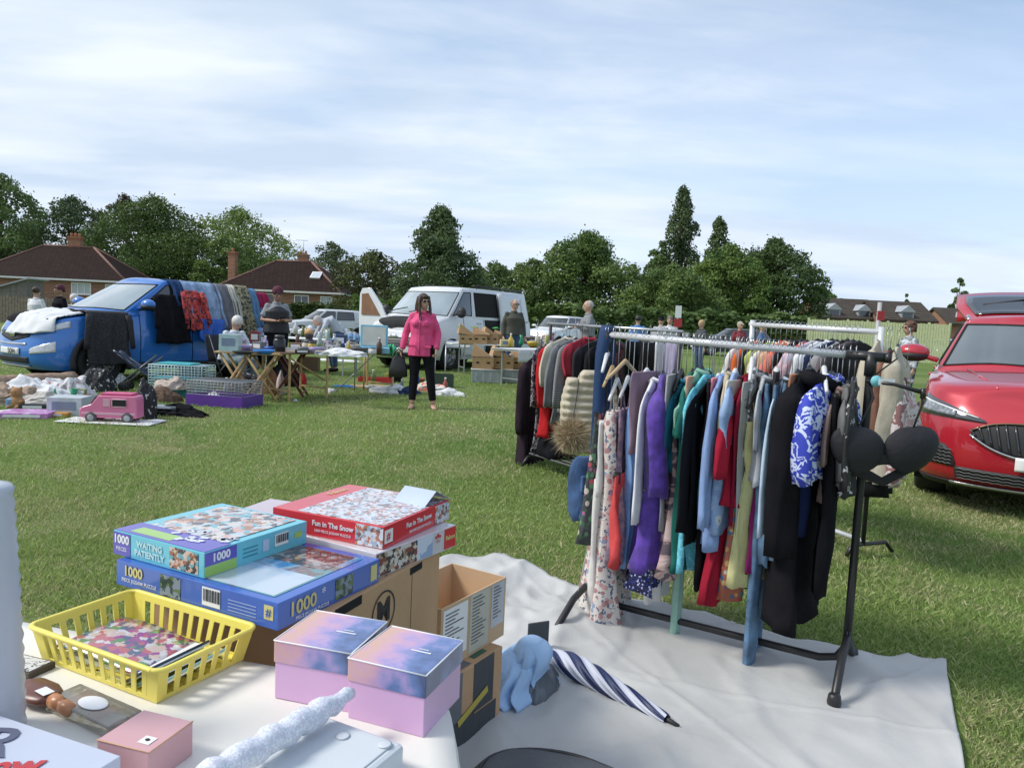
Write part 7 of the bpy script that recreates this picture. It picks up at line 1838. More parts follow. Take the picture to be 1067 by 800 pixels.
# ---- umbrella lying on the sheet
ua,ub =G(574,680,.05),G(695,749,.025); ud =(ub - ua).normalized()
um =thing('umbrella','folded navy and white striped umbrella lying on the sheet','umbrella',ua)
UW =pm('umbrella_white',(.50,.52,.60),rough=.5,var=.05,bump=.3,bscale=20); UN =pm('umbrella_navy',(.014,.025,.085),rough=.5,var=.1,bump=.3,bscale=20)
Lu =(ub - ua).length; sdv =Vector((-ud.y,ud.x,0)).normalized(); upv =Vector((0,0,1))
V =[]; NS =72; NR =40
for j in range(NR + 1):
 t =j /NR; R_ =.016 + .042*math.sin(min(1,t *3.2) *PI /2) *(1 - t) ** .75 + .002
 for i in range(NS):
  a =2*PI *i /NS + t *5.5; rr_ =R_ *(1 + .07*math.sin(8*(a - t *5.5))) ; p =ud *(t *Lu) + sdv *(math.cos(a) *rr_) + upv *(math.sin(a) *rr_ *.8)
  V.append(p)
for col,nm in ((0,'canopy_white'),(1,'canopy_navy')):
 m =MB(); Fs =[]
 for j in range(NR):
  for i in range(NS):
   ph =(i /NS *4) % 1.0
   if (1 if ph < .5 else 0) == col: Fs.append((j *NS + i,j *NS + (i + 1) % NS,(j + 1) *NS + (i + 1) % NS,(j + 1) *NS + i))
 used =sorted({a for f in Fs for a in f}); mp_ ={a: k for k,a in enumerate(used)}
 m.add([V[a] for a in used],[tuple(mp_[a] for a in f) for f in Fs],0,True); m.build('canopy',[UW,UN][col],um)
m =MB(); m.tube([ud *(Lu - .015),ud *(Lu + .01),ud *(Lu + .045)],[.009,.008,.006],8); m.build('ferrule',BLACKP,um)
m =MB(); m.tube([ud *.02,ud *-.04],[.012,.013],10); m.build('handle',BLACKP,um)
# ---- gift boxes
LIL =pm('card_lilac',(.64,.40,.62),rough=.4,var=.05)
def sunset(name,flip):
 m_,nt_,b_ =_base(name); b_.inputs['Roughness'].default_value =.25; _inp(b_,'Coat Weight',.4)
 vec =_coord(nt_); s_ =nt_.nodes.new("ShaderNodeSeparateXYZ"); nt_.links.new(vec,s_.inputs[0])
 n =nt_.nodes.new("ShaderNodeTexNoise"); n.inputs['Scale'].default_value =22; n.inputs['Detail'].default_value =7; nt_.links.new(vec,n.inputs['Vector'])
 a =nt_.nodes.new("ShaderNodeMath"); a.operation ='MULTIPLY_ADD'; nt_.links.new(s_.outputs[0],a.inputs[0]); a.inputs[1].default_value =5.5; nt_.links.new(n.outputs[0],a.inputs[2])
 r_ =nt_.nodes.new("ShaderNodeValToRGB"); e =r_.color_ramp.elements
 e[0].position =.12; e[0].color =(.62,.38,.30,1); e[1].position =.95; e[1].color =(.06,.09,.20,1)
 e.new(.35).color =(.58,.34,.46,1); e.new(.52).color =(.38,.30,.55,1) ; e.new(.7).color =(.13,.20,.42,1)
 nt_.links.new(a.outputs[0],r_.inputs[0]); nt_.links.new(r_.outputs[0],b_.inputs['Base Color']); return m_
SUN1 =sunset('print_sunset',False)
for nm,fr_,lf_,rt_,lab in (('gift_box',(444,704),(364,684),(480.5,667),'nearer right hand lilac gift box with a sunset printed lid'),('gift_box',(366,681),(286.5,666),(402,647.5),'left lilac gift box with a pink cloud printed lid')):
 g =BoxT(nm,lab,'gift box',fr_,lf_,rt_,.70,.105,'lilac gift boxes')
 g.body('box_body',LIL,grow=-.004,z1=.07)
 lid =g.body('lid',SUN1,z0=.066,z1=.105)
 m =MB(); w2,h2 =g.wx /2,g.wy /2
 for p,q in (((-w2,-h2),(w2,-h2)),((w2,-h2),(w2,h2)),((w2,h2),(-w2,h2)),((-w2,h2),(-w2,-h2))): m.tube([(p[0],p[1],.105),(q[0],q[1],.105)],.0013,5)
 m.build('lid_edge',INKW,lid)
 g.panel('T',w2 *.1,w2 *.62,-h2 *.02,-h2 *.0 + .0015,INKW,'small_print',parent=lid); g.panel('T',w2 *.25,w2 *.5,h2 *.12,h2 *.12 + .0015,INKW,'small_print',parent=lid)
# ---- small pink box
PB =BoxT('small_box','small dusty pink carton with a heart sticker at the near table edge','box',(155,784),(101,770),(201,751),.647,.052)
PB.body('box_body',pm('card_dusty_pink',(.58,.34,.36),rough=.6,var=.05)); PB.panel('T',.012,.032,-.03,-.012,PLATE_W,'sticker');
m =MB(); m.ball((0,0,0),(.004,.003,.0008),10,M=PB.fM('T',.022,-.021,.002)); m.build('heart',BLK,PB.t)
m =MB(); m.tube([(-PB.wx /2,-PB.wy /2,.052),(PB.wx /2,-PB.wy /2,.052),(PB.wx /2,PB.wy /2,.052)],.0012,5); m.build('worn_edge',pm('card_orange_edge',(.55,.33,.2),rough=.7),PB.t)
# ---- yellow basket
YB =BoxT('plastic_basket','yellow slotted plastic basket holding magazines on the near table','basket',(165,699),(35.6,650),(263.6,652),.662,.066)
YEL =pm('yellow_plastic',(.80,.68,.13),rough=.42,var=.04,spec=.5)
a_,b_ =YB.wx /2,YB.wy /2; TP =.90; H_ =.066
def wall_pt(side,s_,z):
 k =TP + (1 - TP) *z /H_
 return {0: (s_ *a_ *k,-b_ *k),1: (a_ *k,s_ *b_ *k),2: (-s_ *a_ *k,b_ *k),3: (-a_ *k,-s_ *b_ *k)}[side]
m =MB()
def wseg(side,s0,s1,z0,z1,th=.0022):
 P_ =[]
 for s_,z in ((s0,z0),(s1,z0),(s1,z1),(s0,z1)):
  x,y =wall_pt(side,s_,z); P_.append(Vector((x,y,z)))
 n =(P_[1] - P_[0]).cross(P_[3] - P_[0]).normalized() *th
 m.add([p for p in P_] + [p - n for p in P_],[(0,1,2,3),(7,6,5,4),(0,4,5,1),(1,5,6,2),(2,6,7,3),(3,7,4,0)])
for side in range(4):
 L_ =a_ if side % 2 == 0 else b_; nb =10 if side % 2 == 0 else 6
 wseg(side,-1,1,.0,.008); wseg(side,-1,1,.054,H_)
 cs_ =.16 if side % 2 == 0 else .2
 wseg(side,-1,-1 + cs_,.008,.054); wseg(side,1 - cs_,1,.008,.054)
 for k in range(nb):
  s0 =-1 + cs_ + (2 - 2*cs_) *(k + .55) /nb; wseg(side,s0,s0 + (2 - 2*cs_) /nb *.42,.008,.054)
m.build('basket_wall',YEL,YB.t)
m =MB()
for k in range(9): m.box((0,-b_ *TP + 2*b_ *TP *(k + .5) /9,.0025),(2*a_ *TP,2*b_ *TP /9*.6,.003))
for k in range(7): m.box((-a_ *TP + 2*a_ *TP *(k + .5) /7,0,.0015),(2*a_ *TP /7*.4,2*b_ *TP,.003))
m.build('basket_base',YEL,YB.t)
m =MB(); pts =[]
for cx_,cy_,a0_ in ((a_,-b_,-90),(a_,b_,0),(-a_,b_,90),(-a_,-b_,180)):
 for k in range(6):
  a =rad(a0_ + 90*k /5); r_ =.016; pts.append((cx_ - math.copysign(r_,cx_) + (r_ + .004) *math.cos(a),cy_ - math.copysign(r_,cy_) + (r_ + .004) *math.sin(a),H_))
pts += [pts[0],pts[1]]
m.tube(pts,[(.0055,.004)] *len(pts),8,up=(0,0,1)); m.build('rim',YEL,YB.t)
MAG =pat('print_magazine',[(.45,.12,.15),(.55,.42,.38),(.12,.25,.12),(.55,.55,.58),(.30,.08,.25),(.1,.12,.2)],'pic',75,rough=.2,coat=.5,bump=0,detail=8)
def inb(x,y,z): return Vector(YB.t.location) + Matrix.Rotation(YB.a,3,'Z') @ Vector((x,y,z))
mg =thing('magazine','colourful magazine lying flat in the left of the yellow basket','magazine',inb(-.04,.0,.006),YB.a + rad(6))
m =MB(); m.grid(lambda u,v: ((u - .5) *.20,(v - .5) *.15,.012 + .012*(1 - u) + .004*math.sin(u *5)),10,6); m.build('cover',MAG,mg,solid=.004)
m =MB(); m.box((.02,.0,.004),(.19,.14,.009)); m.build('pages',PLATE_W,mg)
for k,(nm,col,dx,lab) in enumerate((('teal',(.04,.22,.30),.085,'slim teal book leaning at the right side of the yellow basket'),('navy',(.02,.03,.06),.055,'slim dark book between the magazine and the teal one'),('sky',(.25,.45,.6),.11,'pale blue booklet nearest the right wall of the yellow basket'))):
 bk_ =thing('slim_book',lab,'book',inb(dx,-.01,.006),YB.a + rad(2*k),'slim books in the yellow basket')
 m =MB(); m.box((0,0,.022),(.005,.155,.062),M=Matrix.Rotation(rad(58),4,'Y') @ Matrix.Translation((0,0,0))); m.build('cover',gloss('book_' + nm,col),bk_,bev=.001)
 m =MB(); m.box((.004,0,.022),(.003,.150,.060),M=Matrix.Rotation(rad(58),4,'Y')); m.build('pages',PLATE_W,bk_)
# ---- things at the near left edge
fp =BoxT('picture_frame','small dark framed picture with a patterned strip at the left end of the table','frame',(30,702),(-12,684),(54,688),TZ + .012,.012)
fp.body('frame',pm('frame_dark',(.05,.035,.03),rough=.5)); fp.panel('T',-.02,fp.wx /2 - .006,-fp.wy /2 + .005,fp.wy /2 - .005,pat('print_script',[(.60,.60,.60),(.05,.05,.05),(.62,.62,.62)],'noise',70,bump=0,pos=[0,.52,.56]),'picture')
tr =BoxT('plastic_case','clear plastic case with a white oval lid piece behind the pink carton','case',(112,757),(58,722),(146,738),TZ + .022,.022)
tr.body('case_body',pm('clear_plastic',(.62,.60,.55),rough=.12,trans=.75,var=0,spec=.6),bev=.003)
m =MB(); m.ball((0,0,.0235),(.030,.018,.003),24); m.build('oval_insert',INKW,tr.t)
m =MB(); m.box((-.03,.0,.018),(.04,tr.wy *.7,.006)); m.box((.034,-.004,.018),(.03,tr.wy *.6,.006)); m.build('pink_insert',pm('insert_pink',(.5,.28,.22),rough=.5),tr.t)
hbp =G(52,738,TZ); hb2 =thing('hairbrush','wooden handled paddle hairbrush with a price sticker beside the clear case','brush',hbp,math.atan2((G(90,757,TZ) - G(30,722,TZ)).y,(G(90,757,TZ) - G(30,722,TZ)).x))
m =MB(); m.tube([(-.085,0,.018),(-.07,0,.018),(-.03,0,.018),(.0,0,.018),(.012,0,.018)],[(.012,.006),(.028,.010),(.032,.011),(.024,.010),(.012,.009)],16,up=(0,0,1)); m.build('brush_head',pm('brush_brown',(.14,.05,.035),rough=.35,var=.2,scale=30),hb2)
m =MB(); m.tube([(.010,0,.018),(.022,0,.018),(.034,0,.018),(.036,0,.018),(.045,0,.018),(.062,0,.017),(.070,0,.017)],[.012,.0125,.011,.0085,.012,.011,.003],14); m.build('handle',pm('brush_wood',(.46,.20,.09),rough=.35,var=.15,scale=40),hb2)
m =MB(); m.box((-.008,-.004,.0295),(.028,.018,.0008)); m.build('price_sticker',PLATE_W,hb2)
# box with big lettering
WBX =BoxT('white_box','white carton with grey and red lettering at the bottom left corner','box',(60,828),(-60,760),(119,785),.655,.06)
WBX.body('box_body',pm('card_bluewhite',(.50,.54,.64),rough=.45,var=.03))
WBX.text('T',-.035,-.006,'R',.10,pm('ink_slate',(.10,.11,.17),rough=.5),bold=.001,rot=rad(22)); WBX.text('T',.032,-.032,'mw',.052,pm('ink_red',(.5,.05,.06),rough=.5),bold=.002,rot=rad(30))
# tall white tub
tp =G(-14,768,TZ); tp.y -= .0
tubt =thing('plastic_tub','tall ribbed white translucent plastic tub at the left edge of the table','tub',(tp.x,tp.y,TZ))
hh =A(-8,506,tp.y).z - TZ; prof =[(.046,0)]
for k in range(34):
 z =.004 + (hh - .01) *k /33; prof.append((.050 - .013*(z /hh) ** 1.5 + (.003 if k % 2 else 0),z))
prof += [(.036,hh),(.02,hh + .004)]
m =MB(); m.lathe(prof,36); m.build('tub_body',pm('tub_white',(.52,.56,.62),rough=.3,var=.04,trans=.15),tubt)
# white lidded plastic box and the sequinned roll
PL =BoxT('storage_box','white plastic lidded box with rounded corners at the bottom edge','box',(345,838),(236,800),(430,777),.638,.043)
PL.body('box_body',pm('plastic_white',(.56,.60,.63),rough=.4,var=.03),bev=.008)
m =MB(); m.box((0,0,.044),(PL.wx *.86,PL.wy *.82,.003)); o =m.build('lid',pm('plastic_white',(.56,) *3),PL.t,bev=.0015)
for sx,sy in ((1,1),(-.0,.75),(1,-1),(-1,1)):
 m =MB(); m.lathe([(.009,0),(.011,.002),(.008,.003)],18,c=(sx *PL.wx *.38,sy *PL.wy *.36,.045)); m.build('lid_boss',pm('plastic_white',(.56,) *3),o)
ra_,rb_ =G(366,722,.665),G(212,812,.672)
rl =thing('sequin_roll','rolled white iridescent sequinned fabric lying across the white plastic box','fabric roll',ra_)
m =MB(); n =26; pts =[Vector((0,0,0)).lerp(rb_ - ra_,k /n) + Vector((0,0,.003*math.sin(k *1.3))) for k in range(n + 1)]
m.tube(pts,[.009 + .010*min(1,k /7) + .0014*math.sin(k *2.1) for k in range(n + 1)],18)
m.build('fabric',pat('sequin_white',[(.56,.60,.68),(.66,.70,.78),(.60,.58,.68),(.72,.76,.80)],'cells',330,rough=.5,coat=.1,bump=.2,bscale=200),rl)
# ================================================================== stalls on the left and in the middle
BM =Matrix.Translation(blue.t.location) @ Matrix.Rotation(blue.t.rotation_euler.z,4,'Z') @ Matrix.Diagonal((BS,BS,BS,1))
def bx_at(px,z=1.2,y=.86):
 lo,hi =-2.2,2.2        # local x decreases to the right of the picture
 for _ in range(40):
  m_ =(lo + hi) /2
  if proj(BM @ Vector((m_,y,z)))[0] > px: lo =m_
  else: hi =m_
 return lo
def side_y(z):
 pts =[(0,.94),(.5,.925),(.95,.915),(1.08,.88),(1.13,.845),(1.35,.78),(1.56,.655),(1.62,.60)]
 for (z0,y0),(z1,y1) in zip(pts,pts[1:]):
  if z <= z1: return y0 + (y1 - y0) *(z - z0) /(z1 - z0)
 return .60
def side_drape(name,label,cat,px0,px1,ztop,zbot,mat,seed=1,over=.25,narrow=1.0,thick=.012,off=.03,sleeves=False,mats2=None,taper_top=None):
 """a garment laid over the blue car's flank, from the roof edge (or sill) downwards"""
 x0,x1 =bx_at(px0,(ztop + zbot) /2),bx_at(px1,(ztop + zbot) /2); r =random.Random(seed); p =[r.random() *6.28 for _ in range(4)]
 t =thing(name,label,cat,BM @ Vector(((x0 + x1) /2,.95,0)),blue.t.rotation_euler.z,'garments displayed on the blue car')
 xc =(x0 + x1) /2; Wd =abs(x1 - x0); inv =(Matrix.Translation(t.location) @ Matrix.Rotation(blue.t.rotation_euler.z,4,'Z')).inverted()
 def fn(u,v):
  q =max(0,(v - over *.3) /(1 - over *.3)); s_ =(1 + (narrow - 1) *q)
  if taper_top: s_ *= taper_top + (1 - taper_top) *min(1,q *5)
  x =xc + (.5 - u) *Wd *s_ + .01*math.sin(v *9 + p[3])
  if v < over *.3: z =ztop + .02; y =side_y(ztop) - over *(1 - v /(over *.3))
  else: z =ztop - (ztop - zbot) *q + (.012*math.sin(u *9 + p[0]) if q > .97 else 0); y =max(side_y(z),side_y(z) if z > .5 else .92)
  f =(.010 + .024*q) *math.sin(u *15 + p[1] + 1.5*math.sin(v *3)) + .010*q *math.sin(u *31 + p[2])
  P =BM @ Vector((x,y + off + max(-.018,f),z)); return inv @ P
 m =MB(); m.grid(fn,34,26); m.build('fabric_front',mat,t,solid=thick)
 if sleeves:
  for k,sx in enumerate((-1,1)):
   m =MB(); zs =ztop - .03; pts =[]
   for j in range(6):
    z =zs - j *.10; pts.append(inv @ (BM @ Vector((xc + sx *Wd *(.47 + .02*j),side_y(z) + off + .03,z))))
   m.tube(pts,[(.05,.02),(.055,.03),(.05,.03),(.048,.028),(.045,.026),(.04,.022)],10,up=(0,1,0)); m.build('sleeve',mats2 or mat,t)
 return t
LACE =pat('cloth_black_lace',[(.012,.011,.013),(.05,.045,.05),(.01,.01,.012)],'noise',40,bump=.8,bscale=30,pos=[0,.47,.53])
side_drape('lace_dress','black lace dress draped over the front wing of the blue car','dress',88,131,1.07,.30,LACE,1,over=.5,narrow=1.0,off=.035,sleeves=True)
side_drape('black_jacket','black jacket hung below the door mirror of the blue car','jacket',161,193,1.38,.62,BL2,2,over=.0,narrow=1.15,off=.05,sleeves=True,taper_top=.7)
PLAID =pat('cloth_red_plaid',[(.42,.03,.03),(.10,.015,.02),(.5,.08,.06)],'cells',26,bump=.5,bscale=14)
side_drape('plaid_shirt','red and black plaid shirt hung behind the black jacket on the blue car','shirt',190,211,1.47,.84,PLAID,3,over=.0,off=.095,sleeves=True,taper_top=.6)
side_drape('blue_bag','bright blue fabric bag hanging low on the blue car behind the plaid shirt','bag',203,229,1.02,.66,pm('cloth_bright_blue',(.02,.11,.48),rough=.6,var=.1,bump=.5,bscale=9),4,over=0,off=.10,narrow=.85,thick=.05)
side_drape('folded_jeans','washed light blue jeans hung over the roof edge of the blue car','jeans',196,216,1.60,.98,DENIMJ := pm('cloth_washed_denim',(.19,.28,.42),rough=.9,var=.35,scale=9,bump=.6,bscale=12),5,over=.3,off=.05)
side_drape('folded_jeans','second paler pair of jeans right of the plaid shirt on the blue car','jeans',214,232,1.60,.90,pm('cloth_pale_denim2',(.25,.34,.48),rough=.9,var=.3,scale=9,bump=.6,bscale=12),6,over=.3,off=.045)
side_drape('grey_trousers','grey trousers hung over the roof edge of the blue car','trousers',229,249,1.60,.86,cm_('soft_grey',(.15,.15,.165)),7,over=.3,off=.05)
CAMO =pat('cloth_camo',[(.03,.03,.02),(.16,.14,.07),(.30,.27,.17),(.07,.07,.035)],'noise',13,bump=.4)
side_drape('camouflage_trousers','camouflage trousers hung near the tail of the blue car','trousers',247,263,1.60,.50,CAMO,8,over=.3,off=.06)
side_drape('pale_top','pale cream top squeezed between the grey and the camouflage trousers','top',243,250,1.60,.95,cm_('pale_cream',(.5,.48,.42)),9,over=.3,off=.075)
side_drape('blue_jacket','faded blue jacket beside the woman in the burgundy headscarf','jacket',262,272,1.56,.9,cm_('faded_blue',(.10,.20,.33)),10,over=.2,off=.06)
side_drape('maroon_cardigan','maroon cardigan at the far tail end of the blue car','top',270,282,1.50,1.2,cm_('maroon',(.24,.02,.06)),11,over=.2,off=.06)
side_drape('navy_coat','navy coat over the rear pillar of the blue car between jeans and roof','coat',184,199,1.61,1.22,cm_('navy_coat',(.02,.05,.13)),12,over=.35,off=.04)
# cloth on the bonnet
def deck_z(x,y):
 i =min(range(len(blue.dk)),key=lambda k: abs(blue.dk[k][0][0] - x)); row =blue.dk[i]; j =min(range(len(row)),key=lambda k: abs(row[k][1] - y)); return row[j][2]
def bonnet_drape(name,label,cat,y0,y1,xin,v_end,mat,seed,skew=0.0,off=.018):
 t =thing(name,label,cat,BM @ Vector((1.7,(y0 + y1) /2,0)),blue.t.rotation_euler.z,'garments displayed on the blue car')
 inv =(Matrix.Translation(t.location) @ Matrix.Rotation(blue.t.rotation_euler.z,4,'Z')).inverted(); r =random.Random(seed); p =[r.random() *6.28 for _ in range(4)]
 def fn(u,v):
  y =y0 + (y1 - y0) *u + skew *v
  us =min((k /40 for k in range(0,130)),key=lambda q: abs(blue.S(q,4).y - abs(y))); e =blue.S(us,4)
  if v < .6 or v_end >= 4:
   x =xin + (e.x - xin) *min(1,v /.6); z =deck_z(x,y); P =Vector((x,y,z))
  else:
   vv =4 - (4 - v_end) *(v - .6) /.4; P =blue.S(us,vv); P =Vector((P.x,math.copysign(P.y,y),P.z)) + Vector((.01,0,0))
  f =.010*math.sin(u *13 + p[0] + 2*math.sin(v *4)) + .007*math.sin(u *27 + v *6 + p[1])
  n =Vector((.35 + v *.5,0,1 - v *.5)).normalized()
  return inv @ (BM @ (P + n *(off + .012 + f)))
 m =MB(); m.grid(fn,30,26); m.build('fabric_front',mat,t,solid=.008); return t
bonnet_drape('white_shirt','white shirt spread over the nearer half of the blue bonnet and grille','shirt',.78,-.10,1.45,3.0,WHITEC,21,skew=-.05,off=.035)
bonnet_drape('black_cloth','black cloth strip lying along the rear of the blue bonnet','cloth',.72,-.6,1.28,4,BL2,22,off=.008)
# ---------------------------------------------------------------- small goods
_ic ={}
def item(kind,label,cat,px,py,z,col,s=(.1,.1,.1),rz=0.0,name=None,group=None,mat=None,rough=.5,seed=1):
 P =G(px,py,z); key ='_'.join(str(int(c *100)) for c in col)
 mt =mat or pm('goods_' + key + '_' + str(int(rough *10)),col,rough=rough,var=.12,scale=12)
 t =thing(name or kind,label,cat,P,rz,group); w_,d,h =s; m =MB(); r =random.Random(seed + int(px))
 if kind == 'box':
  m.box((0,0,h /2),s); m.build('carton',mt,t,bev=.004)
  m =MB(); m.box((0,-d /2 - .002,h *.55),(w_ *.7,.002,h *.45)); m.build('printed_label',PLATE_W if sum(col) < 1.2 else pm('label_mid',(.2,.25,.35),rough=.5),t)
 elif kind == 'tray':
  m.box((0,0,.006),(w_,d,.012))
  for sx in (-1,1): m.box((sx *w_ /2,0,h /2),(.012,d,h)); m.box((0,sx *d /2,h /2),(w_,.012,h))
  m.build('tray_body',mt,t)
 elif kind == 'jar':
  m.lathe([(w_ *.42,0),(w_ *.5,h *.1),(w_ *.5,h *.72),(w_ *.35,h *.82)],16); m.build('jar_body',mt,t)
  m =MB(); m.lathe([(w_ *.38,h *.82),(w_ *.4,h *.98),(.001,h)],14); m.build('lid',pm('lid_dark',(.06,.06,.065),rough=.4),t)
 elif kind == 'bottle':
  m.lathe([(w_ *.5,0),(w_ *.5,h *.6),(w_ *.2,h *.75),(w_ *.18,h *.92)],14); m.build('bottle_body',mt,t)
  m =MB(); m.lathe([(w_ *.22,h *.9),(w_ *.22,h)],10); m.build('cap',PLATE_W,t)
 elif kind in ('bowl','pan','dish'):
  m.lathe([(w_ *.30,0),(w_ *.46,h *.6),(w_ *.5,h),(w_ *.46,h),(w_ *.40,h *.5),(w_ *.26,h *.15),(.001,h *.12)],20,capt=False); m.build('bowl_body',mt,t)
  if kind == 'pan': m =MB(); m.tube([(-w_ *.48,0,h *.8),(-w_ *1.1,0,h)],.012,6); m.build('handle',BLACKP,t)
 elif kind == 'vase':
  m.lathe([(w_ *.3,0),(w_ *.5,h *.3),(w_ *.22,h *.7),(w_ *.4,h),(w_ *.36,h),(.001,h *.4)],16,capt=False); m.build('vase_body',mt,t)
 elif kind == 'plush':
  m.ball((0,0,h *.30),(w_ *.42,d *.4,h *.32),12); m.ball((0,-.01,h *.74),(w_ *.33,d *.33,h *.25),12)
  for sx in (-1,1): m.ball((sx *w_ *.24,0,h *.95),(w_ *.11,d *.08,h *.09),8); m.ball((sx *w_ *.42,-d *.2,h *.36),(w_ *.12,d *.22,h *.09),8); m.ball((sx *w_ *.25,-d *.42,h *.10),(w_ *.14,d *.28,h *.1),8)
  remeshed(m,'toy_body',mt,t,max(.008,w_ *.06),2)
  m =MB(); m.ball((-w_ *.1,-d *.34,h *.78),w_ *.035,6); m.build('eye',BLK,t); m =MB(); m.ball((w_ *.1,-d *.34,h *.78),w_ *.035,6); m.build('eye',BLK,t)
 elif kind == 'frame':
  M =Matrix.Rotation(rad(-12),4,'X'); m.box((0,0,h /2),(w_,.02,h),M=M); m.build('frame',mt,t,bev=.003)
  m =MB(); m.box((0,-.012,h /2),(w_ *.8,.004,h *.8),M=M); m.build('picture',pat('small_print',[(.5,.45,.4),(.2,.25,.3),(.1,.1,.1)],'noise',20),t)
 return t
def heap(name,label,cat,px,py,z,dims,mat,seed,group=None,amp=.2,rz=0.0):
 P =G(px,py,z); return lump(name,label,cat,(P.x,P.y),dims,mat,seed,'crumpled_fabric',amp=amp,rz=rz,base=z)
C_ =cm_
# rolled rug and ground stall in front of the blue car
ra2,rb2 =G(-60,403,.12),G(76,395,.12)
rg_ =thing('rolled_rug','long beige brown rolled rug lying in front of the blue car bumper','rug',ra2)
m =MB(); d_ =rb2 - ra2; m.tube([d_ *(k /20) + Vector((0,0,.006*math.sin(k))) for k in range(21)],[.13 + .006*math.sin(k *2) for k in range(21)],18,flat=.85); m.build('rug_roll',pat('rug_brown',[(.30,.20,.14),(.36,.26,.19),(.27,.17,.12),(.34,.25,.18)],'noise',9,sharp=False,bump=.6,bscale=50,rough=.95),rg_)
m =MB(); e_ =d_.normalized(); Mr =Matrix.Translation(d_ + e_ *.003) @ e_.to_track_quat('Z','Y').to_matrix().to_4x4()
m.tube([(.015*k ** .8*math.cos(k *.9) ,.013*k ** .8*math.sin(k *.9),0) for k in range(1,22)],.004,5,M=Mr); m.build('rug_end',pm('rug_end',(.12,.07,.05),rough=.95),rg_)
heap('clothes_pile','white crumpled clothes at the left of the ground stall by the rug','clothes',35,418,0,(.36,.24,.26),WHITEC,1,amp=.22)
heap('clothes_pile','white and pink spotted clothes heaped at the right end of the rolled rug','clothes',68,416,0,(.30,.22,.27),pat('cloth_spot',[(.6,.6,.6),(.62,.62,.62),(.5,.25,.22)],'noise',14,pos=[0,.5,.6],bump=.5),2,amp=.22)
heap('clothes_pile','beige clothes heaped behind the plush toy near the left edge','clothes',10,420,0,(.28,.2,.20),C_('beige_pile',(.36,.27,.2)),3,amp=.24)
heap('clothes_pile','pale cream garment lying between the plush toy and the white carton','clothes',44,423,0,(.30,.13,.15),C_('cream_pile',(.52,.5,.46)),4,amp=.2)
heap('white_cloth','white cloth on the grass at the far left below the plush toy','cloth',4,432,0,(.26,.12,.05),WHITEC,6,amp=.2)
item('plush','brown plush toy sitting among the clothes at the left edge','plush toy',18,426,0,(.36,.2,.09),(.2,.18,.26),name='plush_toy',rough=.95)
item('box','dark shoe lying on the clothes between toy and white carton','shoe',35,427,.0,(.03,.03,.035),(.28,.1,.07),.3,name='shoe')
bx =item('box','flat violet pink game box at the front left of the ground stall','game box',30,434,0,(.42,.16,.42),(.50,.40,.06),.25,name='game_box',mat=pat('print_violet',[(.42,.15,.42),(.48,.2,.5),(.6,.5,.65)],'noise',14,pos=[0,.5,.62],rough=.3,bump=0))
item('box','white lidded carton left of the pink toy camper van','carton',73,432,0,(.50,.55,.58),(.36,.30,.21),.15,name='white_carton',rough=.35)
item('box','orange flat box under the white carton beside the toy camper','box',58,433,0,(.55,.28,.06),(.36,.25,.05),.1,name='flat_box')
# pink toy camper
tp_ =G(112,441)
tc_ =thing('toy_camper_van','pink toy camper van with grey wheels on a white cloth','toy van',(tp_.x,tp_.y + .1,0),rad(6)); tc_.scale =(.80,) *3
TPK =pm('toy_pink',(.72,.20,.36),rough=.35,var=.05,coat=.3); TPL =pm('toy_pale_pink',(.68,.40,.48),rough=.35,var=.05)
prof =[(-.36,.07),(-.37,.16),(-.34,.21),(-.22,.25),(-.13,.37),(.34,.37),(.355,.33),(.36,.07)]
m =MB(); XZ =Matrix(((1,0,0,0),(0,0,-1,0),(0,1,0,0),(0,0,0,1)))
m.prism(prof,-.13,.13,M=XZ); m.build('body',TPK,tc_,bev=.014,seg=3)
m =MB(); m.box((.09,0,.385),(.40,.22,.035)); m.build('roof',pm('toy_dark_pink',(.55,.08,.2),rough=.4),tc_,bev=.012)
for x,w_ in ((-.02,.09),(.14,.17)):
 m =MB(); m.box((x,-.135,.275),(w_,.008,.10)); m.build('window',TPL if x < 0 else BLK,tc_,bev=.003)
m =MB(); m.tube([(.05,-.14,.225),(.23,-.14,.225),(.23,-.14,.325),(.05,-.14,.325),(.05,-.14,.225)],.008,6); m.build('window_frame',TPL,tc_)
m =MB(); m.add([(-.235,-.11,.245),(-.235,.11,.245),(-.15,.11,.36),(-.15,-.11,.36)],[(0,1,2,3)],M=Matrix.Translation((-.006,0,.004))); m.build('windscreen',pm('toy_screen',(.30,.05,.12),rough=.2),tc_,solid=.004)
m =MB(); m.box((0,-.133,.13),(.68,.012,.03)); m.build('bumper_strip',TPL,tc_,bev=.004)
for x in (-.22,.24):
 for y in (-.12,.12):
  m =MB(); m.lathe([(.068,-.025),(.075,-.015),(.075,.015),(.068,.025)],22,M=Matrix.Translation((x,y,.075)) @ Matrix.Rotation(PI /2,4,'X')); w_ =m.build('wheel',pm('toy_tyre',(.07,.07,.075),rough=.6),tc_)
  m =MB(); m.lathe([(.042,.026),(.035,.029),(.001,.029)],16,M=Matrix.Translation((x,y,.075)) @ Matrix.Rotation(PI /2 if y < 0 else -PI /2,4,'X'),capt=False); m.build('hub_cap',pm('toy_hub',(.35,.35,.37),rough=.4),w_)
for y in (-.08,.08):
 m =MB(); m.ball((-.368,y,.17),(.012,.03,.025),10); m.build('headlight',TPL,tc_)
cl_ =thing('white_cloth','thin white cloth spread under the pink toy camper van','cloth',G(112,441))
m =MB(); m.grid(lambda u,v: ((u - .5) *1.0,(v - .3) *.42,.012 + .008*math.sin(u *19) *math.sin(v *11)),24,12); m.build('cloth_sheet',WHITEC,cl_,solid=.004)
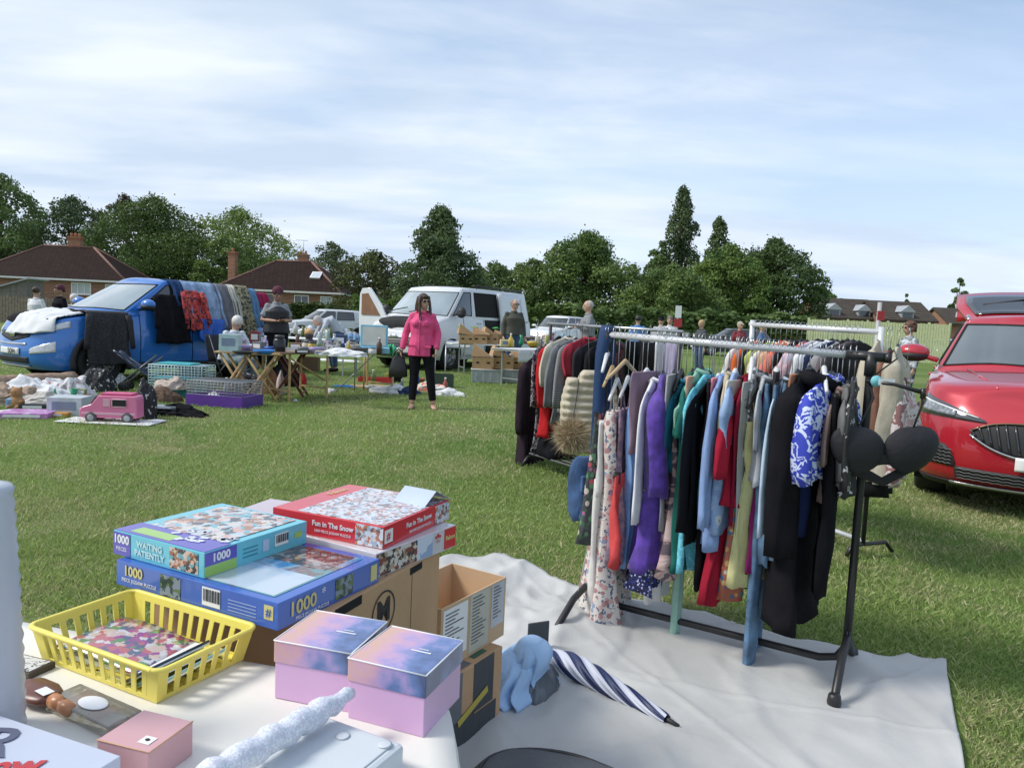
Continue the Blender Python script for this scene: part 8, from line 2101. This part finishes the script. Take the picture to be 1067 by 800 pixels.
item('frame','silver picture frame propped right of the toy camper','frame',141,437,0,(.4,.42,.45),(.16,.03,.14),.3,name='picture_frame')
item('box','small white box squeezed between the toy camper and the flowery bag','box',137,430,0,(.6,.6,.6),(.14,.12,.10),.4,name='small_box')
# scooter shaped dark thing, flowery bag, small dark things
sp1 =G(122,408);
pc_ =thing('folded_pushchair','folded dark navy pushchair leaning against the front wheel of the blue car','pushchair',(sp1.x,sp1.y,0),rad(10))
for a,b__ in (((-.05,0,.60),(.62,-.05,.10)),((-.02,.18,.58),(.65,.15,.10)),((.05,0,.12),(.55,-.05,.55)),((.08,.18,.12),(.58,.15,.52))):
 m =MB(); m.tube([a,b__],.016,8); m.build('frame_tube',pm('push_grey',(.09,.10,.12),rough=.4,metal=.4),pc_)
m =MB(); m.grid(lambda u,v: (-.02 + .58*u,-.03 + .2*v,.60 - .42*u - .05*math.sin(PI *v) + .02*math.sin(u *14)),14,8); m.build('canopy',pm('push_navy',(.02,.035,.07),rough=.7,var=.3,scale=30),pc_,solid=.02)
for x,z in ((.62,.08),(.10,.08)):
 for y in (-.03,.18): m =MB(); m.lathe([(.075,-.015),(.08,0),(.075,.015)],18,M=Matrix.Translation((x,y,z)) @ Matrix.Rotation(PI /2,4,'X')); m.build('wheel',TYRE,pc_)
BWF =pat('cloth_black_daisy',[(.015,.015,.02),(.018,.018,.022),(.5,.5,.5)],'noise',20,pos=[0,.5,.62])
heap('flowery_bag','black bag with white flowers standing right of the toy camper','bag',152,436,0,(.11,.10,.42),BWF,7,amp=.1)
heap('flowery_cloth','black and white flowered cloth hanging by the wheel of the blue car','cloth',103,408,0,(.20,.10,.34),BWF,17,amp=.12)
heap('brown_bag','soft brown handbag right of the black flowery bag','handbag',166,418,0,(.26,.14,.18),C_('bag_brown',(.13,.085,.06)),8,amp=.1)
heap('dark_pile','flat dark pile of belts and shoes behind the brown handbag','shoes',176,432,0,(.36,.14,.11),BL2,9,amp=.25)
item('box','thin grey laptop case on top of the dark pile','case',168,425,.08,(.22,.25,.30),(.36,.22,.03),.2,name='laptop_case')
heap('white_bag','small white plastic bag on the grass beside the flowered cloth','bag',92,414,0,(.10,.08,.09),WHITEC,10)
heap('white_bag','white bag wedged below the folded pushchair','bag',124,400,0,(.10,.08,.17),WHITEC,11)
# wire cages
def cage(label,px,py,s,col,base_col,base_h,rz,nx,nz,name='pet_cage',inner=None):
 P =G(px,py); t =thing(name,label,'cage',P,rz); w_,d,h =s
 m =MB(); wr =.0052
 for k in range(nx + 1):
  x =-w_ /2 + w_ *k /nx
  for y in (0,d): m.tube([(x,y,base_h),(x,y,h)],wr,4)
  m.tube([(x,0,h),(x,d,h)],wr,4)
 for k in range(nz + 1):
  z =base_h + (h - base_h) *k /nz; m.tube([(-w_ /2,0,z),(w_ /2,0,z),(w_ /2,d,z),(-w_ /2,d,z),(-w_ /2,0,z)],wr,4)
 m.build('wire_mesh',pm('wire_' + name + str(nx),col,rough=.4,metal=.2,var=0),t)
 m =MB(); m.box((0,d /2,.01),(w_,d,.02))
 for sx in (-1,1): m.box((sx *w_ /2,d /2,base_h /2),(.015,d + .015,base_h)); m.box((0,d /2 + sx *d /2,base_h /2),(w_ - .015,.015,base_h))
 m.build('base_tray',pm('tray_' + name + str(nx),base_col,rough=.4),t)
 return t
c1_ =cage('teal and white wire pet cage standing by the sill of the blue car',182,413,(.78,.42,.44),(.45,.60,.62),(.05,.36,.40),.10,rad(-4),16,9)
m =MB(); m.box((0,.2,.25),(.74,.34,.02)); m.build('cage_shelf',pm('cage_teal',(.06,.42,.46),rough=.4),c1_)
m =MB(); m.box((-.05,.2,.455),(.5,.3,.03)); m.build('cage_lid',pm('cage_teal',(.06,.42,.46)),c1_,bev=.01)
heap('cage_bedding','pale bedding heaped inside the teal pet cage','bedding',180,405,.12,(.18,.12,.14),C_('bedding',(.5,.42,.36)),12)
c2_ =cage('low grey wire cage with a deep purple plastic base on the grass',223,424,(.80,.48,.33),(.30,.31,.32),(.10,.03,.26),.15,rad(-12),16,5,name='wire_cage')
item('bottle','clear water bottle standing in the purple based cage','bottle',236,416,.03,(.5,.55,.6),(.08,.08,.30),rough=.15)
heap('white_rag','white rag lying in the purple based cage','rag',222,418,.03,(.14,.08,.10),WHITEC,13)
# ---- tables
PINE =pm('pine_wood',(.50,.33,.15),rough=.55,var=.2,scale=14); DWOOD =pm('dark_wood',(.16,.06,.04),rough=.5,var=.2,scale=14)
def xtable(label,px,py,w_,d,h,mat,top,rz,group='small folding tables'):
 P =G(px,py); t =thing('folding_table',label,'table',(P.x,P.y + d /2,0),rz,group)
 m =MB(); m.box((0,0,h - .012),(w_,d,.024)); m.build('table_top',top,t,bev=.005)
 for y in (-d /2 + .03,d /2 - .03):
  for sx in (-1,1):
   m =MB(); m.tube([(sx *w_ *.40,y + (.012 if sx > 0 else -.012),0),(-sx *w_ *.36,y + (.012 if sx > 0 else -.012),h - .02)],[(.019,.010)] *2,6,up=(0,1,0)); m.build('leg',mat,t)
 for sx in (-1,1):
  m =MB(); m.box((sx *w_ *.34,0,.06),(.02,d - .04,.02)); m.build('stretcher',mat,t)
 return t
xtable('left pine folding table with crossed legs by the purple based cage',240,417,.52,.44,.68,PINE,PINE,rad(8))
xtable('second pine folding table with crossed legs under the kettle',268,419,.58,.46,.68,PINE,PINE,rad(8))
xtable('dark wooden folding table with crossed legs right of the pine ones',298,414,.55,.46,.69,DWOOD,DWOOD,rad(8))
def trestle(label,a,b,d,h,mat,legs,topmat,name='trestle_table',lw=.015):
 a =Vector((a.x,a.y,0)); b =Vector((b.x,b.y,0)); L =(b - a).length; rz =math.atan2((b - a).y,(b - a).x)
 t =thing(name,label,'table',a,rz)
 m =MB(); m.box((L /2,0,h - .014),(L,d,.028)); m.build('table_top',topmat,t,bev=.004)
 for x in legs:
  for sy in (-1,1):
   m =MB(); m.box((x *L,sy *(d /2 - .04),(h - .03) /2),(lw *2,lw *1.4,h - .03)); m.build('leg',mat,t)
  m =MB(); m.box((x *L,0,h *.22),(lw,d - .1,lw *1.6)); m.build('stretcher',mat,t)
 return t,L,rz
tA,LA,rzA =trestle('long wooden trestle table covered in bric-a-brac between seller and van',G(276,366,.70),G(404,366,.68),.66,.70,PINE,[.0 + .08,.36,.93],pm('board_brown',(.22,.14,.08),rough=.6,var=.2))
m =MB(); m.tube([(LA *.08,-.29,.62),(LA *.34,-.29,.28)],[(.02,.012)] *2,6); m.build('brace',PINE,tA)
tb2,LB,rzB =trestle('second table behind the trestle stacked with clothes and toys',G(262,349,.74),G(372,355,.74),.7,.74,pm('alu_leg',(.5,.51,.52),rough=.35,metal=.6),[.06,.94],WHITE,name='pasting_table',lw=.012)
for x0,x1 in ((.62,.80),(.80,.62)):
 m =MB(); m.tube([(LA *x0,.25,0),(LA *x1,-.2,.66)],.011,6); m.build('leg',pm('alu_leg',(.5,) *3),tA)
# goods on the small tables
hT =.68
item('box','pale teal plastic tub with papers at the left end of the pine table','tub',240,366,hT,(.40,.55,.55),(.26,.20,.24),.1,name='plastic_tub',rough=.25)
item('pan','black frying pan lying on the left pine table','pan',254,369,hT,(.02,.02,.022),(.30,.30,.04),2.6)
item('dish','bright blue round dish on the second pine table','dish',275,369,hT,(.03,.20,.55),(.30,.30,.06))
item('bowl','white enamel bowl behind the bright blue dish','bowl',270,365,hT,(.6,.6,.6),(.26,.26,.09))
item('jar','black kettle shaped jar at the right end of the second pine table','kettle',291,368,hT,(.012,.012,.016),(.17,.17,.26),name='kettle',rough=.2)
item('box','clear plastic box with blue lid behind the bright blue dish','box',279,359,hT,(.20,.27,.34),(.26,.2,.17),.1,name='clear_box',rough=.2)
item('box','maroon box left of the clear plastic box','box',266,358,hT,(.22,.04,.04),(.16,.14,.22),.1,name='maroon_box')
item('box','salmon orange shoebox behind the kettle','shoebox',274,348,.74,(.55,.20,.12),(.40,.22,.12),.05,name='shoebox')
item('box','dark red book standing left of the salmon shoebox','book',263,350,.74,(.2,.02,.04),(.16,.05,.18),.05,name='book')
heap('white_pile','white folded linen in front of the woman in the burgundy headscarf','linen',296,345,.74,(.20,.14,.10),WHITEC,14)
item('box','grey tray of cutlery between kettle and trestle table','tray',304,366,hT,(.3,.31,.33),(.30,.2,.05),.1,name='cutlery_tray')
heap('hat_pile','grey patterned hat beside the white linen','hat',309,347,.74,(.14,.12,.15),pat('cloth_grey_fleck',[(.3,.3,.32),(.5,.5,.52),(.2,.2,.22)],'noise',22),15,amp=.06)
# goods on the trestle
doll =item('plush','blond doll in a dark dress sitting near the left of the trestle table','doll',322,364,.70,(.05,.05,.06),(.22,.2,.30),name='doll')
m =MB(); m.ball((0,.0,.26),(.075,.075,.065),12); m.build('hair',pm('doll_blond',(.50,.30,.14),rough=.7),doll)
GOODS =[
 ('box','cocoa brown wooden casket on the trestle left of the doll','casket',309,364,(.2,.11,.06),(.2,.14,.10)),
 ('vase','clear glass vase right behind the doll','vase',333,362,(.45,.52,.52),(.10,.10,.26)),
 ('vase','taller pale green glass vase in the middle of the trestle','vase',341,363,(.35,.48,.42),(.10,.10,.30)),
 ('bottle','clear decanter right of the tall glass vase','decanter',348,363,(.5,.53,.55),(.11,.11,.24)),
 ('box','navy storage tin on the trestle below the pink blanket','tin',355,362,(.03,.06,.14),(.20,.16,.22)),
 ('jar','pewter coloured teapot shaped jar right of the navy tin','jar',366,364,(.28,.29,.28),(.17,.17,.16)),
 ('bowl','dark grey mixing bowl in front of the teal case','bowl',374,368,(.10,.10,.11),(.26,.26,.09)),
 ('vase','small cut glass vase next to the grey mixing bowl','vase',361,367,(.5,.52,.5),(.08,.08,.13)),
 ('frame','small silver photo frame at the middle of the trestle','frame',345,370,(.45,.46,.48),(.13,.03,.14)),
 ('box','cream ornament box at the front edge of the trestle','ornament',333,370,(.55,.5,.42),(.12,.08,.06)),
 ('jar','white lidded pot at the right of the trestle','pot',388,369,(.6,.6,.6),(.12,.12,.10)),
 ('box','black camera bag on the left part of the trestle','bag',315,368,(.02,.02,.025),(.2,.12,.05))]
for i,(k,lab,cat,px,py,col,s) in enumerate(GOODS): item(k,lab,cat,px,py,.70,col,s,.1*(i % 4),rough=.25 if k in ('vase','bottle') else .5,name={'box': cat.split()[0] if cat != 'tin' else 'storage_tin'}.get(k))
heap('white_shirt_roll','white bundled shirt at the front right of the trestle table','shirt',358,371,.70,(.30,.12,.10),WHITEC,16,amp=.15)
G2L =[('pink and white striped blanket piled on the rear table',338,348,(.26,.16,.20),pat('cloth_pink_stripe',[(.55,.35,.36),(.6,.58,.57)],'wave',14),'blanket'),
 ('white knitted blanket at the middle of the rear table',322,348,(.20,.16,.17),WHITEC,'blanket'),
 ('pale grey jumper beside the bending person',362,352,(.18,.14,.17),pm('pale_grey_top',(.42,) *3),'jumper'),
 ('blue and white towel at the right end of the rear table',368,356,(.13,.12,.15),C_('towel_blue',(.20,.33,.5)),'towel'),
 ('black jumper heaped near the hand of the headscarf woman',312,343,(.12,.1,.10),BL2,'jumper'),
 ('beige soft toy pile behind the doll',330,345,(.13,.12,.14),C_('softtoy',(.42,.28,.18)),'soft toys')]
for i,(lab,px,py,dm,mt,cat) in enumerate(G2L): heap(cat.replace(' ','_') + '_pile',lab,cat,px,py,.74,dm,mt,30 + i)
# open teal case, green plant, stakes
tcs =thing('vanity_case','open pale teal vanity case with a cream lining on the trestle','case',G(391,368,.70),rad(12))
TLC =pm('case_teal',(.20,.44,.56),rough=.5)
m =MB(); m.box((0,0,.045),(.42,.26,.09)); m.build('case_base',TLC,tcs,bev=.01)
m =MB(); m.box((0,0,0),(.42,.03,.36),M=Matrix.Translation((-.02,.16,.25)) @ Matrix.Rotation(rad(-14),4,'X')); lo =m.build('case_lid',TLC,tcs,bev=.01)
m =MB(); m.box((0,-.018,0),(.35,.006,.29),M=Matrix.Translation((-.02,.16,.25)) @ Matrix.Rotation(rad(-14),4,'X')); m.build('lid_lining',pm('case_lining',(.52,.52,.46),rough=.8),lo)
gp_ =thing('green_ribbon_bunch','bright green ribbon bunch at the right end of the trestle table','ribbons',G(407,370,.66),0)
r =random.Random(3)
m =MB()
for k in range(26):
 a =r.random() *6.28; l_ =r.uniform(.06,.12); m.tube([(0,0,.08),(l_ *.6*math.cos(a),l_ *.6*math.sin(a),.12 + r.uniform(-.02,.06)),(l_ *math.cos(a),l_ *math.sin(a),.0 + r.uniform(-.05,.08))],[.012,.014,.006],5)
m.build('ribbon_loops',pm('ribbon_green',(.06,.48,.24),rough=.5),gp_)
bsk =item('tray','brown cardboard crate standing on the grass under the trestle table','crate',322,386,.0,(.22,.13,.07),(.42,.3,.30),.1,name='cardboard_crate')
heap('red_bag','red carrier bag on the grass under the dark folding table','bag',308,400,0,(.16,.13,.24),C_('bag_red',(.45,.03,.04)),18)
heap('black_bag','black bag with white writing under the second pine table','bag',256,408,0,(.24,.16,.30),BWF,19,amp=.1)
heap('brown_bag','brown paper bag under the table beside the pink striped towel','bag',281,410,0,(.13,.12,.38),C_('paper_brown',(.26,.15,.09)),20,amp=.07)
heap('dark_bag','black bin bag beneath the dark wooden folding table','bag',296,402,0,(.24,.16,.42),BL2,21,amp=.12)
heap('pink_towel','pink and white towel hanging to the grass below the kettle','towel',292,411,0,(.06,.06,.34),pat('cloth_pink_stripe',[(.55,) *3,(.6,) *3],'wave'),22,amp=.07)
heap('paper_cup','small white paper scrap on the grass in front of the trestle table','litter',345,409,0,(.07,.06,.07),WHITEC,23,amp=.1)
heap('paper_scrap','tiny white paper scrap on the grass below the dark table leg','litter',308,418,0,(.03,.03,.03),WHITEC,24,amp=.1)
for i,(px,py,dm,lab) in enumerate([(300,377,(.5,.2,.05),'white sheet with goods on the grass left of the cardboard crate'),(350,376,(.6,.2,.05),'long white sheet on the grass behind the trestle table legs')]): heap('white_sheet',lab,'sheet',px,py,0,dm,WHITEC,40 + i,amp=.1)
# ground stall left of the woman in pink
item('tray','bright red plastic tray toy on the grass below the teal case','toy tray',391,398,0,(.50,.03,.03),(.62,.24,.09),.1,name='red_tray')
item('dish','yellow plastic ball dish beside the red tray','toy',404,396,0,(.6,.5,.1),(.14,.14,.14),name='yellow_toy')
heap('blue_sheet','small bright blue sheet at the left of the ground stall','sheet',364,403,0,(.26,.14,.03),C_('sheet_blue',(.03,.14,.40)),25,amp=.1)
heap('cardboard_sheet','flat tan cardboard at the front of the ground stall','cardboard',388,404,0,(.40,.16,.05),CARD,26,amp=.08)
heap('white_clothes','white clothes heap left of the handbag of the woman in pink','clothes',408,409,0,(.26,.16,.12),WHITEC,27)
heap('navy_clothes','navy shoes and clothes beside the white heap','clothes',424,410,0,(.18,.12,.10),C_('navy_b',(.03,.05,.12)),28)
heap('orange_clothes','coral and white cloth just right of the woman in pink','clothes',449,407,0,(.24,.16,.13),pat('cloth_coral_white',[(.6,.2,.12),(.6,.58,.55)],'noise',9),29)
heap('white_clothes','white plastic bag in front of the black crate','bag',467,412,0,(.22,.10,.10),WHITEC,30)
heap('black_boots','tall black boots pair behind the handbag of the woman in pink','boots',412,398,0,(.12,.1,.42),BL2,31,amp=.06)
item('tray','black and green plastic crate right of the woman in pink','crate',462,403,0,(.03,.06,.04),(.36,.28,.24),.1,name='plastic_crate')
tr_ =thing('sack_truck','silver folding sack truck standing behind the woman in pink','trolley',G(458,401),rad(10))
for sx in (-1,1):
 m =MB(); m.tube([(sx *.10,0,.03),(sx *.10,.05,.75)],.013,6); m.build('frame_tube',pm('alu_leg',(.5,) *3),tr_)
m =MB(); m.box((0,-.08,.02),(.26,.18,.01)); m.build('foot_plate',pm('alu_leg',(.5,) *3),tr_)
for sx in (-1,1): m =MB(); m.lathe([(.07,-.015),(.07,.015)],16,M=Matrix.Translation((sx *.15,.03,.07)) @ Matrix.Rotation(PI /2,4,'Y')); m.build('wheel',TYRE,tr_)
for i,(px,py,lab) in enumerate([(379,406,'left thin wooden stake standing in the grass below the teal case'),(409,408,'right wooden stake standing in the grass under the green ribbons')]):
 P =G(px,py); t =thing('wooden_stake',lab,'stake',P); m =MB(); m.tube([(0,0,0),(0,0,.60)],.015,6); m.build('stake',PINE,t)
# ---------------------------------------------------------------- box stall beside the van
def tray_box(label,px,py,z,s,rz,tilt,col,group,fill,lidc=None):
 """banana box lying open, its contents showing"""
 P =G(px,py,z); t =thing('banana_box',label,'box',P,rz,group); w_,d,h =s
 R_ =Matrix.Rotation(rad(tilt),4,'X'); m =MB(); m.box((0,d /2,.008),(w_,d,.016),M=R_)
 for sx in (-1,1): m.box((sx *(w_ /2 - .006),d /2,h /2),(.012,d,h),M=R_); m.box((0,d /2 + sx *(d /2 - .006),h /2),(w_ - .024,.012,h),M=R_)
 m.build('box_body',col,t,bev=.003)
 r =random.Random(int(px *3 + py));
 for k in range(7):
  f =MB(); x =-w_ /2 + w_ *(k + .6) /7.4; f.box((x,d *.5,h *.6 + r.uniform(0,.05)),(w_ /7.6,d *r.uniform(.5,.85),h *1.0),rz=r.uniform(-.1,.1),M=R_ ); f.build('packed_item',fill[k % len(fill)],t)
 for sx in (-.25,.25): q =MB(); q.ball((sx *w_,-.002,h *.55),(.04,.003,.018),10,M=R_); q.build('hand_hole',UNDER,t)
 return t
BAN =pat('card_banana',[(.42,.27,.13),(.44,.28,.14),(.30,.10,.05),(.14,.2,.08)],'noise',7,pos=[0,.45,.60,.66],rough=.8,bump=0)
BAN2 =pat('card_banana_b',[(.46,.30,.15),(.44,.28,.14),(.36,.24,.12),(.12,.16,.1)],'noise',6,pos=[0,.45,.58,.68],rough=.8,bump=0)
FILL =[pm('fill_dark',(.06,.05,.05),rough=.6),pm('fill_cream',(.5,.46,.38),rough=.6),pm('fill_red',(.3,.05,.05),rough=.5),pm('fill_grey',(.22,.22,.24),rough=.5),pm('fill_blue',(.08,.12,.25),rough=.5)]
def mini_crate(label,px,py,s,rz):
 P =G(px,py); t =thing('storage_box',label,'plastic box',P,rz,'clear plastic boxes under the banana boxes'); w_,d,h =s
 m =MB(); m.box((0,d /2,h /2),s,taper=1.04); m.build('box_body',pm('clear_tub',(.42,.46,.48),rough=.3,var=.15,trans=.25),t,bev=.01)
 m =MB(); m.tube([(-w_ /2*1.04,-.01,h),(w_ /2*1.04,-.01,h),(w_ /2*1.04,d,h),(-w_ /2*1.04,d,h),(-w_ /2*1.04,-.01,h)],.012,6); m.build('rim',pm('rim_pale',(.5,.52,.54),rough=.4),t)
 for k in range(4): m =MB(); m.box((-w_ *.36 + w_ *.24*k,-.004,h *.45),(.02,.008,h *.8)); m.build('rib',pm('rim_pale',(.5,) *3),t)
mini_crate('left clear plastic box on the grass under the banana boxes',507,399,(.62,.42,.27),rad(3)); mini_crate('right clear plastic box on the grass under the banana boxes',537,399,(.58,.42,.27),rad(3))
for i,(px,lab) in enumerate(((503,'front left banana box full of small goods on the clear plastic box'),(524,'front middle banana box full of small goods on the clear plastic box'),(542,'front right banana box full of small goods on the clear plastic box'))):
 tray_box(lab,px,384.5,.28,(.44 if i < 2 else .36,.34,.24),rad(3),0,(BAN,BAN2,BAN)[i],'banana boxes',FILL)
 # the loose lid leans over the box like a slope
 P =G(px,384.5,.28); t =thing('box_lid',('left','middle','right')[i] + ' sloping cardboard lid resting on the front banana boxes','box lid',(P.x,P.y,.28 + .252),rad(3),'cardboard lids')
 m =MB(); m.add([(-.24,-.0,0),(.17,-.0,0),(-.20,.03,.27),(-.24,.34,0),(.17,.34,0),(-.20,.31,.27)],[(0,1,2),(3,5,4),(0,2,5,3),(1,4,5,2),(0,3,4,1)]); m.build('lid',(CARD,BAN2,CARD)[i],t); t.rotation_euler =(0,rad((0,7,-5)[i]),rad((3,14,-8)[i])); t.scale =(1,1,(1,.8,.65)[i])
tW,LW,rzW =trestle('white topped table carrying the back row of banana boxes',G(468,357,.72),G(524,359,.72),.62,.72,pm('alu_leg',(.5,) *3),[.24,.9],WHITE,name='pasting_table',lw=.015)
cv =thing('blue_white_cloth','white and blue cloth lying at the left end of the box stall table','cloth',G(478,356,.722)); m =MB(); m.grid(lambda u,v: ((u - .5) *.62,(v - .5) *.4 - .1,.012 + .02*abs(math.sin(u *9) *math.sin(v *7)) - (.16*max(0,.25 - v) *4 if v < .25 else 0)),22,14); m.build('cloth_sheet',pat('cloth_blue_white_b',[(.55,.6,.66),(.6,.62,.65),(.2,.33,.5)],'noise',6,pos=[0,.5,.6]),cv,solid=.006)
for i,(px,lab,gcol) in enumerate(((486,'back left open banana box topped with green mesh',1),(500,'back second banana box topped with green mesh',1),(512,'back third banana box of dark books',0),(522,'back right banana box beside the white cartons',1))):
 P =G(px,358,.73); t =tray_box(lab,px,358,.73,(.34,.34,.20),rad(6),0,(BAN2,BAN,BAN2,BAN)[i],'banana boxes',FILL)
 t2 =thing('box_lid',('first','second','third','fourth')[i] + ' sloping lid of the back row counted from the pink jacket','box lid',(P.x,P.y,.73 + .212),rad(6),'cardboard lids')
 m =MB(); m.add([(-.19,0,0),(.20,0,0),(-.17,.03,.23),(-.19,.34,0),(.20,.34,0),(-.17,.31,.23)],[(0,1,2),(3,5,4),(0,2,5,3),(1,4,5,2),(0,3,4,1)]); m.build('lid',(BAN2,CARD)[i % 2],t2); t2.rotation_euler =(0,rad((4,0,9,2)[i]),rad((10,-5,16,0)[i])); t2.scale =(1,1,(1,.85,.7,.5)[i])
 if gcol:
  lump('green_net',('green net bundle on the first sloping lid','green net bundle on the second sloping lid','','green net bundle beside the white cartons')[i],'net',(P.x - .14,P.y + .1),(.07,.05,.035),pm('net_green',(.05,.36,.07),rough=.6),60 + i,'net_bundle',amp=.2,base=.73 + .36)
t3,L3,r3z =trestle('long table right of the banana boxes under a pale printed cloth',G(526,364,.74),G(612,364,.74),.66,.74,pm('alu_leg',(.5,) *3),[.1,.9],WHITE,name='pasting_table',lw=.015)
cv =thing('tablecloth','pale printed cloth hanging over the long table right of the boxes','tablecloth',(G(526,364,.74) + G(612,364,.74)) /2,r3z)
m =MB(); m.grid(lambda u,v: ((u - .5) *(L3 + .05),-.36 + (v - .25) *.95 if v > .25 else -.36 - .01*math.sin(u *40),(.012 if v > .25 else .012 - (.25 - v) *.95)),60,16); m.build('cloth_sheet',pat('cloth_print_pale',[(.55,.56,.58),(.58,.58,.58),(.4,.42,.5),(.4,.2,.22)],'noise',9,pos=[0,.5,.6,.66]),cv,solid=.004)
for i,(k,lab,cat,px,py,z,col,s) in enumerate([
 ('box','tall white carton with a red picture in front of the man in glasses','carton',519,352,.76,(.58,.6,.64),(.42,.3,.36)),
 ('box','white carton right of the tall one with small print','carton',534,353,.76,(.55,.56,.6),(.34,.3,.30)),
 ('box','small cream carton on top of the tall white carton','carton',512,345,.97,(.5,.42,.32),(.26,.2,.26)),
 ('box','dark red game box at the foot of the white cartons','game box',546,358,.76,(.22,.05,.06),(.28,.2,.16)),
 ('box','yellow and white carton next to the back banana boxes','carton',528,361,.76,(.62,.55,.3),(.28,.2,.14)),
 ('box','dark wooden radio on the printed cloth','radio',556,359,.76,(.08,.05,.045),(.32,.18,.14)),
 ('box','grey toolbox farther right on the printed cloth','toolbox',570,360,.76,(.2,.2,.21),(.32,.2,.14)),
 ('bowl','burgundy bowl on the wooden radio side of the cloth','bowl',563,357,.76,(.25,.04,.05),(.2,.2,.1))]):
 item(k,lab,cat,px,py,z,col,s,.12,name={'carton': 'carton'}.get(cat,cat.replace(' ','_')))
crt =item('tray','black crate with cables on the grass under the printed cloth','crate',560,393,0,(.03,.03,.03),(.5,.4,.3),.1,name='black_crate')
# the clutter between the bigger pieces: each one told apart by its colour and kind
CL =[('olive green',(.14,.16,.05)),('brick red',(.35,.08,.05)),('sky blue',(.22,.42,.62)),('mustard',(.5,.36,.06)),('chalk white',(.62,.62,.6)),('slate grey',(.14,.16,.18)),('rose pink',(.55,.22,.30)),('chocolate',(.12,.06,.04)),('ivory',(.58,.54,.45)),('royal blue',(.03,.10,.42)),('lilac',(.36,.28,.48)),('emerald',(.02,.28,.14))]
KD =[('jar','jar',(.10,.10,.13)),('box','tin',(.15,.11,.12)),('vase','vase',(.09,.09,.19)),('bowl','bowl',(.19,.19,.08)),('frame','frame',(.14,.03,.17)),('bottle','bottle',(.07,.07,.20))]
r =random.Random(12); used_ =set()
def clutter(n,where,z,x0,x1,y0,y1,grp,sc=1.0):
 for i in range(n):
  while True:
   c_,k_ =r.choice(CL),r.choice(KD)
   if (c_[0],k_[1],where) not in used_: break
  used_.add((c_[0],k_[1],where)); f =sc *r.uniform(.8,1.25)
  item(k_[0],f'{c_[0]} {k_[1]} {where}',k_[1],x0 + (x1 - x0) *(i + r.random()) /n,r.uniform(y0,y1),z,c_[1],tuple(a *f for a in k_[2]),r.uniform(-.5,.5),name={'tin': 'storage_tin','frame': 'picture_frame'}.get(k_[1]),group=grp,rough=.35)
clutter(16,'among the bric-a-brac on the trestle table',.70,306,398,362,369,'bric-a-brac on the trestle table')
clutter(12,'on the rear table behind the trestle',.74,268,366,347,353,'bric-a-brac on the rear table',1.25)
clutter(7,'between the pans on the pine tables',.68,236,300,364,369,'goods on the pine tables')
clutter(8,'on the printed cloth right of the banana boxes',.76,530,600,357,362,'goods on the printed cloth',1.4)
clutter(9,'on the grass by the rolled rug',0.0,15,95,418,430,'goods lying by the rolled rug',1.1)
clutter(6,'on the grass behind the woman in pink',0.0,372,470,398,408,'goods lying behind the woman in pink',1.1)
